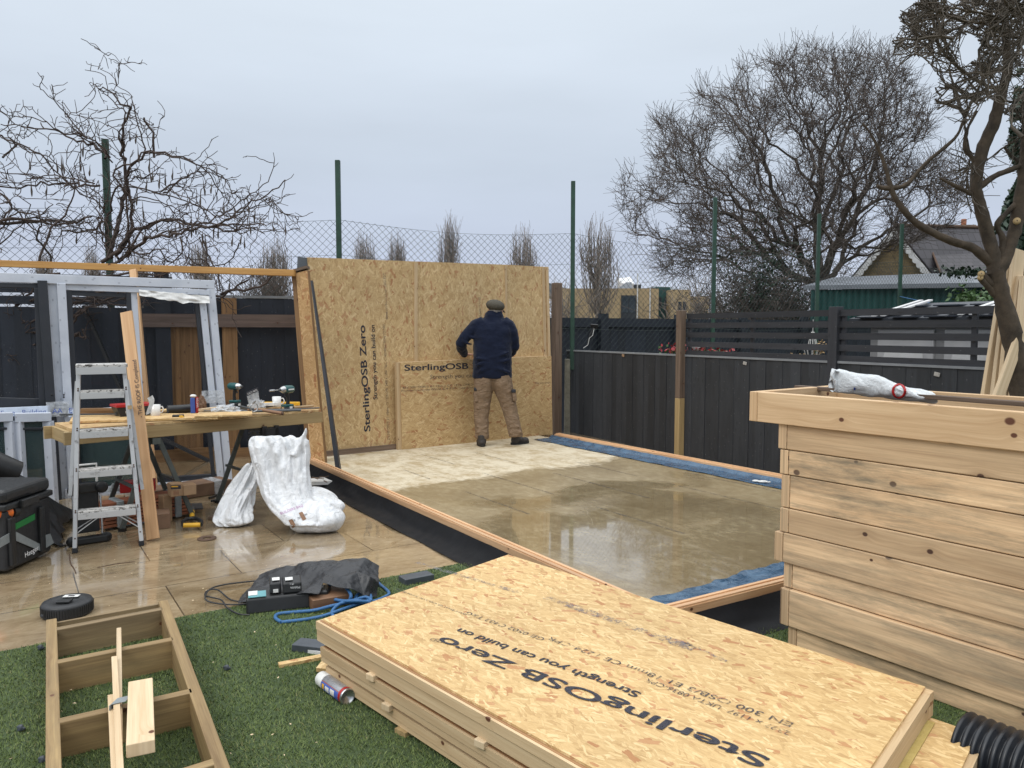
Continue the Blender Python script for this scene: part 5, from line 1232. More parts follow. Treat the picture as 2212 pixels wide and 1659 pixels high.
# ---------------------------------------------------------------- the man, seen from behind
def man():
    DM = 9.60
    def p(px, py, dy=0.0): return at(px, py, DM+dy)
    fl, fr_ = gz(1040, 965, FZ), gz(1122, 962, FZ)
    base_ = Vector(((fl.x+fr_.x)/2, DM, FZ))
    root = empty('person', base_, 'person in flat cap, navy jumper and khaki trousers seen from behind at the board wall', 'person')
    s = DM/FPX     # metres per pixel at the figure
    # ---- body: one continuous surface (skin), mostly hidden by the clothes
    b = MB()
    def cap(pts, rad, mb=b, n=14, ex=None): mb.tube(pts, rad, n, ex=ex)
    head = p(1070, 670, .06)
    b.ell(head+Vector((0, 0, .0)), (.078, .095, .118)); b.ell(head+Vector((.02, .07, -.045)), (.055, .05, .07))
    b.ell(head+Vector((.055, .135, -.02)), (.014, .022, .018)); b.ell(head+Vector((.045, .115, -.055)), (.028, .014, .010))
    b.ell(head+Vector((.020, .128, .012)), (.012, .008, .008)); b.ell(head+Vector((.068, .10, .012)), (.010, .010, .008))
    b.ell(head+Vector((.082, .005, -.008)), (.014, .026, .036)); b.ell(head+Vector((-.078, .0, -.008)), (.014, .026, .036))
    cap([head+Vector((0, 0, -.06)), p(1066, 700, 0)], [.062, .075])
    cap([p(1066, 702), p(1065, 760), p(1064, 812)], [.10, .11, .11])
    sh_l, el_l, wr_l = p(1022, 706), p(999, 746, .02), p(1003, 765, .30)
    sh_r, el_r, wr_r = p(1106, 706), p(1112, 752, .05), p(1092, 770, .30)
    cap([sh_l, el_l, wr_l], [.045, .04, .032]); cap([p(1098, 712, .02), el_r, wr_r], [.04, .04, .032]); cap([sh_l, p(1064, 708), sh_r], [.05, .06, .05])
    for hx, wr_ in ((1, wr_l), (-1, wr_r)):
        dirv = Vector((.85*hx, .3, -.06)).normalized(); pc = wr_+dirv*.055; side = dirv.cross(UP).normalized()
        cap([wr_, wr_+dirv*.03, pc+dirv*.03], [.027, .036, .034], ex=[.7, .45, .4])
        for k in range(4):
            o = side*((k-1.5)*.019); L_ = (.066, .078, .074, .058)[k]; q0 = pc+dirv*.03+o
            cap([q0, q0+dirv*L_*.45+UP*.006, q0+dirv*L_*.8+UP*-.012, q0+dirv*L_*.9+UP*-.03], [.0095, .009, .008, .0065], n=8)
        q0 = wr_+dirv*.03-side*.03*hx; cap([q0, q0+dirv*.03-side*.03*hx, q0+dirv*.062-side*.036*hx+UP*-.012], [.011, .010, .008], n=8)
    hipL, knL, anL = p(1044, 815), p(1040, 880, .02), p(1041, 944)
    hipR, knR, anR = p(1086, 815), p(1100, 878, .02), p(1116, 938)
    cap([p(1064, 800), hipL, knL, anL], [.13, .10, .066, .05]); cap([p(1064, 800), hipR, knR, anR], [.13, .10, .066, .05])
    o = b.build('body', M['skin'], root); remesh(o, .009, 4)
    # ---- hair under the cap
    h = MB(); h.ell(head+Vector((0, -.012, -.012)), (.083, .092, .085)); h.ell(head+Vector((0, -.05, -.055)), (.06, .045, .05)); o = h.build('hair', M['hair'], root); remesh(o, .012, 3, .01, .02)
    # ---- flat cap
    c = MB(); tilt = Matrix.Rotation(math.radians(10), 3, 'Y')@Matrix.Rotation(math.radians(6), 3, 'X')
    c.ell(head+Vector((.0, -.0, .058)), (.122, .140, .074), rot=tilt); c.ell(head+Vector((.022, .06, .055)), (.095, .085, .050), rot=tilt); c.ell(head+Vector((0, -.01, .025)), (.092, .108, .035), rot=tilt)
    o = c.build('flat_cap', M['tweed'], root); remesh(o, .01, 5, .006, .03)
    c = MB(); c.ell(head+Vector((.075, .105, .012)), (.065, .05, .013), rot=Matrix.Rotation(math.radians(42), 3, 'Y')); o2 = c.build('peak', M['tweed'], o)
    # ---- jumper
    j = MB()
    def ring_loft(mb, rings, n=40):
        vs = []; fs = []
        for (cx, cy, dy, rx, ry, tw) in rings:
            cc = p(cx, cy, dy)
            for k in range(n):
                a_ = math.tau*k/n; x = math.copysign(abs(math.cos(a_))**.86, math.cos(a_))*rx*s; y = math.copysign(abs(math.sin(a_))**.86, math.sin(a_))*ry
                vs.append(cc+Vector((x, y, 0)))
        for i in range(len(rings)-1):
            for k in range(n): k2 = (k+1) % n; fs.append((i*n+k, i*n+k2, (i+1)*n+k2, (i+1)*n+k))
        fs.append(tuple(range(n-1, -1, -1))); fs.append(tuple((len(rings)-1)*n+k for k in range(n))); mb.add(vs, fs, None, True)
    ring_loft(j, [(1063.5, 817, 0, 43, .150, 0), (1063.5, 806, 0, 42.5, .162, 0), (1063.5, 790, 0, 42, .168, 0), (1064, 770, 0, 41.5, .165, 0), (1064, 750, .0, 41.5, .158, 0), (1064.5, 730, .01, 42.5, .155, 0), (1065, 712, .02, 45, .148, 0), (1065, 700, .03, 42, .128, 0), (1065.5, 692, .04, 31, .105, 0), (1066, 686, .05, 22, .09, 0)])
    cap([p(1066, 694, .04), p(1067, 684, .045), p(1069, 675, .055), p(1069, 671, .055)], [.112, .106, .098, .092], j, 20)
    for i, (py, r_) in enumerate(((689, .108), (683, .104), (678, .096))):
        j.tube([p(1066.5, py, .05)+Vector((r_*math.cos(a_)*1.0, r_*math.sin(a_)*.9, .006*math.sin(a_*2+i))) for a_ in [math.tau*k/18 for k in range(19)]], .017, 8, False)
    cap([p(1046, 700, .02), p(1028, 706, .01), p(1017, 716, .0), p(1004, 730, -.01), p(996, 742, .0), p(997, 752, .10), p(1001, 760, .20), p(1003, 764, .27)], [.10, .094, .078, .072, .070, .062, .056, .045], j, 18)
    cap([p(1086, 700, .02), p(1100, 706, .02), p(1107, 718, .01), p(1111, 734, .02), p(1112, 748, .04), p(1106, 760, .16), p(1096, 768, .27)], [.10, .088, .072, .064, .060, .054, .043], j, 18)
    cap([p(1040, 735, 0), p(1030, 722, 0)], [.08, .07], j); 
    # folds: soft rolls across the lower back
    for (pts, r_) in ((((1024, 812), (1040, 800), (1062, 795), (1085, 798), (1103, 806)), .018), (((1026, 790), (1045, 784), (1068, 783), (1090, 780), (1102, 776)), .016), (((1028, 774), (1050, 776), (1075, 770), (1100, 760)), .015), (((1000, 736), (1010, 742), (1020, 744)), .014), (((1008, 722), (1016, 728), (1024, 730)), .014)):
        j.tube([p(x, y, -.155 if x > 1024 and y > 750 else -.07) for x, y in pts], r_, 8)
    o = j.build('jumper', M['navy'], root); remesh(o, .011, 6, .022, .075)
    c = MB()
    c.tube([wr_l-Vector((0, .05, -.01)), wr_l+Vector((0, -.01, 0))], .046, 16); c.tube([wr_r-Vector((0, .05, -.01)), wr_r+Vector((0, -.01, 0))], .044, 16)
    o = c.build('cuff', M['navy'], root); o['label'] = 'navy ribbed cuffs'; bevel(o, .006)
    # ---- trousers
    t = MB()
    def leg(rings, mb):
        n = 24; vs = []; fs = []
        for cx, cy, dy, rx, ry in rings:
            cc = p(cx, cy, dy)
            for k in range(n): a_ = math.tau*k/n; vs.append(cc+Vector((math.cos(a_)*rx*s, math.sin(a_)*ry, 0)))
        for i in range(len(rings)-1):
            for k in range(n): k2 = (k+1) % n; fs.append((i*n+k, i*n+k2, (i+1)*n+k2, (i+1)*n+k))
        fs.append(tuple(range(n-1, -1, -1))); fs.append(tuple((len(rings)-1)*n+k for k in range(n))); mb.add(vs, fs, None, True)
    leg([(1042.5, 948, .0, 14.5, .078), (1041.5, 936, .0, 15.5, .084), (1040, 918, .01, 15.5, .086), (1040, 898, .02, 16.5, .09), (1041, 876, .015, 18, .096), (1043, 852, 0, 20.5, .115), (1046, 828, -.01, 22.5, .142), (1050, 806, -.0, 26, .14)], t)
    leg([(1114.5, 943, .0, 15.5, .078), (1112.5, 930, .0, 15.5, .084), (1108, 912, .01, 15.5, .086), (1103, 892, .02, 16.5, .09), (1097, 870, .015, 18.5, .098), (1090, 848, 0, 20.5, .118), (1084, 826, -.01, 23, .142), (1078, 806, 0, 26.5, .14)], t)
    for (pts, r_) in ((((1028, 935), (1040, 931), (1053, 934)), .014), (((1028, 921), (1042, 926), (1054, 920)), .012), (((1100, 925), (1112, 920), (1123, 922)), .014), (((1101, 936), (1114, 932), (1127, 934)), .013), (((1030, 884), (1042, 879), (1056, 872)), .012), (((1086, 880), (1100, 872), (1112, 872)), .012), (((1036, 846), (1050, 836), (1062, 830)), .012), (((1072, 832), (1086, 842), (1102, 846)), .012)):
        t.tube([p(x, y, -.075 if y > 860 else -.11) for x, y in pts], r_, 7)
    o = t.build('trousers', M['khaki'], root); remesh(o, .011, 5, .026, .08)
    for x0, y0, x1, y1, dx, dy in ((1025, 838, 1032, 868, -.006, -.055), (1106, 842, 1113, 866, .0, -.055)):
        k = MB(); k.box(p((x0+x1)/2, y0, dy), p((x0+x1)/2+(3 if x0 > 1060 else 1), y1, dy), .05, .075, up=(0, 1, 0)); q = k.build('cargo_pocket', M['khaki'], root); bevel(q, .014, 3)
        k = MB(); k.box(p((x0+x1)/2, y0-1, dy-.006), p((x0+x1)/2, y0+6, dy-.006), .056, .084, up=(0, 1, 0)); q = k.build('pocket_flap', M['pocket_black'], root); bevel(q, .01, 2)
    # ---- boots
    for cx, cy, dirx, diry, nm in ((1041, 956, -.18, .98, 0), (1114, 952, .80, .60, 1)):
        a_ = gz(cx, cy+8, FZ); dv = Vector((dirx, diry, 0)).normalized(); sd = Vector((dv.y, -dv.x, 0))
        br_ = empty('boot', a_, None, None); setpar(br_, root); del br_['_pos']
        k = MB(); k.tube([a_+UP*.15, a_+UP*.07], [.058, .056], 16); k.ell(a_+UP*.055-dv*.01, (.055, .055, .05)); k.ell(a_+dv*.07+UP*.055, (.05, .05, .045)); k.ell(a_+dv*.15+UP*.045, (.052, .052, .038)); k.ell(a_+dv*.10+UP*.045, (.05, .05, .038))
        u = k.build('upper', M['boot'], br_); remesh(u, .008, 4)
        k = MB(); n = 20; ring = []
        for i in range(n):
            t_ = math.tau*i/n; l = math.cos(t_); ring.append(a_+dv*(.065+.145*l)+sd*(math.sin(t_)*(.052+.008*l))+UP*.003)
        k.slab(ring, UP*.028); u = k.build('sole', M['boot_sole'], br_)
man()
# ---------------------------------------------------------------- stack of insulated panels in the foreground
ZT = .28
SA, SB, SC_, SD = gz(683, 1337, ZT), gz(1098, 1196, ZT), gz(2016, 1486, ZT), gz(1893, 1668, ZT)
def stackpanel(lab, zt, th, shift, mat, exl=0.0, exr=0.0, fr=0.0, ins=False, single=False):
    up_ = UP*(zt-ZT); ex = (SC_-SB).normalized(); ey = (SB-SA).normalized()
    A = SA+up_+ex*(shift+exl)-ey*fr; B = SB+up_+ex*(shift+exl); C = SC_+up_+ex*(shift+exr); D = SA+(SC_-SB)+up_+ex*(shift+exr)-ey*fr
    root = empty('insulated_panel', V2((A+C)/2, zt-th), lab, 'wall panel', 'stacked insulated panels on the lawn')
    i1 = [A+(ex+ey)*.022, B+(ex-ey)*.010, C-(ex*.024)-ey*.010, D-ex*.024+ey*.022]
    m = MB(); m.slab([p-UP*.011 for p in (i1[0], i1[3], i1[2], i1[1])], UP*.011, uax=ex); sh = m.build('osb_sheet', M[mat], root)
    # rims: two courses of batten with a rebate, dark strand-board line between
    lvl = [(-.010, -.046), (-.050, -th)]
    def rim(p, q, inn, nm):
        f = MB()
        for k, (z0, z1) in enumerate(lvl):
            w_ = .045; off = inn*(w_/2+(.004 if k else 0)); h = z0-z1; c = (z0+z1)/2
            f.box(p+off+UP*c, q+off+UP*c, w_, h)
        f.build(nm, M['pine_side'], root)
        g = MB(); g.box(p+inn*.030+UP*-.048, q+inn*.030+UP*-.048, .05, .012); g.build('rebate', M['osb_edge'], root)
    # front/left/right/back edges butt end to end
    rim(A, D, ey, 'edge_timber'); rim(B+ex*.0, C, -ey, 'edge_timber'); rim(A+ey*.046, B-ey*.046, ex, 'end_timber'); rim(D+ey*.046, C-ey*.046, -ex, 'end_timber')
    g = MB(); g.slab([A+(ex+ey)*.046-UP*(th-.01), D+(-ex+ey)*.046-UP*(th-.01), C-(ex+ey)*.046-UP*(th-.01), B+(ex-ey)*.046-UP*(th-.01)], UP*(th-.035), uax=ex); g.build('insulation_core', M['insul'], root)
    g = MB(); g.slab([p+UP*-.012 for p in (A+ey*.012+ex*.010, D+ey*.012-ex*.010, D+ey*.024-ex*.010, A+ey*.024+ex*.010)], UP*.004, uax=ex); g.build('sheet_edge', M['osb_edge'], root)
    return root, A, B, C, D, ex, ey
p1, A1, B1, C1, D1, EX, EY = stackpanel('top insulated panel of the lawn stack, strand board face with upside down lettering', .28, .098, 0, 'osb_top')
p2, A2, B2, C2, D2, *_ = stackpanel('second insulated panel down in the lawn stack, sticking out to the right', .174, .074, 0, 'osb_top', exl=.035, exr=.17)
p3, A3, B3, C3, D3, *_ = stackpanel('third insulated panel down in the lawn stack, above the bearers', .092, .068, 0, 'osb_low', exl=.06, exr=.14, fr=-.012)
p4, A4, B4, C4, D4, *_ = stackpanel('fourth insulated panel at the bottom of the lawn stack', .078, .05, 0, 'osb_low', exl=.075, exr=.10, fr=-.01) if False else (None,)*5
def spacer(px_t, zc, h, lab, A, D, mat='pine_pale'):
    c = A+(D-A)*px_t; m = MB(); o = c+EY*.015; m.box(V2(o, zc-.008)-EY*.028, V2(o, zc-.008)+EY*.20, .045, h+.018); b = m.build('spacer_block', M[mat], loc=V2(o, zc-h/2)); tag(b, lab, 'wood block', 'spacer blocks between the stacked panels'); bevel(b, .003)
spacer(.20, .178, .008, 'spacer block under the left part of the top stacked panel', A1, D1); spacer(.50, .178, .008, 'spacer block under the middle of the top stacked panel', A1, D1); spacer(.80, .178, .008, 'spacer block under the right part of the top stacked panel', A1, D1)
spacer(.22, .096, .008, 'spacer block under the left part of the second stacked panel', A2, D2); spacer(.52, .096, .008, 'spacer block under the middle of the second stacked panel', A2, D2)
for t_, nm in ((.03, 'left end'), (.25, 'left third'), (.60, 'middle'), (.92, 'right end')):
    c = A3+(D3-A3)*t_; m = MB(); m.box(V2(c, .014)-EY*.012, V2(c, .014)+EY*1.1, .06, .018); b = m.build('bearer', M['bench_edge'], loc=V2(c, .0)); tag(b, 'timber bearer on the turf under the %s of the panel stack' % nm, 'bearer', 'bearers under the panel stack')
m = MB(); m.slab([A1+EX*.1+EY*.1-UP*.104, D1+EX*.02+EY*.1-UP*.104, C1+EX*.02-EY*.05-UP*.104, B1+EX*.1-EY*.05-UP*.104], UP*.004); b = m.build('insulation_sheet', M['insul'], loc=(A1+C1)/2-UP*.1); tag(b, 'yellow insulation layer squeezed under the top stacked panel', 'insulation')
def toptext(body, p, q, size, mat, bold=0):
    """p is where the text starts (right), q where it ends (left): printed upside down to the viewer"""
    P, Q = gz(*p, ZT+.0012), gz(*q, ZT+.0012); x = Q-P; text(body, P, x, UP.cross(x), size, M[mat], 'printed_lettering', p1, width=x.length, bold=bold)
toptext('SterlingOSB Zero', (1668, 1640), (962, 1376), .100, 'ink_strong', .022)
toptext('\u00ae', (960, 1385), (935, 1378), .04, 'ink')
toptext('Strength you can build on', (1388, 1498), (996, 1358), .062, 'ink', .02)
toptext('EN 300 OSB/3 E1 18mm CE 1224-CPR', (1718, 1564), (1190, 1376), .046, 'ink')
toptext('2397 x 1197  UKTA 0836-CPR', (1712, 1583), (1400, 1466), .040, 'ink')
toptext('GB 0502 C402 T&G', (1180, 1380), (1012, 1322), .042, 'ink')
toptext('norbord.co.uk/sterling', (1010, 1328), (858, 1272), .022, 'ink')
# pencil scuffs
for (a0, a1, s_) in (((1500, 1402), (1180, 1290), .05), ((1570, 1430), (1480, 1388), .02), ((1120, 1280), (900, 1215), .03)):
    P, Q = gz(*a0, ZT+.0012), gz(*a1, ZT+.0012); x = (Q-P); y = UP.cross(x).normalized(); m = MB()
    m.grid(lambda u, v: P+x*u+y*((v-.5)*s_*(1+.5*mnoise.noise(Vector((u*5, 0, 0)))))+UP*.0012, 12, 3); m.build('graphite_scuff', M['scuff'], p1)
# ---------------------------------------------------------------- timber planter
T0, T1 = gz(1620, 847, 1.237), gz(2212, 893, 1.237)
u = (T1-T0).normalized(); v = Vector((-u.y, u.x, 0))
if v.y < 0: v = -v
LT = 1.9; WT = .76
pln = empty('timber_planter', V2(T0, 0), 'tall planter stacked from thick knotted timber sleepers, plastic bag on top', 'planter')
capm = MB(); f0 = V2(T0, 1.167)
def sl(mb, p, q, th, h): mb.box(p, q, th, h)
# cap frame: front, left, right side, back and an inner board
cf = MB(); cf.box(f0+v*.022+u*.046, f0+v*.022+u*LT, .045, .148, oid=3); o = cf.build('cap_sleeper', M['sleeper_cap'], pln); bevel(o, .003)
cf = MB(); cf.box(f0+v*-.002+u*.0225, f0+v*(WT-.046)+u*.0225, .045, .148, oid=8); o = cf.build('cap_sleeper', M['sleeper_cap'], pln); bevel(o, .003)
cf = MB(); cf.box(f0+v*(WT-.022), f0+v*(WT-.022)+u*LT, .045, .148, oid=12); o = cf.build('cap_sleeper', M['sleeper_cap'], pln); bevel(o, .003)
cf = MB(); cf.box(f0+v*.12+u*.045+UP*-.012, f0+v*.12+u*LT+UP*-.012, .035, .14); o = cf.build('inner_board', M['pine_gold'], pln)
hts = [(1.097, .127), (.969, .122), (.846, .162), (.683, .120), (.562, .148), (.413, .122), (.290, .184), (.105, .10)]
ins = [.158, .168, .176, .177, .155, .200, .198, .235]; foff = [.006, .010, .014, .008, .0, .016, -.004, .012]
face = v*.012
for i, ((zt, h), x0, fo) in enumerate(zip(hts, ins, foff)):
    zc = zt-h/2; st = V2(T0, zc)+u*x0+face+v*fo
    m = MB(); m.box(st+v*.035+u*.047, st+v*.035+u*(LT-x0), .07, h-.003, oid=i+1); o = m.build('sleeper', M['sleeper'], pln); bevel(o, .004, 2)
    m = MB(); m.box(st+v*-.002+u*.0225, st+v*(WT-.06)+u*.0225, .045, h-.003, oid=i+14); o = m.build('end_sleeper', M['sleeper'], pln); bevel(o, .004, 2)
m = MB(); m.box(f0+v*(WT/2)+u*.05+UP*-.03, f0+v*(WT/2)+u*LT+UP*-.03, WT-.13, .05); m.build('soil', M['soil'], pln)
# dark board laid across the planter and loose battens
q0, q1 = at(1722, 838, 4.28), at(2230, 880, 3.12); bb = blk('dark_batten', 'old_wood', q0+UP*.005, q1+UP*.012, .045, .02, 'dark weathered batten lying lengthwise on the planter under the plastic bag', 'batten')
# plastic carrier bag on top
def carrier():
    z0 = 1.215; L0 = at(1800, 838, 4.0); 
    topy = [(1796, 826), (1800, 800), (1812, 797), (1830, 803), (1860, 806), (1885, 808), (1910, 818), (1935, 829), (1965, 838), (1990, 840), (2012, 846), (2018, 856)]
    boty = 862
    def S(t):
        px = lerp(1797, 2018, t); top = np.interp(px, [q[0] for q in topy], [q[1] for q in topy]); Y = lerp(4.02, 3.55, t); return px, top, Y
    m = MB()
    def f(a_, b_):
        px, top, Y = S(a_); ang = math.tau*b_; bt = np.interp(px, [1797, 1850, 2018], [846, 853, 872])
        cy = (top+bt)/2; hh = (bt-top)/2; c_ = at(px, cy, Y); hh = hh*Y/FPX; dpt = .13*math.sin(math.pi*min(.98, max(.03, a_)))**.5
        n1 = mnoise.noise(Vector((a_*7, math.cos(ang)*1.6, math.sin(ang)*1.6)))+.5*mnoise.noise(Vector((a_*19, math.cos(ang)*3, math.sin(ang)*3+4)))
        k = 1+.22*n1; return c_+Vector((0, math.cos(ang)*dpt*k, math.sin(ang)*hh*(1+.12*n1)))
    m.grid(f, 60, 36, smooth=True); rt = m.build('carrier_bag', M['carrier'], loc=at(1900, 850, 3.8)); tag(rt, 'crumpled white carrier bag with red and blue print on the planter', 'plastic bag')
    def dec(px, py, r_, mat, nm, ring=True, w_=0, h_=0):
        Y = 3.60; c_ = at(px, py, Y); k = MB()
        if ring: k.tube([c_+Vector((r_*math.cos(t), -.004, r_*math.sin(t)*1.0)) for t in [math.tau*i/20 for i in range(21)]], .0062, 6, False)
        else: k.box(c_-UP*h_, c_+UP*h_, w_, .004, up=(0, 1, 0))
        k.build(nm, M[mat], rt)
    return rt
cb = carrier()
def bagmark():
    from mathutils.bvhtree import BVHTree
    me = cb.data; bv = BVHTree.FromPolygons([wmat(cb)@v_.co for v_ in me.vertices], [tuple(p_.vertices) for p_ in me.polygons])
    def proj(px, py):
        r_ = ray(px, py).normalized(); h = bv.ray_cast(O3, r_); return (h[0]-r_*.003) if h[0] else None
    k = MB(); pts = [proj(1942+13*math.cos(t), 845+14*math.sin(t)) for t in [math.tau*i/28 for i in range(29)]]; pts = [q for q in pts if q]
    if len(pts) > 3: k.tube(pts, .006, 6); k.build('red_ring', M['red'], cb)
    for px, py, w_, h_ in ((1968, 846, 4, 8), (1880, 808, 4, 2), (1846, 840, 2, 3), (1957, 836, 2, 2)):
        c = [proj(px+sx*w_, py+sy*h_) for sx, sy in ((-1, 1), (1, 1), (1, -1), (-1, -1))]
        if all(c): k = MB(); k.add(c, [(0, 1, 2, 3)]); k.build('blue_mark', M['blue_ink'], cb)
bagmark()
k = MB(); k.tube([at(1812, 803, 3.98), at(1800, 799, 3.98), at(1796, 812, 3.98), at(1803, 822, 3.98), at(1806, 842, 3.98)], [.016, .022, .014, .02, .008], 8, ex=[.4]*5); k.build('bag_handle', M['carrier'], cb)
# ---------------------------------------------------------------- boards leaning beside the near tree
bd = [(2118, 2188, 1.0), (2140, 2196, .9), (2156, 2204, .9), (2168, 2212, .8), (2182, 2222, .8)]
for i, (xb, xt, _) in enumerate(bd):
    Y = 4.95-.05*i; b0 = at(xb+8, 900, Y); t0 = at(xt-4, 540 if i < 3 else 600, Y+.22); dd = t0-b0; b0 = b0+dd*(-b0.z/dd.z)
    blk('leaning_board', 'pine_pale', b0, t0, .092, .028, ('widest pale planed board at the left of the leaning bundle', 'second pale board of the bundle leaning by the near tree', 'third pale board of the bundle leaning by the near tree', 'fourth pale board of the bundle, partly behind the near tree', 'rightmost pale board of the bundle behind the near tree')[i], 'board', up=(.25, -1, 0), grp='pale boards leaning by the near tree')
b0, t0 = at(2140, 900, 4.62), at(2206, 720, 4.72); dd = t0-b0; b0 = b0+dd*(-b0.z/dd.z)
blk('leaning_board', 'pine_pale', b0, t0, .07, .024, 'shorter pale board leaning in front of the bundle at the near tree', 'board', up=(.25, -1, 0), grp='pale boards leaning by the near tree')
# ---------------------------------------------------------------- bare multi-stemmed tree at the right edge
def neartree():
    Y = 4.75; base_ = at(2245, 1120, Y+.05); base_.z = 0; root = empty('bare_garden_tree', base_, 'gnarled multi-stemmed bare garden tree at the right edge in front of the leaning boards', 'tree')
    m = MB()
    def P(pts, dy=0):
        return [at(q[0], q[1], Y+(q[2] if len(q) > 2 else 0)+dy) for q in pts]
    def smooth(pts, rad, k=5):
        pts = [Vector(q) for q in pts]; out = []; ro = []
        for i in range(len(pts)-1):
            p0, p1, p2, p3 = pts[max(i-1, 0)], pts[i], pts[i+1], pts[min(i+2, len(pts)-1)]
            for j in range(k):
                t = j/k; q = .5*((2*p1)+(p2-p0)*t+(2*p0-5*p1+4*p2-p3)*t*t+(3*p1-p0-3*p2+p3)*t**3)
                rr = lerp(rad[i], rad[i+1], t); q += Vector((R.uniform(-1, 1), R.uniform(-1, 1), R.uniform(-1, 1)))*rr*.06; out.append(q); ro.append(rr*R.uniform(.94, 1.07))
        out.append(pts[-1]); ro.append(rad[-1]); return out, ro
    def limb(pts, rad, mb=m, n=14):
        a_, b_ = smooth(P(pts), [r_*Y/FPX/2 for r_ in rad]); mb.tube(a_, b_, n); return a_, b_
    trunk = [at(2290, 1500, Y)]; 
    t_a = limb([(2262, 1250), (2240, 1080), (2228, 930), (2205, 810), (2185, 720), (2164, 640), (2150, 585)], [104, 92, 70, 52, 40, 34, 33])
    limb([(2150, 590), (2138, 520), (2118, 450), (2108, 400), (2120, 330), (2148, 262), (2164, 200), (2176, 150), (2172, 60), (2168, -40)], [30, 27, 26, 24, 24, 24, 20, 18, 14, 12])
    limb([(2152, 592), (2172, 555), (2192, 500), (2205, 430), (2218, 360), (2225, 250), (2230, 100)], [30, 27, 26, 28, 30, 26, 20])
    limb([(2160, 570), (2166, 520), (2155, 490), (2165, 470), (2196, 440)], [14, 14, 12, 12, 12], n=10)
    LB = limb([(2148, 575), (2105, 538), (2041, 515), (1979, 481), (1942, 440), (1925, 407), (1909, 349), (1884, 295), (1863, 266)], [22, 18, 16, 14, 12, 10, 8, 6, 4], n=10)
    L2_ = limb([(1925, 407), (1958, 399), (2000, 353), (2062, 299), (2083, 258), (2100, 215)], [10, 9, 8, 7, 6, 4], n=8)
    limb([(1925, 407), (1905, 405), (1895, 402)], [10, 9, 8], n=8)
    limb([(2160, 625), (2135, 608), (2120, 592)], [20, 16, 14], n=8); limb([(2165, 650), (2140, 625), (2118, 600)], [18, 15, 13], n=8)
    limb([(2112, 425), (2070, 405), (2030, 385)], [10, 8, 6], n=8); limb([(2115, 405), (2150, 380), (2200, 360), (2230, 345)], [14, 12, 11, 10], n=8)
    limb([(2118, 400), (2105, 350), (2085, 320), (2090, 280), (2110, 240)], [11, 10, 9, 7, 6], n=8)
    o = m.build('trunk', M['bark_near'], root)
    mm = o.modifiers.new('d', 'DISPLACE'); tx = bpy.data.textures.new('bark', 'CLOUDS'); tx.noise_scale = .05; mm.texture = tx; mm.strength = .012; mm.texture_coords = 'LOCAL'
    # tangled stubby crown filling the top right corner
    Ps = []; par = []; rr = []
    def start(px, py, dy, r0): Ps.append(np.array(at(px, py, Y+dy))); par.append(-1); rr.append(r0); return len(Ps)-1
    def grow(k, d_, n, L_, r0, depth):
        q = Ps[k].copy(); d_ = np.array(d_, float)
        for i in range(n):
            d_ += NR.normal(0, .23, 3)*np.array([1, .7, 1]); d_[2] += .02; d_ /= np.linalg.norm(d_); q = q+d_*L_; Ps.append(q); par.append(k); rr.append(max(.0026, r0*(1-.55*i/n))); k = len(Ps)-1
            if depth > 0 and NR.random() < .5:
                e = d_+NR.normal(0, .9, 3); e /= np.linalg.norm(e); grow(k, e, max(3, int(n*.7)), L_*.85, r0*.68, depth-1)
    for i in range(44):
        px = 2250-270*NR.random()**1.7; py = NR.uniform(-60, 330); 
        if px < 2090 and py > 200: continue
        k = start(px, py, NR.normal(0, .45), .011); an = NR.uniform(0, math.tau); grow(k, [math.cos(an)-.6, NR.normal(0, .5), math.sin(an)*.8], 7, .065, .0068, 2)
    for q0, dv, n_ in (((2160, 190), (-1, 0, .25), 16), ((2150, 262), (-1, .2, .12), 15), ((2165, 110), (-1, -.2, .3), 16), ((2172, 60), (-1, 0, -.1), 15), ((2176, 150), (-1, .1, -.12), 14), ((2120, 330), (-1, 0, .4), 10), ((2168, 20), (-1, .1, .2), 15), ((2218, 360), (-1, 0, .5), 8), ((2000, 353), (-.2, 0, 1), 6), ((1942, 440), (-.6, 0, .8), 4), ((1909, 349), (.5, 0, .8), 6), ((2062, 299), (-.7, 0, .6), 7), ((2085, 250), (-.8, 0, .5), 8), ((2105, 300), (-.9, 0, .2), 9), ((2120, 215), (-1, 0, 0), 12)):
        k = start(*q0, NR.normal(0, .08), .016); grow(k, dv, n_, .060, .0115, 2)
    Pn, pn, rn = np.array(Ps), np.array(par), np.array(rr)
    Pn, pn, rn = twigs(Pn, pn, rn, .012, 2, .14, .0022, .05, 3, .7)
    # keep the crown inside its measured edge
    px_ = CX+FPX*Pn[:, 0]/Pn[:, 1]; py_ = HOR-FPX*(Pn[:, 2]-CAMH)/Pn[:, 1]
    lim = np.interp(py_, [-60, 60, 130, 200, 260, 330, 420], [1925, 1915, 1895, 1925, 1960, 2010, 1860])+NR.normal(0, 1, len(py_))*0; nzz = np.array([mnoise.noise(Vector((x_*.012, y_*.012, 4))) for x_, y_ in zip(px_, py_)]); dens = np.interp(px_-lim, [0, 60, 160, 240], [.0, -.04, -.25, -.9]); okm = (px_ > lim+40*nzz) & (nzz > dens)
    for i_ in range(len(pn)):
        if pn[i_] >= 0 and not okm[pn[i_]]: okm[i_] = False
    edges_mesh('crown', Pn, pn, rn, M['bark_crown'], root, 5, okm)
    # sawn stub ends
    for q, r_ in (((2196, 478), .02), ((2119, 592), .018), ((2117, 600), .016)):
        c = at(*q, Y-.05); k = MB(); k.lathe(c, (-.3, -1, .2), [(r_*.2, .012), (r_, .012), (r_*1.05, 0)], 12); k.build('sawn_stub', M['bench_edge'], root)
neartree()
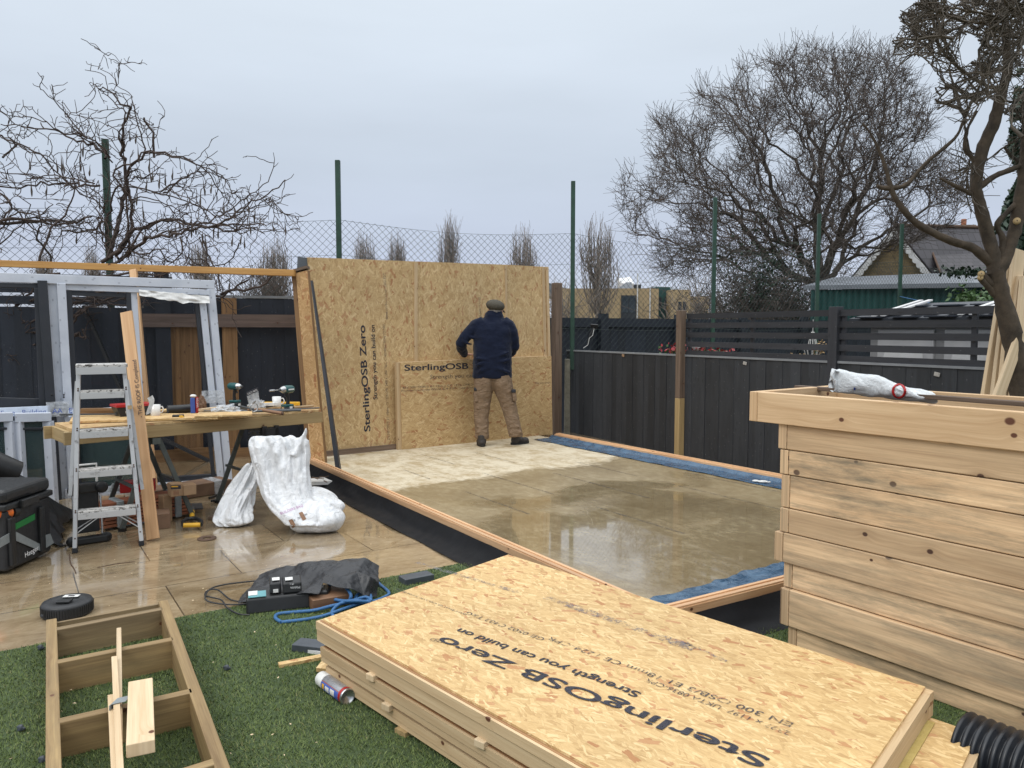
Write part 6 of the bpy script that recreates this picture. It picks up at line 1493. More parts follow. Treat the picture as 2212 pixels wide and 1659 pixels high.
# ---------------------------------------------------------------- black corrugated drain pipe
def pipe():
    c0 = at(2090, 1640, 2.35); z = .14; a0 = gz(2062, 1640, z); a1 = gz(2330, 1722, z); dd = (a1-a0).normalized(); a0 = gz(2068, 1618, z); dd = V2(u, 0).normalized()
    dd = Vector((.62, -.78, 0)).normalized() if False else (gz(2300, 1690, z)-gz(2075, 1600, z)).normalized()
    m = MB(); prof = []; n = 34; r0, r1 = .100, .122
    for i in range(n):
        x = i*.030; prof += [(r0, x), (r1-.004, x+.005), (r1, x+.009), (r1, x+.015), (r1-.004, x+.019), (r0, x+.024)]
    st = gz(2078, 1612, .12); m.lathe(st, dd, prof, 40); m.lathe(st+dd*.002, dd, [(r0-.012, .0), (r0, 0)], 40); m.lathe(st, dd, [(r0-.012, 0), (r0-.012, n*.03)], 40)
    o = m.build('corrugated_pipe', M['pipe_black'], loc=V2(st, 0)); tag(o, 'large black corrugated drain pipe lying at the lower right corner', 'pipe')
pipe()
# ---------------------------------------------------------------- workbench on trestles
BZ = .825
wA, wB = at(145, 928, 5.58), at(697, 884, 6.98)
wA.z = wB.z = BZ; bx = (wB-wA).normalized(); by = Vector((-bx.y, bx.x, 0))
def wb(s, t, z=0): return wA+bx*s+by*t+UP*z
BL = (wB-wA).length; BW = .52
wbn = empty('workbench', V2(wb(BL/2, BW/2), 0), 'makeshift strand board workbench on folding trestles covered in tools', 'workbench')
m = MB(); m.slab([wb(.03, 0, -.022), wb(BL-.02, 0, -.022), wb(BL-.02, BW, -.022), wb(.03, BW, -.022)], UP*.020, uax=bx); m.build('bench_top', M['osb_low'], wbn)
m = MB(); m.box(wb(-.02, .02, -.072), wb(BL, .02, -.072), .042, .095); bevel(m.build('front_rail', M['bench_edge'], wbn), .003)
m = MB(); m.box(wb(-.05, BW-.02, -.072), wb(BL, BW-.02, -.072), .042, .095); m.build('rear_rail', M['bench_edge'], wbn)
m = MB(); m.box(wb(.02, .043, -.072), wb(.02, BW-.043, -.072), .042, .095); m.build('end_rail', M['bench_edge'], wbn); m = MB(); m.box(wb(BL-.02, .043, -.072), wb(BL-.02, BW-.043, -.072), .042, .095); m.build('end_rail', M['bench_edge'], wbn)
def trestle(s, lab, rough):
    c = wb(s, BW/2); r_ = empty('trestle', V2(c, 0), lab, 'trestle', 'folding trestles under the workbench')
    top = BZ-.13
    for t_, sg in ((.06, -1), (.06, 1), (BW-.08, -1), (BW-.08, 1)):
        f = wb(s+sg*.27, t_+(-.05 if t_ < .3 else .05)); m = MB(); m.box(V2(f, .02), wb(s+sg*.03, t_, top-BZ), .035, .022, up=by); m.build('leg', M['trestle'], r_)
        m = MB(); m.box(V2(f, 0), V2(f, .025), .045, .04); m.build('foot', M['rubber_black'], r_)
    m = MB(); m.box(wb(s, -.0, -.15), wb(s, BW, -.15), .06, .05); m.build('crossbar', M['trestle'], r_)
    m = MB(); 
    for sg in (-1, 1): m.box(wb(s+sg*.17, -.0, -.5), wb(s+sg*.17, BW, -.5), .02, .02)
    m.build('brace', M['trestle'], r_); return r_
tr1 = trestle(.62, 'grey green folding trestle under the left of the workbench behind the stepladder', 0)
tr2 = trestle(BL-.52, 'grey green folding trestle under the right of the workbench behind the white bags', 0)
m = MB(); q = wb(BL-.52, -.03, -.12); m.box(q-bx*.055+UP*.015, q-bx*.055-UP*.09, .035, .03, up=by); m.box(q+bx*.055+UP*.015, q+bx*.055-UP*.09, .035, .03, up=by); m.box(q-bx*.07-UP*.05, q+bx*.07-UP*.05, .03, .09)
o = m.build('jaw', M['plastic_black'], tr2)
m = MB()
for k in range(5): m.box(q-bx*.20+UP*(-.02-k*.028), q-bx*.10+UP*(-.02-k*.028), .02, .012)
m.build('ratchet', M['plastic_black'], tr2)
def T(name, mat, lab, cat, mb, pos, bev=0, grp=None):
    o = mb.build(name, M[mat], loc=pos); tag(o, lab, cat, grp)
    if bev: bevel(o, bev)
    return o
def bp(px, py, z=0.0):
    """point on the bench top under this pixel"""
    return gz(px, py, BZ+z)
# boards and rods lying on the bench
m = MB(); m.slab([bp(150, 915, .003), bp(470, 905, .003), bp(500, 897, .003), bp(160, 897, .003)], UP*.016); T('osb_offcut', 'osb_top', 'strand board offcut lying on the left of the workbench', 'offcut', m, bp(300, 905))
m = MB(); m.slab([bp(420, 902, .021), bp(545, 898, .021), bp(545, 891, .021), bp(430, 893, .021)], UP*.012); T('osb_offcut', 'osb_top', 'thin strand board strip in front of the battery pack on the workbench', 'offcut', m, bp(480, 900))
m = MB(); m.box(bp(130, 896, .035), bp(330, 893, .035), .03, .012); T('flat_bar', 'dark_steel', 'dark flat bar sticking out past the left end of the workbench', 'bar', m, bp(200, 894))
m = MB(); m.box(bp(170, 890, .03), bp(320, 888, .03), .09, .04); m.box(bp(175, 885, .06), bp(300, 883, .06), .05, .02); T('timber_offcut', 'brown_fence', 'brown timber offcuts stacked at the back left of the workbench', 'offcut', m, bp(250, 886))
for i, (x0, y0, x1, y1, r_) in enumerate(((430, 893, 690, 881, .006), (520, 889, 650, 886, .010), (440, 888, 612, 884, .006))):
    m = MB(); m.tube([bp(x0, y0, .03), bp(x1, y1, .02)], r_, 8); T('steel_rod', 'dark_steel', ('longest thin steel rod reaching past the right end of the workbench', 'short thick steel rod behind the battery drill', 'thin steel rod behind the lump hammer on the workbench')[i], 'rod', m, bp(x0, y0), grp='steel rods on the workbench')
m = MB(); m.tube([bp(610, 882, .03), bp(676, 877, .03)], .012, 10); T('wooden_shaft', 'handle_wood', 'pale round wooden handle at the right back of the workbench', 'handle', m, bp(640, 880))
# mugs
def mug(px, py, side, lab, hh=.095):
    c = bp(px, py, .012); r_ = empty('mug', c, lab, 'mug', 'white mugs on the workbench'); k = MB(); k.lathe(c, UP, [(0, 0), (.032, 0), (.036, .006), (.041, hh), (.038, hh), (.033, .012), (0, .012)], 28); k.build('cup', M['ceramic'], r_)
    k = MB(); sd = (bx*.95-by*.3)*side; k.tube([c+sd*.037+UP*hh*.80, c+sd*.058+UP*hh*.82, c+sd*.068+UP*hh*.6, c+sd*.060+UP*hh*.36, c+sd*.036+UP*hh*.25], .0055, 8); k.build('handle', M['ceramic'], r_)
mug(336, 899, .9, 'white mug on the workbench beside the leaning plank'); mug(598, 879, 1, 'white mug on the workbench beside the green impact driver')
# lump hammer with long handle
m = MB(); m.tube([bp(535, 886, .04), bp(560, 885, .035), bp(610, 893, .02)], [.011, .0125, .016], 10); hm = T('hammer', 'hardwood', 'brown wooden handled hammer lying on the workbench in front of the clear bags', 'hammer', m, bp(570, 890))
k = MB(); k.box(bp(518, 880, .03), bp(545, 886, .04), .035, .035); setpar(bevel(k.build('hammer_head', M['dark_steel']), .005), hm)
k = MB(); k.tube([bp(610, 893, .02), bp(612, 893, .02)], .017, 10); k.build('handle_cap', M['rust'], hm)
# cordless drill, impact driver
def driver(c, fw, lab, grp, scale=1.0, bit=True, face=False):
    """c: battery base centre; fw: pointing direction of the chuck"""
    fw = Vector(fw).normalized(); sd = fw.cross(UP).normalized(); S = scale
    r_ = empty('cordless_drill', c, lab, 'drill', grp)
    k = MB(); k.box(c+UP*.020*S-fw*.045*S, c+UP*.020*S+fw*.055*S, .075*S, .038*S); bevel(k.build('battery', M['plastic_black'], r_), .008*S, 3)
    k = MB(); k.box(c+UP*.051*S-fw*.042*S, c+UP*.051*S+fw*.052*S, .070*S, .024*S); bevel(k.build('base', M['teal_tool'], r_), .008*S, 3)
    k = MB(); k.tube([c+UP*.06*S, c+UP*.11*S-fw*.002*S, c+UP*.165*S+fw*.010*S], [.021*S, .018*S, .022*S], 14, ex=[.8]*3); k.build('grip', M['plastic_black'], r_)
    k = MB(); k.box(c+UP*.150*S+fw*.030*S, c+UP*.132*S+fw*.034*S, .012*S, .010*S, up=fw); k.build('trigger', M['plastic_dark'], r_)
    hc = c+UP*.195*S; k = MB(); k.tube([hc-fw*.062*S, hc-fw*.05*S, hc, hc+fw*.04*S], [.026*S, .034*S, .036*S, .033*S], 18); k.build('motor_housing', M['teal_tool'], r_)
    k = MB(); k.tube([hc+fw*.0405*S, hc+fw*.055*S, hc+fw*.078*S, hc+fw*.082*S], [.032*S, .030*S, .019*S, .015*S], 18); k.build('gearbox_nose', M['steel'] if True else None, r_)
    k = MB(); k.tube([hc+fw*.082*S, hc+fw*.10*S], [.013*S, .011*S], 12); k.build('chuck', M['dark_steel'], r_)
    if bit:
        k = MB(); k.tube([hc+fw*.10*S, hc+fw*.155*S], .004*S, 8); k.tube([hc+fw*.15*S, hc+fw*.20*S], .0085*S, 10); k.build('driver_bit', M['steel'], r_)
    k = MB(); k.box(c+UP*.018*S+fw*.056*S-UP*.012*S, c+UP*.030*S+fw*.056*S, .03*S, .002*S, up=fw); k.build('battery_label', M['label_white'], r_)
    k = MB(); k.box(hc-fw*.045*S-sd*.0355*S, hc+fw*.02*S-sd*.0355*S, .002*S, .012*S); k.build('side_label', M['label_white'], r_); return r_
driver(bp(622, 888, .0), -bx*.92-by*.25, 'green impact driver pointing left, standing on the right of the workbench', 'cordless tools on the workbench', 1.0)
k = MB(); c = bp(622, 888, 0); k.box(c-by*.042+bx*.01+UP*.002, c-by*.042+bx*.01+UP*.045, .025, .004, up=by); kk = k.build('belt_hook', M['label_white'], loc=c)
for ob in list(col.objects):
    if ob.name == 'cordless_drill': setpar(kk, ob)
driver(bp(507, 878, .0), -by*.9+bx*.45, 'green drill facing the camera at the back of the workbench beside the clear bag', 'cordless tools on the workbench', .98, bit=False)
# yellow spirit level / torch behind the mug
m = MB(); m.box(bp(560, 872, .035), bp(648, 872, .03), .03, .035); T('spirit_level', 'yellow', 'yellow tool bar lying behind the right mug on the workbench', 'level', m, bp(600, 872), .006)
m = MB(); m.box(bp(560, 874, .02), bp(596, 873, .05), .05, .03); T('paper_packet', 'label_white', 'pale packet lying behind the right mug on the workbench', 'packet', m, bp(575, 874), .004)
# clear bags
def crump(name, lab, c, rx, ry, rz, mat, seed, peak=None, cat='plastic bag'):
    k = MB()
    def f(a_, b_):
        th = math.pi*a_; ph = math.tau*b_; dx, dy, dz = math.sin(th)*math.cos(ph), math.sin(th)*math.sin(ph), math.cos(th); nn_ = mnoise.noise(Vector((dx*2.6+seed, dy*2.6, dz*2.6)))+.6*mnoise.noise(Vector((dx*6, dy*6+seed, dz*6))); kx = 1+.38*nn_
        z = max(-.55, dz*kx); return c+Vector((dx*rx*kx, dy*ry*kx, (z+.55)*rz))
    k.grid(f, 22, 34, smooth=False); return T(name, mat, lab, cat, k, c)
crump('clear_bag', 'low crumpled clear bag of fixings lying in the middle of the workbench', bp(488, 893, .012), .115, .07, .045, 'clear', 1)
b2 = crump('clear_bag', 'upright clear bag of fixings with a black printed header behind the hammer', bp(555, 882, .01), .070, .045, .05, 'clear', 5)
k = MB(); c = bp(552, 882, .02); k.hexa([c+bx*-.045, c+bx*-.045+by*.02, c+bx*.045+by*.02, c+bx*.045, c+bx*-.075+UP*.12, c+bx*-.075+UP*.12+by*.012, c+bx*.03+UP*.16+by*.012, c+bx*.03+UP*.16]); k.build('bag_upper', M['clear'], b2)
k = MB(); e_ = c-by*.004; k.slab([e_+bx*-.077+UP*.115, e_+bx*.032+UP*.157, e_+bx*.026+UP*.19, e_+bx*-.083+UP*.148], by*.006); k.build('header_card', M['ink_solid'], b2)
text('GUNCO | ABUCO', e_+bx*-.074+UP*.124-by*.002, bx*.109+UP*.042, UP, .024, M['ink_white'], 'printed_lettering', b2, width=.10)
k = MB(); c = bp(549, 880, .145); k.tube([c+bx*(.028*math.cos(t))+UP*(.032*math.sin(t)) for t in [math.tau*i/18 for i in range(19)]], .0035, 6, False); k.box(c+UP*.03-bx*.012, c+UP*.045+bx*.012, .012, .012); T('hose_clip', 'steel', 'shiny ring shaped hose clip standing above the bag with the black header', 'clip', k, c)
k = MB(); k.box(bp(372, 901, .018), bp(398, 900, .018), .045, .036); tm = T('tape_measure', 'plastic_black', 'black and yellow tape measure beside the left mug', 'tape measure', k, bp(385, 900), .006)
k = MB(); k.box(bp(388, 902, .018), bp(396, 901.5, .018), .05, .03); bevel(k.build('yellow_side', M['yellow'], tm), .006)
k = MB(); k.tube([bp(398, 902, .006), bp(410, 903, .005), bp(420, 908, .004)], .003, 5); k.build('strap', M['rubber_black'], tm)
k = MB(); k.tube([bp(362, 885, .045), bp(412, 882, .045)], .036, 20); k.tube([bp(409, 882, .045), bp(411, 882, .045)], .040, 20); T('black_roll', 'plastic_black', 'thick black roll lying behind the left mug on the workbench', 'roll', k, bp(390, 884))
k = MB(); k.box(bp(345, 888, .02), bp(385, 884, .02), .12, .018); T('osb_offcut', 'osb_top', 'small pale strand board piece behind the left mug', 'offcut', k, bp(365, 886))
k = MB(); k.box(bp(430, 886, .04), bp(480, 880, .04), .04, .02); T('osb_offcut', 'pine_pale', 'short pale batten behind the battery pack', 'offcut', k, bp(450, 884))
c = bp(421, 893, .012); bt = empty('battery_pack', c, 'tall blue and red printed battery pack in crumpled film standing on the workbench', 'batteries')
k = MB(); k.box(c-bx*.016, c-bx*.016+UP*.135, .034, .03, up=by); bevel(k.build('wrapper', M['blue_ink'], bt), .008)
k = MB(); k.box(c+bx*.018, c+bx*.018+UP*.14, .026, .032, up=by); bevel(k.build('red_wrapper', M['red'], bt), .008)
text('VARTEX', c+bx*.024-by*.018+UP*.05, UP, -bx, .022, M['ink_white'], 'printed_lettering', bt)
k = MB(); k.ell(c-bx*.01+UP*.15, (.028, .02, .014)); k.build('cap', M['label_white'], bt)
crump('cloth_wad', 'crumpled grey paper wad beside the battery pack', bp(436, 887, .012), .035, .03, .085, 'cardboard_dark', 9, cat='paper')
k = MB(); q = bp(262, 903, .01); k.hexa([q, q+by*.16, q+by*.16+bx*.22, q+bx*.22, q-by*.0-bx*.03+UP*.085, q+by*.17-bx*.03+UP*.085, q+by*.17+bx*.24+UP*.085, q+bx*.24+UP*.085]); bxo = T('tool_box', 'plastic_black', 'black and red lidded fixings box behind the stepladder on the workbench', 'box', k, q, .004)
k = MB(); k.hexa([q-bx*.035+UP*.086-by*.005, q-bx*.035+UP*.086+by*.18, q-bx*.035+UP*.105+by*.18, q-bx*.035+UP*.105-by*.005, q+bx*.25+UP*.086-by*.005, q+bx*.25+UP*.086+by*.18, q+bx*.25+UP*.105+by*.18, q+bx*.25+UP*.105-by*.005]); k.build('lid', M['red'], bxo)
text('Firmahold', q+UP*.035-by*.004+bx*.03, bx, UP, .028, M['ink_white'], 'printed_lettering', bxo)
k = MB(); k.box(bp(283, 880, .03), bp(280, 880, .33), .02, .02, up=bx); T('broom_handle', 'handle_wood', 'short wooden handle end poking up behind the stepladder', 'handle', k, bp(281, 880))
k = MB(); q = at(318, 860, 5.9); k.grid(lambda u_, v_: q+bx*(u_*.04+.012*math.sin(v_*5))+UP*(-v_*.13+.02*u_)+by*(.01*mnoise.noise(Vector((u_*4, v_*6, 2)))), 6, 10); T('paper_sheet', 'label_white', 'torn white paper hanging behind the leaning plank', 'paper', k, q)
k = MB(); k.tube([bp(448, 899, .004), bp(462, 895, .004)], .004, 6); T('pencil', 'red', 'red pencil lying by the tape measure strap', 'pencil', k, bp(455, 897))
# ---------------------------------------------------------------- stepladder
def ladder():
    fL, fR = gz(162, 1193), gz(306, 1177); tL, tR = at(170, 797, 5.42), at(268, 795, 5.56)
    root = empty('stepladder', V2((fL+fR)/2, 0), 'grimy aluminium stepladder with five treads standing closed against the workbench', 'ladder')
    nn = ((fR-fL).cross(UP)).normalized()
    for p, q in ((fL, tL), (fR, tR)):
        m = MB(); m.box(p+UP*.03, q, .028, .062, up=nn); o = m.build('stile', M['ladder'], root); bevel(o, .004)
        m = MB(); m.box(p, p+(q-p).normalized()*.035, .034, .068, up=nn); m.build('foot', M['rubber_black'], root)
        for t_ in (.06, .20, .21, .425, .436, .645, .656, .862, .873):
            k = MB(); c = p.lerp(q, t_*1.0+.02); k.ell(c+nn*.033, (.006, .006, .006), 8, 6); k.build('rivet', M['rust'], root)
    for t_ in (.155+.06, .44, .655, .87):
        L_, R_ = fL.lerp(tL, t_), fR.lerp(tR, t_); dd = (R_-L_).normalized()
        m = MB(); m.box(L_+dd*.014+nn*.005, R_-dd*.014+nn*.005, .095, .030); o = m.build('tread', M['tread'], root); bevel(o, .003)
        m = MB(); m.box(L_+dd*.014+nn*.055-UP*.022, R_-dd*.014+nn*.055-UP*.022, .006, .042); m.build('tread_lip', M['ladder'], root)
    m = MB(); dd = (tR-tL).normalized(); m.box(tL-dd*.02+UP*.02-nn*.03, tR+dd*.02+UP*.02-nn*.03, .19, .028); o = m.build('platform', M['tread'], root); bevel(o, .006)
    m = MB(); m.box(tL-dd*.015+UP*-.012+nn*.066, tR+dd*.015+UP*-.012+nn*.066, .006, .05); m.build('platform_lip', M['ladder'], root)
    for p, q, sg in ((fL, tL, -1), (fR, tR, 1)):
        a_ = p.lerp(q, .30)+dd*sg*.040-nn*.075; b_ = p.lerp(q, .93)+dd*sg*.012-nn*.05; m = MB(); m.box(a_, b_, .024, .04, up=nn); m.build('rear_leg', M['ladder'], root)
    for (t0, p, q, e_) in ((.05, fL, tL, 1), (.05, fR, tR, -1)):
        a_ = p.lerp(q, .10)+nn*.02; b_ = fL.lerp(tL, .195).lerp(fR.lerp(tR, .195), .40 if e_ > 0 else .64)+nn*.045; m = MB(); m.box(a_, b_, .004, .022, up=nn); m.build('stay', M['ladder'], root)
        a2_, b2_ = a_-nn*.05+UP*.02, b_-nn*.08; m = MB(); m.box(a2_, b2_, .004, .02, up=nn); m.build('stay', M['ladder'], root)
ladder()
# ---------------------------------------------------------------- things under and beside the bench
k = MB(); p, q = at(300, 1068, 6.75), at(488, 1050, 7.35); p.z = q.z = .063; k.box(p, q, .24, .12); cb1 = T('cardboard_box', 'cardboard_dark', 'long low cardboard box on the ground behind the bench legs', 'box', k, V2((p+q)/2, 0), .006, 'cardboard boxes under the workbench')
k = MB(); e_ = p.lerp(q, .86); k.box(e_+(q-p).normalized()*-.06+UP*.002, e_+(q-p).normalized()*.03+UP*.002, .244, .122); k.build('tape', M['clear'], cb1)
def slatbundle():
    A, B = gz(213, 1146), gz(401, 1112); dd = (B-A).normalized(); nn = Vector((-dd.y, dd.x, 0))
    root = empty('batten_bundle', V2((A+B)/2, 0), 'bundle of reddish brown slats strapped with silver tape on the ground behind the ladder', 'bundle')
    for i in range(7):
        o0 = R.uniform(-.03, .03); k = MB(); z = .02+i*.028+.015
        k.box(V2(A, z)+dd*o0, V2(B, z)+dd*(o0*.6), .16+R.uniform(-.01, .01), .020); k.build('slat', M['terracotta'], root)
    for t_ in (.20, .86):
        c = A.lerp(B, t_); k = MB(); k.box(V2(c, .118)-dd*.028, V2(c, .118)+dd*.028, .182, .215); o = k.build('strap_tape', M['duct_tape'], root); bevel(o, .01)
slatbundle()
def box_at(px0, px1, py, h, dpt, Yd, mat, lab, nm='cardboard_box', grp='cardboard boxes under the workbench', z0=0):
    A, B = at(px0, 1100, Yd), at(px1, 1100, Yd+.06); k = MB(); c = V2((A+B)/2, z0+h/2); k.box(V2(A, z0+h/2), V2(B, z0+h/2), dpt, h); return T(nm, mat, lab, 'box', k, V2(c, z0), .004, grp)
box_at(217, 268, 0, .14, .2, 6.35, 'cardboard', 'brown cardboard box behind the left bench leg under the crumpled foil'); box_at(348, 366, 0, .22, .08, 6.1, 'cardboard', 'narrow cardboard box just right of the leaning plank')
b3 = box_at(367, 393, 0, .105, .10, 6.05, 'cardboard', 'small cardboard box with a yellow and black label and window on the slat bundle', z0=.225)
A = at(369, 1100, 5.99); k = MB(); k.box(V2(A, .31)+Vector((.005, .0, 0)), V2(A, .31)+Vector((.08, .01, 0)), .002, .03); k.build('label', M['ink_solid'], b3)
k = MB(); k.box(V2(A, .315)+Vector((.01, -.002, 0)), V2(A, .315)+Vector((.06, .006, 0)), .002, .008); k.build('label_stripe', M['yellow'], b3)
k = MB(); k.box(V2(A, .265)+Vector((.025, -.0, 0)), V2(A, .265)+Vector((.065, .006, 0)), .002, .035); k.build('window', M['hardwood'], b3)
box_at(394, 422, 0, .085, .10, 6.1, 'cardboard', 'open small cardboard box right of the labelled one on the slat bundle', z0=.225)
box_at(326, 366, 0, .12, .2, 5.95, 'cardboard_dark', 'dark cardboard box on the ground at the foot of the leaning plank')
k = MB(); A, B = at(262, 1100, 6.2), at(338, 1100, 6.3); k.box(V2(A, .27), V2(B, .27), .14, .085); rb = T('red_box', 'red', 'red plastic box on the slat bundle under the bench', 'box', k, V2(A, .22), .006)
def foil(px0, px1, py, Y, lab):
    A, B = at(px0, py, Y), at(px1, py-4, Y+.1); k = MB(); k.grid(lambda u_, v_: A.lerp(B, u_)+Vector((0, v_*.16-.08, 0))+UP*(.045*mnoise.noise(Vector((u_*7, v_*4, px0)))+.03*math.sin(v_*math.pi)), 30, 12, smooth=False); T('crumpled_film', 'duct_tape', lab, 'film', k, A)
foil(240, 326, 1058, 6.35, 'crumpled silver grey film lying on the boxes under the workbench')
# spade with D handle lying on the paving
def spade():
    c = gz(415, 1137, .03); root = empty('spade', V2(c, 0), 'black and yellow D handled spade lying on the paving by the slat bundle', 'spade')
    fx = Vector((1, .12, 0)).normalized(); fy = Vector((-.38, .92, 0)).normalized(); k = MB(); pts = [c-fx*.065+fy*.0, c-fx*.07+fy*.12, c-fx*.045+fy*.20, c+fy*.24, c+fx*.045+fy*.20, c+fx*.07+fy*.12, c+fx*.065+fy*.0]; k.tube([q+UP*.01 for q in pts], .016, 10); k.build('handle_frame', M['plastic_black'], root)
    k = MB(); k.tube([c-fx*.062+UP*.01, c+fx*.062+UP*.01], .018, 12); k.build('grip', M['yellow'], root)
    k = MB(); k.tube([c+fy*.24+UP*.012, c+fy*.46+UP*.02], .019, 10); k.build('shaft', M['yellow'], root)
    k = MB(); k.tube([c+fy*.44+UP*.02, c+fy*.60+UP*.02], .022, 10); k.slab([c+fy*.58-fx*.09+UP*.005, c+fy*.58+fx*.09+UP*.005, c+fy*.80+fx*.08+UP*.005, c+fy*.80-fx*.08+UP*.005], UP*.008); k.build('blade', M['dark_steel'], root)
spade()
k = MB(); A = gz(455, 1120, .015); k.box(A, gz(545, 1092, .02), .07, .025); T('rusty_board', 'old_wood', 'dirty brown board lying between the spade and the smaller white bag', 'offcut', k, A, .003)
k = MB(); A = gz(460, 1070, .02); k.tube([gz(452, 1076, .02), gz(470, 1070, .02), gz(483, 1072, .02), gz(476, 1080, .02), gz(455, 1082, .02)], .012, 6); T('black_strap', 'rubber_black', 'black strap loop lying behind the spade', 'strap', k, A)
k = MB(); c = gz(447, 1163, .004); k.lathe(c, UP, [(.028, 0), (.028, .004), (.066, .005), (.068, 0)], 28); T('metal_ring', 'rust', 'flat rusty metal ring lying on the wet paving', 'ring', k, c)
# sack truck behind the ladder, left
def trolley():
    A, B = gz(155, 1180), gz(233, 1168); root = empty('folding_trolley', V2((A+B)/2, 0), 'black folding trolley with chrome rails standing behind the left of the stepladder', 'trolley')
    d_ = (B-A).normalized(); nn = Vector((-d_.y, d_.x, 0)); k = MB(); k.box(A+UP*.03, B+UP*.03, .07, .05); bevel(k.build('base', M['plastic_black'], root), .01)
    k = MB(); k.box(A+UP*.40+nn*.05, B+UP*.40+nn*.05, .05, .07); bevel(k.build('top_bar', M['plastic_black'], root), .012)
    k = MB(); k.box(A+UP*.22+nn*.06-d_*-.04, B+UP*.22+nn*.06-d_*.04, .02, .30); bevel(k.build('panel', M['plastic_dark'], root), .006)
    for t_ in (.10, .86): c = A.lerp(B, t_); k = MB(); k.tube([c+UP*.05, c+UP*.38+nn*.04], .008, 8); k.build('chrome_rail', M['steel'], root)
    k = MB(); p, q = A.lerp(B, .12)+UP*.44+nn*.06, A.lerp(B, .80)+UP*.44+nn*.06; k.tube([p, p+UP*.13, q+UP*.13, q], .009, 8); k.build('pull_handle', M['label_white'], root)
    for t_ in (.0, .95): c = A.lerp(B, t_)+UP*.035; k = MB(); k.lathe(c-nn*.03, nn, [(0, 0), (.035, 0), (.038, .01), (.038, .02), (.035, .03), (0, .03)], 20); k.build('wheel', M['rubber_black'], root)
    for t_ in (.12, .9): c = A.lerp(B, t_)+UP*.40+nn*.0; k = MB(); k.lathe(c, nn, [(0, 0), (.04, 0), (.042, .012), (.035, .03), (0, .03)], 20); k.build('pivot', M['rubber_black'], root)
trolley()
# black rolling toolbox, lower left, with tapes
def toolbox():
    P = [gz(-150, 1240), gz(8, 1248), gz(113, 1198)]; a_, c_ = gz(15, 1243), gz(113, 1196); e_ = (c_-a_).normalized(); n_ = Vector((e_.y, -e_.x, 0)); g_ = -e_.cross(UP); left = (gz(-150, 1262)-a_).normalized()
    root = empty('rolling_toolbox', V2(a_, 0), 'scuffed black rolling toolbox with a green stripe and torn grey tape at the left edge', 'toolbox')
    W_ = (c_-a_).length; lv = Vector((-e_.y, e_.x, 0))
    if lv.x > 0: lv = -lv
    dpt = .75; H = .52
    base4 = [a_, c_, c_+lv*dpt, a_+lv*dpt]; m = MB(); m.slab([q+UP*.02 for q in base4], UP*(H-.13)); bevel(m.build('body', M['plastic_dark'], root), .02, 3)
    m = MB(); cc = sum(base4, Vector())/4; m.slab([cc+(q-cc)*1.05+UP*(H-.11) for q in base4], UP*.04); bevel(m.build('rim', M['plastic_black'], root), .01, 2)
    m = MB(); m.slab([cc+(q-cc)*1.02+UP*(H-.07) for q in base4], UP*.09); bevel(m.build('lid', M['plastic_black'], root), .03, 3)
    on = lambda s_, z_, o_=.004: a_+e_*(W_*s_)-lv*o_+UP*z_
    m = MB(); m.slab([on(.12, .265), on(.62, .285), on(.62, .325), on(.12, .305)], -lv*.003); m.build('green_stripe', M['green_tape'], root)
    m = MB(); m.slab([on(-.25, .20, .02), on(.18, .21), on(.18, .27), on(-.25, .255, .02)], -lv*.004); m.slab([on(.18, .20, .007), on(.70, .06, .007), on(.72, .10, .007), on(.18, .26, .007)], -lv*.004); m.slab([on(.70, .06, .01), on(1.0, .075, .01), on(.93, .15, .01), on(.80, .155, .01), on(.70, .12, .01)], -lv*.004); m.build('grey_tape', M['duct_tape'], root)
    for s_ in (.10, .74):
        m = MB(); m.box(on(s_, .05, .01), on(s_, .36, .01), .05, .03, up=lv); bevel(m.build('rib', M['plastic_black'], root), .008)
    m = MB(); m.box(on(.32, .43, .03)-e_*.03, on(.62, .43, .03), .03, .05); bevel(m.build('latch', M['plastic_black'], root), .006)
    text('Haeger', on(.34, .065, .012), e_*1+UP*.08, UP, .05, M['ink_white'], 'printed_lettering', root)
    m = MB(); q = at(-15, 1112, 4.75); m.tube([q, at(22, 1106, 4.85)], .035, 14); t_ = m.build('orange_grip', M['orange'], loc=q); tag(t_, 'orange capped tool grip lying on the toolbox at the left edge', 'tool')
    m = MB(); m.tube([at(22, 1106, 4.85), at(34, 1103, 4.9)], .04, 14); m.build('grip_collar', M['plastic_black'], t_)
toolbox()
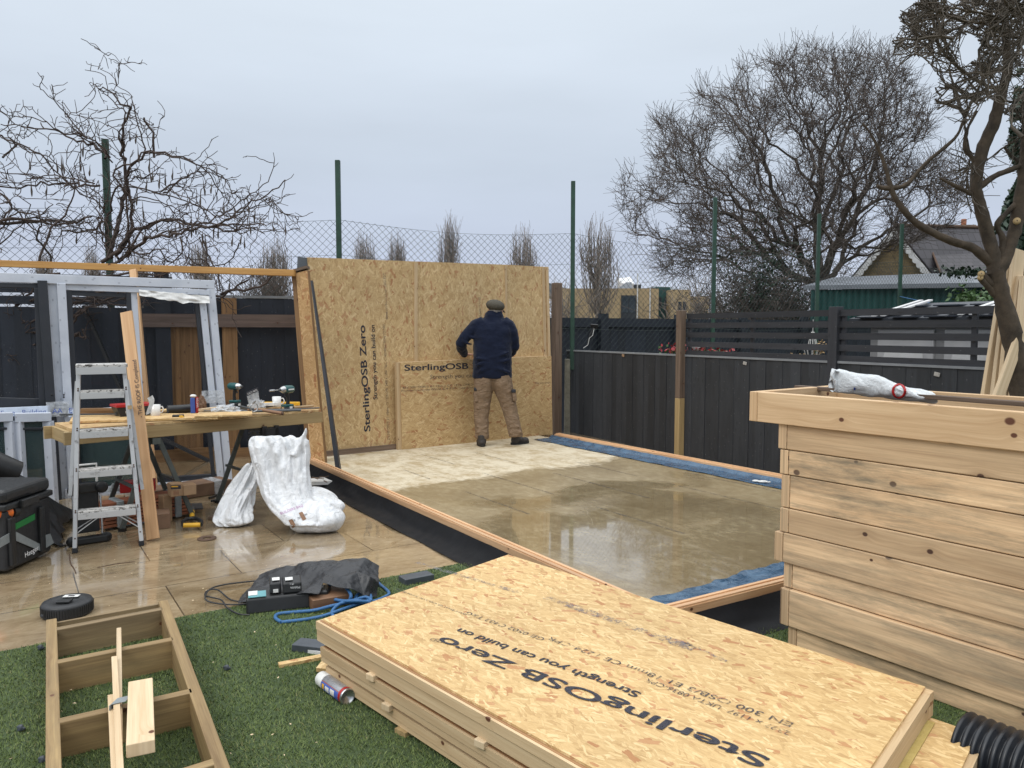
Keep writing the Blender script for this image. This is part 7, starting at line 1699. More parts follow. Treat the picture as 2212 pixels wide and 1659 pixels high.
# heap of black plastic sheeting behind the toolbox
def blackheap():
    m = MB()
    prof = [(-60, 940), (0, 985), (20, 1000), (45, 1022), (80, 1055), (110, 1075), (140, 1108), (150, 1120)]
    def f(a_, b_):
        px = lerp(-60, 150, a_); top = np.interp(px, [q[0] for q in prof], [q[1] for q in prof]); Y0 = 5.75
        tp = at(px, top, Y0+.25); fr2 = at(px, 1190, 5.45); fr2.z = 0
        q = V2(tp, 0).lerp(tp, 1) if False else None
        t = b_; z = tp.z*math.sin(t*math.pi/2)**.8 if t < 1 else tp.z
        p_ = Vector((lerp(fr2.x, tp.x, t), lerp(fr2.y, tp.y, t**1.5), z)); n1 = mnoise.noise(Vector((a_*4, b_*3, 7)))+.5*mnoise.noise(Vector((a_*11, b_*8, 2))); r1 = abs(mnoise.noise(Vector((a_*5+b_*4, b_*1.5, 11))))
        return p_+Vector((0, -.10*n1-.10*r1, .02*n1))
    m.grid(f, 60, 40, smooth=True); 
    m2 = m; m2.grid(lambda a_, b_: f(a_, 1)+Vector((0, b_*.35, -b_*f(a_, 1).z)), 60, 6)
    o = m2.build('black_sheeting', M['rubber_black'], loc=gz(60, 1180)); tag(o, 'heap of glossy black plastic sheeting against the door frames at the left edge', 'sheeting')
    k = MB(); k.tube([at(-40, 1000, 5.35), at(38, 1022, 5.5)], [.12, .085], 18); o = k.build('black_tube_roll', M['plastic_black'], loc=at(0, 1010, 5.4)); tag(o, 'wet black roll poking out of the plastic sheeting at the left edge', 'roll')
blackheap()
# ---------------------------------------------------------------- white rubble bags
def bag(name, lab, rings, seed, nseg=72, amp=.03):
    """rings: (px centre, py, half width px, depth Y, half thickness m, tilt)"""
    m = MB(); K = 64
    xs = [i/(len(rings)-1) for i in range(len(rings))]
    def g(t, j): return float(np.interp(t, xs, [r_[j] for r_ in rings]))
    def sm(t, j): return (g(max(0, t-.03), j)+g(t, j)*2+g(min(1, t+.03), j))/4
    def f(a_, b_):
        cx, cy, hw, Y, th, tl = [sm(a_, j) for j in range(6)]; ang = math.tau*b_; c = at(cx, cy, Y); ca, sa = math.cos(ang), math.sin(ang)
        sx = math.copysign(abs(ca)**.85, ca)*hw*Y/FPX; sy = math.copysign(abs(sa)**.85, sa)*th
        fold = mnoise.noise(Vector((ca*2.3+seed, sa*2.3, a_*1.4)))*1.0+.9*(abs(mnoise.noise(Vector((ca*4.5, sa*4.5+seed, a_*2.4+ca*.8))))-.25)+.45*(abs(mnoise.noise(Vector((ca*9, sa*9+seed, a_*7))))-.2)
        k = 1+fold*.0; q = c+Vector((sx, sy, sx*tl)); nrm_ = Vector((ca, sa*1.2, 0)); env = math.sin(math.pi*min(1, max(0, a_)))**.3
        q = q+nrm_*fold*amp*2.4*env+UP*fold*amp*.5
        q.z = max(q.z, .004); return q
    m.grid(f, K, nseg+1, smooth=True); c = rings[0]; o = m.build(name, M['bag'], loc=gz(c[0], c[1]+10), fix=True); tag(o, lab, 'rubble bag', 'white rubble bags leaning on the workbench')
    o.modifiers.new('sub', 'SUBSURF').render_levels = 1; o.modifiers['sub'].levels = 1
    return o
def bigbag():
    m = MB(); rings = [(668, 1128, 50, 5.80, .14), (650, 1106, 54, 5.86, .15), (632, 1085, 56, 5.92, .14), (619, 1060, 55, 5.96, .125), (613, 1030, 56, 6.0, .105), (609, 1000, 60, 6.02, .085), (605, 972, 65, 6.04, .065), (603, 952, 65, 6.05, .045), (600, 944, 58, 6.06, .025)]
    N_ = 60; K = 50; vs = []; fs = []; xs = [i/(len(rings)-1) for i in range(len(rings))]
    for i in range(K):
        t = i/(K-1); cx, cy, hw, Y, th = [float(np.interp(t, xs, [r_[j] for r_ in rings])) for j in range(5)]; c = at(cx, cy, Y)
        for k in range(N_):
            a_ = math.tau*k/N_; ca, sa = math.cos(a_), math.sin(a_); sx = math.copysign(abs(ca)**.8, ca); sy = math.copysign(abs(sa)**.8, sa)
            f = .55*(.3-abs(mnoise.noise(Vector((ca*3.4+1.5*t, sa*3, t*1.3+5)))))+.35*(.25-abs(mnoise.noise(Vector((ca*7-t*2, sa*6+3, t*2.6)))))
            vs.append(c+Vector((sx*hw*Y/FPX*(1+f*.14), sy*(th+f*.17*(.5+t)), f*.03)))
    for i in range(K-1):
        for k in range(N_): k2 = (k+1) % N_; fs.append((i*N_+k, i*N_+k2, (i+1)*N_+k2, (i+1)*N_+k))
    fs += [tuple(range(N_-1, -1, -1)), tuple((K-1)*N_+k for k in range(N_))]; m.add(vs, fs, None, True)
    ft = gz(672, 1158); m.ell(ft+Vector((.0, .20, .115)), (.180, .20, .115)); m.ell(ft+Vector((.01, .13, .085)), (.20, .13, .085)); m.ell(ft+Vector((-.06, .36, .15)), (.19, .2, .15)); m.ell(ft+Vector((.09, .14, .10)), (.12, .14, .075)); m.ell(ft+Vector((-.08, .12, .07)), (.11, .12, .06)); m.ell(ft+Vector((.03, .28, .17)), (.17, .10, .07))
    pk = [at(x, y, Y_) for x, y, Y_ in ((640, 985, 6.02), (652, 955, 6.04), (660, 932, 6.05), (661, 922, 6.05))]; m.tube(pk, [.10, .062, .03, .012], 14, ex=[.45]*4)
    o = m.build('rubble_bag', M['bag'], loc=gz(660, 1165)); tag(o, 'large crumpled white woven sack leaning on the workbench, slumped foot towards the camera', 'rubble bag', 'white rubble bags leaning on the workbench')
    remesh(o, .009, 2, 0)
    for ns, st, nm in ((.24, .05, 'CLOUDS'), (.08, .008, 'CLOUDS')):
        tx = bpy.data.textures.new('crumple', nm); tx.noise_scale = ns; d_ = o.modifiers.new('c', 'DISPLACE'); d_.texture = tx; d_.strength = st; d_.texture_coords = 'LOCAL'; d_.mid_level = .45
    s_ = o.modifiers.new('s2', 'SMOOTH'); s_.factor = .5; s_.iterations = 4
    return o
B1 = bigbag()
for x0, y0 in ((645, 1108), (623, 1124)):
    q = [(x0, y0), (x0+8, y0-3), (x0+17, y0+13), (x0+9, y0+17)]; n_ = 5; vs = []; fs = []
    for i in range(n_+1):
        for j in range(n_+1):
            a_, b_ = i/n_, j/n_; vs.append(tuple((q[0][k]*(1-a_)+q[1][k]*a_)*(1-b_)+(q[3][k]*(1-a_)+q[2][k]*a_)*b_ for k in (0, 1)))
    for i in range(n_):
        for j in range(n_): fs.append((i*(n_+1)+j, (i+1)*(n_+1)+j, (i+1)*(n_+1)+j+1, i*(n_+1)+j+1))
    decal(B1, (vs, fs), 'printed_label', M['hardwood'])
decal(B1, pixtext('BUILDERS BAG', (606, 1112), (655, 1094), 8), 'printed_lettering', M['ink_pink'])
decal(B1, pixtext('CE   70L   UN', (632, 1128), (664, 1112), 6), 'printed_lettering', M['ink_solid'])
B2 = bag('rubble_bag', 'smaller white sack leaning behind the big sack with its base by the spade', [
    (512, 1137, 6, 5.98, .02, 0), (508, 1130, 38, 6.0, .10, .12), (503, 1115, 41, 6.05, .14, .15), (507, 1095, 38, 6.1, .13, .15), (517, 1070, 32, 6.15, .11, .1), (530, 1045, 27, 6.2, .09, 0), (541, 1020, 19, 6.22, .06, 0), (548, 1000, 12, 6.22, .03, 0)], 8, amp=.020)
# ---------------------------------------------------------------- black fabric cover on the lawn edge
def tarp():
    FZ_ = {}
    # control points: px, py (visible), height in metres
    C = [(512, 1305, .01), (545, 1262, .03), (560, 1240, .06), (600, 1228, .10), (640, 1220, .13), (690, 1212, .17), (740, 1207, .19), (790, 1207, .18), (820, 1222, .13), (818, 1262, .07), (812, 1290, .02), (785, 1288, .05), (755, 1275, .11), (700, 1262, .11), (650, 1272, .07), (600, 1272, .05), (560, 1285, .05), (620, 1250, .075), (670, 1245, .12), (720, 1240, .15), (770, 1235, .16), (800, 1245, .14), (700, 1228, .16), (690, 1285, .09), (640, 1292, .06), (600, 1292, .04), (560, 1300, .03), (750, 1255, .14), (580, 1255, .045)]
    pts = [gz(x, y, h) for x, y, h in C]
    from mathutils import geometry as geo
    hull = [0, 1, 2, 3, 4, 5, 6, 7, 8, 9, 10, 11, 12, 13, 23, 24, 25, 26]
    vs2 = [Vector((p.x, p.y)) for p in pts]; res = geo.delaunay_2d_cdt(vs2, [], [hull], 1, 1e-5)
    V = res[0]; oi = res[3]; F = res[2]; Z = [pts[o_[0]].z if o_ else .05 for o_ in oi]
    m = MB(); m.add([Vector((v_.x, v_.y, z)) for v_, z in zip(V, Z)], [tuple(f) for f in F]); o = m.build('fabric_cover', M['tarp'], loc=gz(670, 1300)); tag(o, 'wet black fabric cover draped in a heap over a case at the lawn edge', 'cover')
    s_ = o.modifiers.new('s', 'SUBSURF'); s_.subdivision_type = 'SIMPLE'; s_.levels = s_.render_levels = 4
    q = o.modifiers.new('sm', 'SMOOTH'); q.factor = .5; q.iterations = 5
    for ns, st, nm in ((.16, .045, 'a'), (.05, .012, 'b')):
        tx = bpy.data.textures.new('crease', 'CLOUDS'); tx.noise_scale = ns; tx.noise_depth = 1; d_ = o.modifiers.new('d'+nm, 'DISPLACE'); d_.texture = tx; d_.strength = st; d_.texture_coords = 'LOCAL'; d_.mid_level = .4
    w_ = o.modifiers.new('sol', 'SOLIDIFY'); w_.thickness = .003
    k = MB(); k.box(gz(665, 1297, .035), gz(752, 1282, .035), .2, .06); o = k.build('wooden_case', M['hardwood'], loc=gz(700, 1290)); tag(o, 'brown wooden case edge peeping out under the black cover', 'case'); bevel(o, .004)
tarp()
def charger():
    c = gz(532, 1330); e = gz(640, 1318); d_ = (e-c).normalized(); n_ = Vector((-d_.y, d_.x, 0)); root = empty('battery_charger', V2(c, 0), 'black twin battery charger with a reflective teal label on the lawn edge', 'charger')
    def hx(s0, s1, y0, y1, z0, z1, top=0): return [c+d_*s0+n_*y0+UP*z0, c+d_*s0+n_*y1+UP*z0, c+d_*s0+n_*(y1-top)+UP*z1, c+d_*s0+n_*(y0+top)+UP*z1, c+d_*s1+n_*y0+UP*z0, c+d_*s1+n_*y1+UP*z0, c+d_*s1+n_*(y1-top)+UP*z1, c+d_*s1+n_*(y0+top)+UP*z1]
    m = MB(); m.hexa(hx(0, .34, 0, .20, 0, .085, .02)); bevel(m.build('body', M['plastic_black'], root), .012, 3)
    m = MB(); m.slab([c+d_*.012+n_*.022+UP*.088, c+d_*.105+n_*.022+UP*.088, c+d_*.105+n_*.12+UP*.088, c+d_*.012+n_*.12+UP*.088], UP*.003); m.build('label', M['label_teal'], root)
    m = MB(); m.slab([c+d_*.012+n_*.05+UP*.092, c+d_*.06+n_*.05+UP*.092, c+d_*.06+n_*.12+UP*.092, c+d_*.012+n_*.12+UP*.092], UP*.002); m.build('label_shine', M['label_white'], root)
    for s0, lab in ((.125, 'left battery standing in the black charger'), (.195, 'middle battery with white lettering leaning in the charger')):
        y = .05 if s0 < .13 else .03; b = MB(); b.hexa([c+d_*s0+n_*y+UP*.088, c+d_*s0+n_*(y+.12)+UP*.088, c+d_*s0+n_*(y+.11)+UP*.155, c+d_*s0+n_*(y+.01)+UP*.145, c+d_*(s0+(.062 if s0 < .13 else .10))+n_*y+UP*.088, c+d_*(s0+(.062 if s0 < .13 else .10))+n_*(y+.12)+UP*.088, c+d_*(s0+(.06 if s0 < .13 else .10))+n_*(y+.11)+UP*.155, c+d_*(s0+(.06 if s0 < .13 else .10))+n_*(y+.01)+UP*.145])
        o = b.build('tool_battery', M['plastic_black'], loc=c+d_*s0+UP*.09); tag(o, lab, 'battery', 'tool batteries at the lawn edge'); bevel(o, .008, 2)
        k = MB(); s1 = s0+.014; k.slab([c+d_*s1+n_*(y+.03)+UP*.153, c+d_*(s1+.04)+n_*(y+.03)+UP*.153, c+d_*(s1+.04)+n_*(y+.07)+UP*.156, c+d_*s1+n_*(y+.07)+UP*.156], UP*.003); k.build('label', M['label_white'], o)
        if s0 > .13:
            text('Makita', c+d_*(s0+.092)+n_*(y-.0)+UP*.125, -d_, -UP, .020, M['ink_white'], 'printed_lettering', o); text('18 v', c+d_*(s0+.06)+n_*(y+.0)+UP*.145, -d_, -UP, .014, M['ink_white'], 'printed_lettering', o)
        else:
            k = MB(); k.box(c+d_*(s0+.018)+n_*(y-.002)+UP*.105, c+d_*(s0+.045)+n_*(y-.002)+UP*.105, .004, .018); k.build('contact_label', M['label_white'], o)
    b = MB(); q = c+d_*.33+n_*.10; b.box(q, q+d_*.13-n_*.02, .13, .09); q2 = V2(q, .045); b = MB(); b.box(q2, q2+d_*.12-n_*.03, .12, .085); o = b.build('tool_battery', M['plastic_black'], loc=q2); tag(o, 'right battery lying beside the charger against the blue rope', 'battery', 'tool batteries at the lawn edge'); bevel(o, .014, 3)
    k = MB(); k.box(q2+d_*.03+UP*.045, q2+d_*.09-n_*.01+UP*.045, .035, .004); k.build('label', M['label_white'], o)
charger()
def curve(pts, r_, name, mat, lab, cat, k=8, z=None):
    P = [Vector(q) for q in pts]; out = []
    for i in range(len(P)-1):
        p0, p1, p2, p3 = P[max(i-1, 0)], P[i], P[i+1], P[min(i+2, len(P)-1)]
        for j in range(k): t = j/k; out.append(.5*((2*p1)+(p2-p0)*t+(2*p0-5*p1+4*p2-p3)*t*t+(3*p1-p0-3*p2+p3)*t**3))
    out.append(P[-1]); m = MB(); m.tube(out, r_, 8); o = m.build(name, M[mat], loc=out[0]); tag(o, lab, cat); return o
g_ = lambda x, y, z=.02: gz(x, y, z)
curve([g_(540, 1328), g_(515, 1326), g_(490, 1312), g_(478, 1296), g_(455, 1290), g_(443, 1286), g_(448, 1276), g_(470, 1274), g_(500, 1296, .01), g_(545, 1302, .015), g_(505, 1306), g_(460, 1302), g_(443, 1292, .03), g_(455, 1272), g_(490, 1262), g_(560, 1254), g_(580, 1252, .05)], .0045, 'black_cable', 'rubber_black', 'black mains cable looped on the paving left of the charger', 'cable')
rp = [(608, 1344, .012), (595, 1335, .012), (602, 1326, .012), (640, 1322, .012), (680, 1318, .02), (720, 1308, .03), (760, 1300, .04), (800, 1298, .04), (790, 1290, .05), (765, 1296, .05), (735, 1304, .04), (718, 1320, .012), (722, 1332, .012), (745, 1334, .012), (775, 1318, .012), (800, 1304, .03), (775, 1298, .06), (740, 1298, .05), (712, 1290, .05), (705, 1272, .07), (718, 1262, .09), (745, 1268, .10), (758, 1285, .08), (756, 1300, .04), (775, 1304, .02), (800, 1294, .03), (795, 1280, .05), (775, 1282, .06), (770, 1296, .04), (800, 1300, .02), (830, 1290, .012), (840, 1280, .012), (820, 1262, .012), (812, 1252, .02)]
curve([gz(x, y, z) for x, y, z in rp[:]], .0095, 'blue_rope', 'blue_rope', 'tangled blue rope lying on the turf beside the panel stack', 'rope', 6)
curve([gz(608, 1344, .012), gz(660, 1338, .012), gz(700, 1330, .012), gz(740, 1316, .02), gz(770, 1306, .02), gz(800, 1300, .02)], .0095, 'blue_rope', 'blue_rope', 'doubled end of the blue rope lying nearest the camera', 'rope', 6)
# round cable reel with plug
def reel():
    c = gz(146, 1325); r = .125; root = empty('cable_reel', c, 'round black cable cassette with a white label and brass pinned plug on the paving', 'cable reel')
    m = MB(); prof = [(0, .0), (r*.95, 0), (r, .01), (r, .062), (r*.96, .072), (r*.55, .074), (r*.5, .068), (0, .068)]; m.lathe(c, UP, prof, 48); m.build('drum', M['plastic_dark'], root)
    m = MB()
    for k in range(60): an = k*math.tau/60; q = c+Vector((math.cos(an), math.sin(an), 0))*(r+.001); m.box(q+UP*.012, q+UP*.060, .004, .004)
    m.build('ribbing', M['plastic_black'], root)
    m = MB(); m.box(c+Vector((-.035, -.03, .078)), c+Vector((.035, -.02, .078)), .05, .012); bevel(m.build('grip_bar', M['plastic_black'], root), .003)
    q = c+Vector((-.01, .06, .077)); m = MB(); m.box(q-Vector((.04, .004, 0)), q+Vector((.04, .004, 0)), .035, .002); m.build('label', M['label_white'], root)
    m = MB(); 
    for k in range(12): x = -.016+k*.003; m.box(q+Vector((x, -.008, .0015)), q+Vector((x, .008, .0015)), .0014, .001)
    m.build('barcode', M['ink_solid'], root)
    pc = gz(100, 1330, .02); m = MB(); m.ell(pc, (.030, .024, .020), 14, 10); m.build('plug', M['plastic_black'], root)
    m = MB(); m.tube([pc+Vector((.02, 0, 0)), pc+Vector((.045, .0, .0)), c+Vector((-r, 0, .03))], .006, 8); m.build('lead', M['rubber_black'], root)
    m = MB()
    for dx, dy in ((-.012, .02), (-.022, .012), (-.004, .026)): m.box(pc+Vector((dx, 0, .012)), pc+Vector((dx-.010, dy, .035)), .006, .004)
    m.build('pin', M['yellow'], root)
reel()
# ---------------------------------------------------------------- treated timber frame in the foreground
def gframe():
    Z = .14; hh = .14
    root = empty('ladder_frame', gz(240, 1500), 'treated timber frame with cross bearers lying on the turf in the left foreground', 'timber frame')
    A0, A1 = gz(108, 1342, Z), gz(107, 1720, Z); B0, B1 = gz(357, 1297, Z), gz(512, 1710, Z)
    # left rail
    def rail(p, q, w_, nm='side_rail', mat='treated'):
        m = MB(); m.box(p-UP*hh/2, q-UP*hh/2, w_, hh-.004); o = m.build(nm, M[mat], root); bevel(o, .003, 2); return o
    rail(gz(111, 1336, Z), gz(117, 1760, Z), .045); rail(gz(352, 1296, Z), gz(512, 1745, Z), .045)
    ends = [((122, 1357), (351, 1313), 'treated_dark'), ((122, 1428), (374, 1378), 'treated'), ((124, 1556), (415, 1490), 'treated'), ((125, 1750), (478, 1638), 'treated')]
    for a_, b_, mt in ends:
        p, q = gz(*a_, Z), gz(*b_, Z); d_ = (q-p).normalized(); rail(p-d_*.0, q, .042, 'cross_bearer', mt)
    m = MB(); p, q = gz(118, 1341, Z-.01), gz(350, 1299, Z-.01); m.box(p-UP*.06, q-UP*.06, .018, .10); m.build('back_board', M['treated_dark'], root)
gframe()
fz = .143
def strip(px0, py0, px1, py1, w_, z, lab, th=.02):
    p, q = gz(px0, py0, z), gz(px1, py1, z+.004); return blk('pine_strip', 'pine_pale', p, q, w_, th, lab, 'strip', grp='taped bundle of pine strips', bev=.002)
strip(257, 1360, 259, 1720, .020, .153, 'longest thin pine strip of the taped bundle on the timber frame')
strip(247, 1422, 262, 1720, .022, .172, 'middle length pine strip in the taped bundle, set back from the longest')
strip(240, 1505, 252, 1720, .024, .156, 'short left pine strip of the taped bundle on the timber frame')
m = MB(); p, q = gz(239, 1523, .186), gz(271, 1516, .186); m.hexa([p, p+Vector((0, .05, 0)), p+Vector((0, .05, .002)), p+UP*.002, q, q+Vector((0, .05, 0)), q+Vector((0, .05, .002)), q+UP*.002]); m.box(p-UP*.02+Vector((-.002, .02, 0)), p+Vector((-.002, .02, -.001)), .003, .05, up=(0, 1, 0)); o = m.build('silver_tape', M['duct_tape'], loc=p); tag(o, 'torn silver tape wrapped round the bundle of pine strips', 'tape')
p, q = gz(304, 1480, .175), gz(304, 1618, .19); o = blk('pine_block', 'pine_pale', p, q, .085, .045, 'short thick offcut of pale planed timber resting on the cross bearer', 'offcut', bev=.003)
# offcuts by the stack, spray can
o = blk('grey_batten', 'foam_grey', gz(640, 1392, .02), gz(712, 1400, .02), .09, .035, 'dark grey foam backed strip beside the left corner of the panel stack', 'strip', bev=.003)
m = MB(); p, q = gz(640, 1402, .012), gz(700, 1412, .012); m.box(p, q, .012, .018); setpar(m.build('white_edge', M['white_paint']), o)
blk('osb_batten', 'osb_top', gz(602, 1437, .012), gz(700, 1418, .012), .035, .016, 'narrow strand board offcut lying on the turf left of the panel stack', 'offcut', bev=.001)
blk('osb_chip', 'osb_top', gz(694, 1448, .02), gz(712, 1425, .03), .05, .02, 'small pale offcut tucked behind the spray can', 'offcut', bev=.001)
blk('grey_batten', 'foam_grey', gz(868, 1255, .02), gz(930, 1243, .02), .10, .04, 'grey strip lying on the turf behind the panel stack', 'strip', bev=.003)
def can():
    a_, b_ = gz(690, 1462, .034), gz(752, 1506, .034); d_ = (b_-a_).normalized(); a_ = b_-d_*.235; r = .033
    root = empty('spray_can', V2(a_, 0), 'silver blue and yellow spray can lying on the turf against the panel stack', 'spray can')
    m = MB(); m.lathe(a_+d_*.055, d_, [(r*.80, -.004), (r, .004), (r, .168)], 40); m.build('body', M['silver_can'], root)
    m = MB(); m.lathe(a_, d_, [(0, 0), (r*.88, .0), (r*.96, .006), (r*.98, .052), (r*.9, .055)], 40); m.build('cap', M['label_white'], root)
    m = MB(); m.lathe(a_+d_*.223, d_, [(r, 0), (r*1.04, .003), (r*1.04, .009), (r*.93, .012), (r*.86, .008), (r*.6, .002), (0, -.004)], 40); m.build('base_rim', M['steel'], root)
    m = MB(); m.lathe(a_+d_*.206, d_, [(r*1.01, 0), (r*1.01, .016)], 40); m.build('red_band', M['red'], root)
    x = d_; side = d_.cross(UP).normalized()
    if side.y > 0: side = -side
    def arc(s0, s1, t0, t1, mat, nm, rr=1.012):
        k = MB(); k.grid(lambda u_, v_: a_+d_*lerp(s0, s1, u_)+(side*math.cos(lerp(t0, t1, v_))+UP*math.sin(lerp(t0, t1, v_)))*r*rr, 4, 12); k.build(nm, M[mat], root)
    arc(.062, .205, -.7, .55, 'blue_ink', 'blue_panel'); arc(.070, .088, -.35, .35, 'yellow', 'yellow_logo', 1.02); arc(.098, .13, -.4, .3, 'label_white', 'label_photo', 1.02); arc(.14, .175, -.35, .4, 'label_white', 'label_photo', 1.02); arc(.062, .205, .60, .66, 'red', 'label_line', 1.013)
can()
# small litter: gravel lumps and leaves
spots = [(88, 1618), (42, 1572), (270-183, 1612), (495, 1688-0), (85, 1617)]
for i, (px, py) in enumerate(((88, 1398), (45, 1572), (92, 1640), (490, 1442))):
    c = gz(px, py, .018); k = MB(); k.ell(c, (.020, .014, .012), 8, 6); o = k.build('stone', M['foam_grey'], loc=c); remesh(o, .005, 1, .02, .02); tag(o, ('grey lump of grit at the paving edge left of the timber frame', 'grey lump of grit on the turf at the left edge of the photo', 'grey lump of grit on the turf in the lower left corner', 'grey lump of grit just right of the timber frame')[i], 'stone', 'lumps of grit')
def litter():
    P = []; F = []; 
    for i in range(110):
        if i < 80: px, py, z = R.uniform(60, 1000), R.uniform(1150, 1330), .002
        else: px, py, z = R.uniform(0, 700), R.uniform(1360, 1650), .03
        c = gz(px, py, z); s = R.uniform(.0015, .004); a_ = R.uniform(0, 6.3); b = len(P)
        for k in range(4): an = a_+k*math.pi/2; P.append((c.x+math.cos(an)*s*(2.2 if k % 2 else 1), c.y+math.sin(an)*s*(2.2 if k % 2 else 1), c.z+.003+R.uniform(0, .004)))
        F.append((b, b+1, b+2, b+3))
    return P, F
P, F = litter(); o = npmesh('wood_chips', np.array(P), np.array(F), M['pine_pale']); tag(o, 'scattered pale chips and leaf bits over the turf and paving', 'chips', kind='stuff')
for i, (px, py, rot_) in enumerate(((470, 1163, 0), (760, 1243-27, 0), (165, 1228, 0), (715, 1205, 0))):
    pass
curve([gz(150, 1196, .003), gz(152, 1215, .003), gz(160, 1228, .003), gz(164, 1238, .003)], .003, 'twig', 'rust', 'thin curved brown twig on the paving beside the toolbox', 'twig')
curve([gz(210, 1226, .003), gz(250, 1218, .003), gz(292, 1213, .003)], .0025, 'twig', 'rust', 'long straight dark twig on the paving in front of the ladder', 'twig')
# white glove on the blue strip
c = gz(1648, 1040, FZ+.02); k = MB(); k.ell(c, (.05, .03, .012)); k.ell(c+Vector((-.06, .03, 0)), (.035, .02, .012)); k.ell(c+Vector((.05, -.03, 0)), (.02, .008, .01)); o = k.build('sealant_nozzle', M['label_white'], loc=c); remesh(o, .006, 3); tag(o, 'crumpled white tissue lying on the blue strip by the right sill', 'tissue')
# ---------------------------------------------------------------- climbing wisteria with hanging pods
def vine():
    Yv = 8.75; base_ = at(250, 960, Yv); base_.z = 0; root = empty('wisteria_vine', base_, 'tangled bare climber with dangling seed pods around the left green fence post', 'climber')
    Z8 = .3385
    def Z(x, y): return (x*Z8, 86.4+y*Z8)           # measured on an enlarged crop
    Ps = []; par = []; rr = []
    def add(pts, w0, w1, dy=0, wob=.012):
        k = -1; Q = [Vector(at(*(Z(*q)), Yv+dy)) for q in pts]; out = []
        for i in range(len(Q)-1):
            p0, p1, p2, p3 = Q[max(i-1, 0)], Q[i], Q[i+1], Q[min(i+2, len(Q)-1)]; n = max(2, int((p2-p1).length/.06))
            for j in range(n): t = j/n; out.append(.5*((2*p1)+(p2-p0)*t+(2*p0-5*p1+4*p2-p3)*t*t+(3*p1-p0-3*p2+p3)*t**3))
        out.append(Q[-1])
        for i, q in enumerate(out):
            t = i/len(out); Ps.append(np.array(q)+np.array([NR.normal(0, wob), .16*math.sin(i*.21+dy*30)+NR.normal(0, wob), NR.normal(0, wob)])); par.append(k); rr.append(lerp(w0, w1, t)*Yv/FPX/2); k = len(Ps)-1
    S = [([(700, 1420), (760, 1380), (830, 1240), (900, 1190), (1060, 1130), (1200, 1170), (1350, 1190), (1500, 1180), (1620, 1200), (1700, 1190)], 14, 4),
         ([(720, 1410), (850, 1330), (1000, 1260), (1150, 1260), (1290, 1210), (1400, 1170), (1540, 1050), (1680, 970), (1780, 900), (1820, 880)], 12, 3),
         ([(760, 1380), (800, 1200), (790, 1000), (770, 900), (800, 820), (900, 760), (980, 730), (1100, 745), (1240, 790), (1330, 850), (1420, 1000)], 13, 3),
         ([(780, 700), (790, 600), (830, 510), (880, 460), (820, 440), (760, 370), (700, 320)], 10, 4), ([(740, 1400), (740, 1100), (760, 900), (770, 720), (790, 640)], 13, 9),
         ([(730, 1390), (640, 1300), (640, 1150), (680, 1040), (720, 950), (790, 930)], 9, 6), ([(700, 760), (650, 700), (560, 660), (440, 620), (300, 560), (180, 545), (30, 540)], 9, 3),
         ([(500, 600), (420, 480), (350, 390), (315, 340)], 5, 2.5), ([(660, 730), (590, 640), (500, 590), (480, 560)], 6, 4),
         ([(640, 940), (500, 920), (330, 890), (180, 910), (60, 940), (-40, 930)], 8, 5), ([(0, 600), (60, 640), (180, 690), (280, 740), (350, 830), (440, 940), (560, 1000), (640, 1100), (700, 1200)], 6, 4),
         ([(-40, 1180), (120, 1150), (250, 1140), (380, 1150), (480, 1130), (560, 1120)], 13, 6), ([(-40, 1210), (80, 1150), (200, 1150), (330, 1170), (420, 1160)], 10, 6), ([(-40, 1300), (40, 1200), (100, 1120), (130, 1060), (70, 1000)], 9, 4),
         ([(300, 1420), (330, 1300), (350, 1200), (390, 1130), (410, 1060), (420, 980), (440, 900)], 9, 4), ([(300, 1400), (250, 1300), (250, 1240), (300, 1180), (280, 1100)], 8, 4),
         ([(-40, 720), (0, 700), (40, 650), (0, 600)], 8, 5), ([(-40, 960), (60, 1020), (150, 1100), (230, 1180), (330, 1240)], 7, 4), ([(0, 840), (120, 850), (250, 860), (400, 880)], 4, 2.5),
         ([(930, 720), (940, 620), (915, 520), (890, 480)], 9, 6), ([(1000, 975), (1080, 900), (1180, 860), (1300, 840), (1340, 850)], 6, 3), ([(790, 930), (950, 960), (1100, 1000), (1250, 1050), (1380, 1120), (1450, 1160)], 6, 3),
         ([(800, 860), (920, 850), (1010, 830)], 5, 3), ([(780, 1020), (900, 1020), (1030, 1030), (1130, 1080), (1210, 1110)], 5, 3), ([(1380, 1190), (1500, 1230), (1600, 1210), (1700, 1240)], 6, 3),
         ([(1150, 1260), (1170, 1330), (1160, 1400), (1120, 1430)], 6, 4), ([(820, 1340), (950, 1370), (1060, 1350), (1120, 1430)], 6, 4), ([(1440, 1120), (1550, 1080), (1700, 1050), (1740, 1020), (1780, 1060), (1800, 1150)], 5, 2),
         ([(1290, 1240), (1330, 1330), (1360, 1400), (1420, 1500), (1430, 1600)], 6, 4), ([(1500, 1290), (1450, 1380), (1400, 1430), (1310, 1440), (1200, 1430)], 5, 3), ([(550, 1000), (570, 900), (560, 780), (570, 700)], 4, 2.5),
         ([(640, 1130), (600, 1200), (540, 1230), (430, 1220)], 8, 5), ([(610, 640), (612, 560), (640, 460), (700, 410), (760, 405)], 2.4, 1.6), ([(1740, 1015), (1735, 1080), (1720, 1160)], 2, 1.4), ([(690, 310), (655, 300), (665, 330), (720, 350)], 2.2, 1.8),
         ([(700, 320), (695, 280), (715, 220), (738, 140), (732, 100), (690, 85), (670, 160), (660, 215)], 2.4, 1.4), ([(900, 640), (1000, 620), (1015, 700)], 2, 1.4), ([(1340, 850), (1400, 880), (1440, 960), (1430, 1020)], 2.2, 1.5)]
    for pts, a_, b_ in S: add(pts, a_*.62, b_*.62, NR.uniform(-.15, .15))
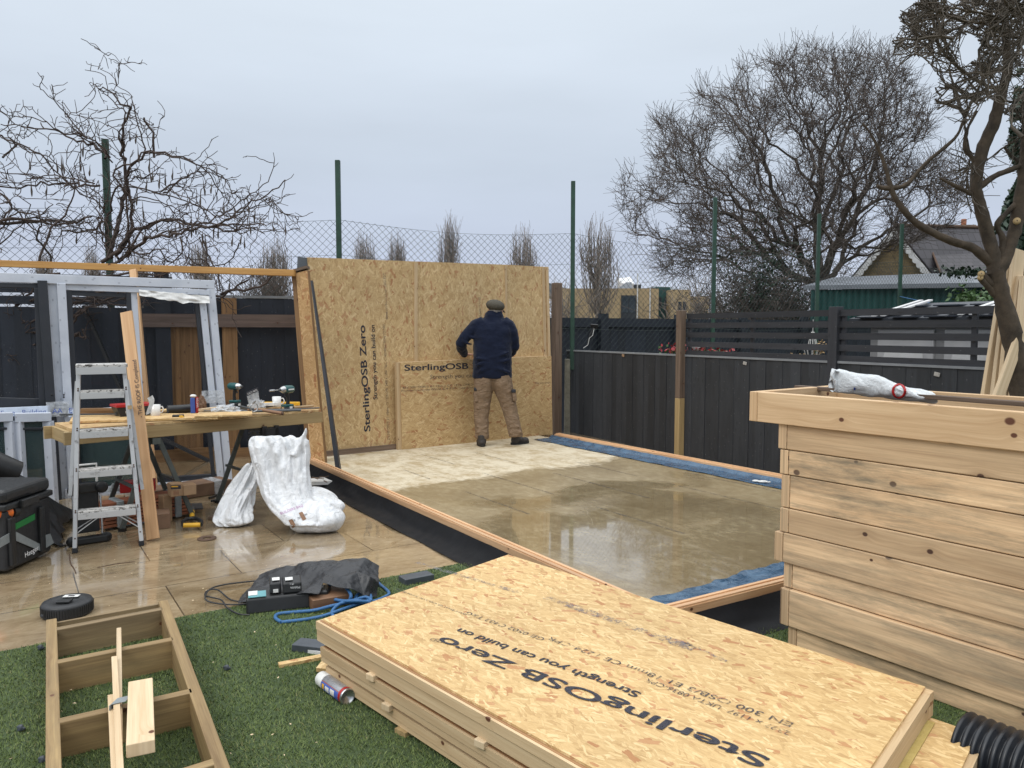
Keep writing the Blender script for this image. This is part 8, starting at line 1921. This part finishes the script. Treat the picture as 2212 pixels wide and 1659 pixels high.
    for pts, a_, b_ in S[:14]+S[19:29]:
        o_ = (NR.uniform(-60, 60), NR.uniform(-90, 60)); add([(x+o_[0]*(i/len(pts))+NR.normal(0, 12), y+o_[1]*(i/len(pts))+NR.normal(0, 12)) for i, (x, y) in enumerate(pts)], a_*.38, 1.6, NR.uniform(-.25, .1))
    # stems behind the glass on the left
    L_ = [([(0, 640), (40, 620), (85, 590)], 6), ([(0, 700), (50, 650), (90, 630)], 6)]
    def addp(pts, w0, w1, Y_):
        k = -1
        for i in range(len(pts)-1):
            p, q = at(*pts[i], Y_), at(*pts[i+1], Y_); n = 5
            for j in range(n): Ps.append(np.array(p.lerp(q, j/n))+NR.normal(0, .012, 3)); par.append(k); rr.append(lerp(w0, w1, (i+j/n)/len(pts))*Y_/FPX/2); k = len(Ps)-1
    for pts in ([(-40, 770), (0, 780), (30, 768), (88, 735)], [(-40, 740), (0, 735), (40, 710), (88, 685)], [(-40, 765), (20, 745), (60, 720), (90, 715)], [(-40, 690), (30, 660), (60, 640), (90, 600)], [(-20, 700), (40, 655), (88, 640)], [(145, 730), (160, 690), (200, 655), (260, 635), (330, 628)], [(150, 690), (180, 670), (230, 650), (300, 645)], [(145, 660), (200, 640), (260, 615), (330, 600), (365, 590)], [(150, 745), (170, 720), (185, 730), (175, 700)], [(145, 640), (190, 650), (240, 655), (300, 660), (320, 655)], [(330, 640), (420, 650), (480, 640), (545, 600)], [(480, 632), (560, 620), (600, 590)], [(150, 600), (260, 595), (365, 590)], [(0, 600), (60, 596), (150, 590)]):
        addp(pts, 6, 3, 8.5)
    Pn, pn, rn = np.array(Ps), np.array(par), np.array(rr); n0 = len(Pn)
    sel = NR.random(n0) < .36
    def sub(P, pr_, r, msk, cnt, ln, tip, up, segs, spread):
        P2, p2, r2 = P, pr_, r; idx = np.where(msk & (pr_ >= 0))[0]; nP, np_, nr = [P], [pr_], [r]; off = len(P)
        for _ in range(cnt):
            cur = idx.copy(); d_ = P[idx]-P[pr_[idx]]; d_ /= np.linalg.norm(d_, axis=1, keepdims=True)+1e-9; d_ += NR.normal(0, spread, d_.shape); d_ /= np.linalg.norm(d_, axis=1, keepdims=True); q = P[idx].copy(); L = ln*(.3+1.1*NR.random((len(idx), 1)))/segs
            for k in range(segs):
                d_ += NR.normal(0, .33, d_.shape); d_[:, 2] += up*(1 if k < segs/2 else -1.2); d_ /= np.linalg.norm(d_, axis=1, keepdims=True); q = q+d_*L; nP.append(q.copy()); np_.append(cur); nr.append(np.full(len(idx), tip*(1-.3*k/segs))); cur = np.arange(off, off+len(idx)); off += len(idx)
        return np.concatenate(nP), np.concatenate(np_), np.concatenate(nr)
    P2, p2, r2 = sub(Pn, pn, rn, sel, 1, .42, .0046, .05, 8, .9)
    m2 = NR.random(len(P2)) < .28; m2[:n0] = NR.random(n0) < .25
    P3, p3, r3 = sub(P2, p2, r2, m2, 1, .14, .0036, .03, 3, .9)
    edges_mesh('stems', P3, p3, r3, M['vine'], root, 5)
    pods = [(190, 800), (362, 810), (393, 800), (403, 810), (510, 795), (532, 700), (574, 840), (828, 620), (870, 630), (882, 740), (955, 800), (958, 870), (895, 870), (974, 870), (1020, 905), (1055, 890), (1103, 860), (937, 930), (200, 950), (300, 960), (876, 1010), (840, 1050), (912, 1100), (1000, 1200), (1073, 1215), (1096, 1225), (1120, 1225), (1228, 1200), (1222, 1215), (1170, 1160), (1350, 950), (1300, 950), (1430, 1080), (1393, 1230), (1295, 1280), (1485, 1280), (1540, 1270), (1560, 1300), (1593, 1195), (1628, 1120), (1583, 1070), (1740, 1195), (1820, 1205), (490, 1270), (1310, 1290), (634, 1040), (1280, 1020), (1468, 1560), (1250, 1215)]
    for i, q in enumerate(pods):
        c = at(*Z(*q), Yv+NR.uniform(-.2, .1)); L = R.uniform(.05, .09); m = MB(); lean = Vector((R.uniform(-.012, .012), 0, 0))
        m.tube([c+UP*L*1.5-lean, c+UP*L, c+UP*L*.3, c-UP*L*.3+lean, c-UP*L*.75+lean, c-UP*L+lean], [.0015, .003, .006, .011, .008, .002], 7); m.build('seed_pod', M['pod'], root)
vine()
# a fallen red-lidded off-frame item is not modelled
for o in list(col.objects):
    if '_pos' in o: del o['_pos']
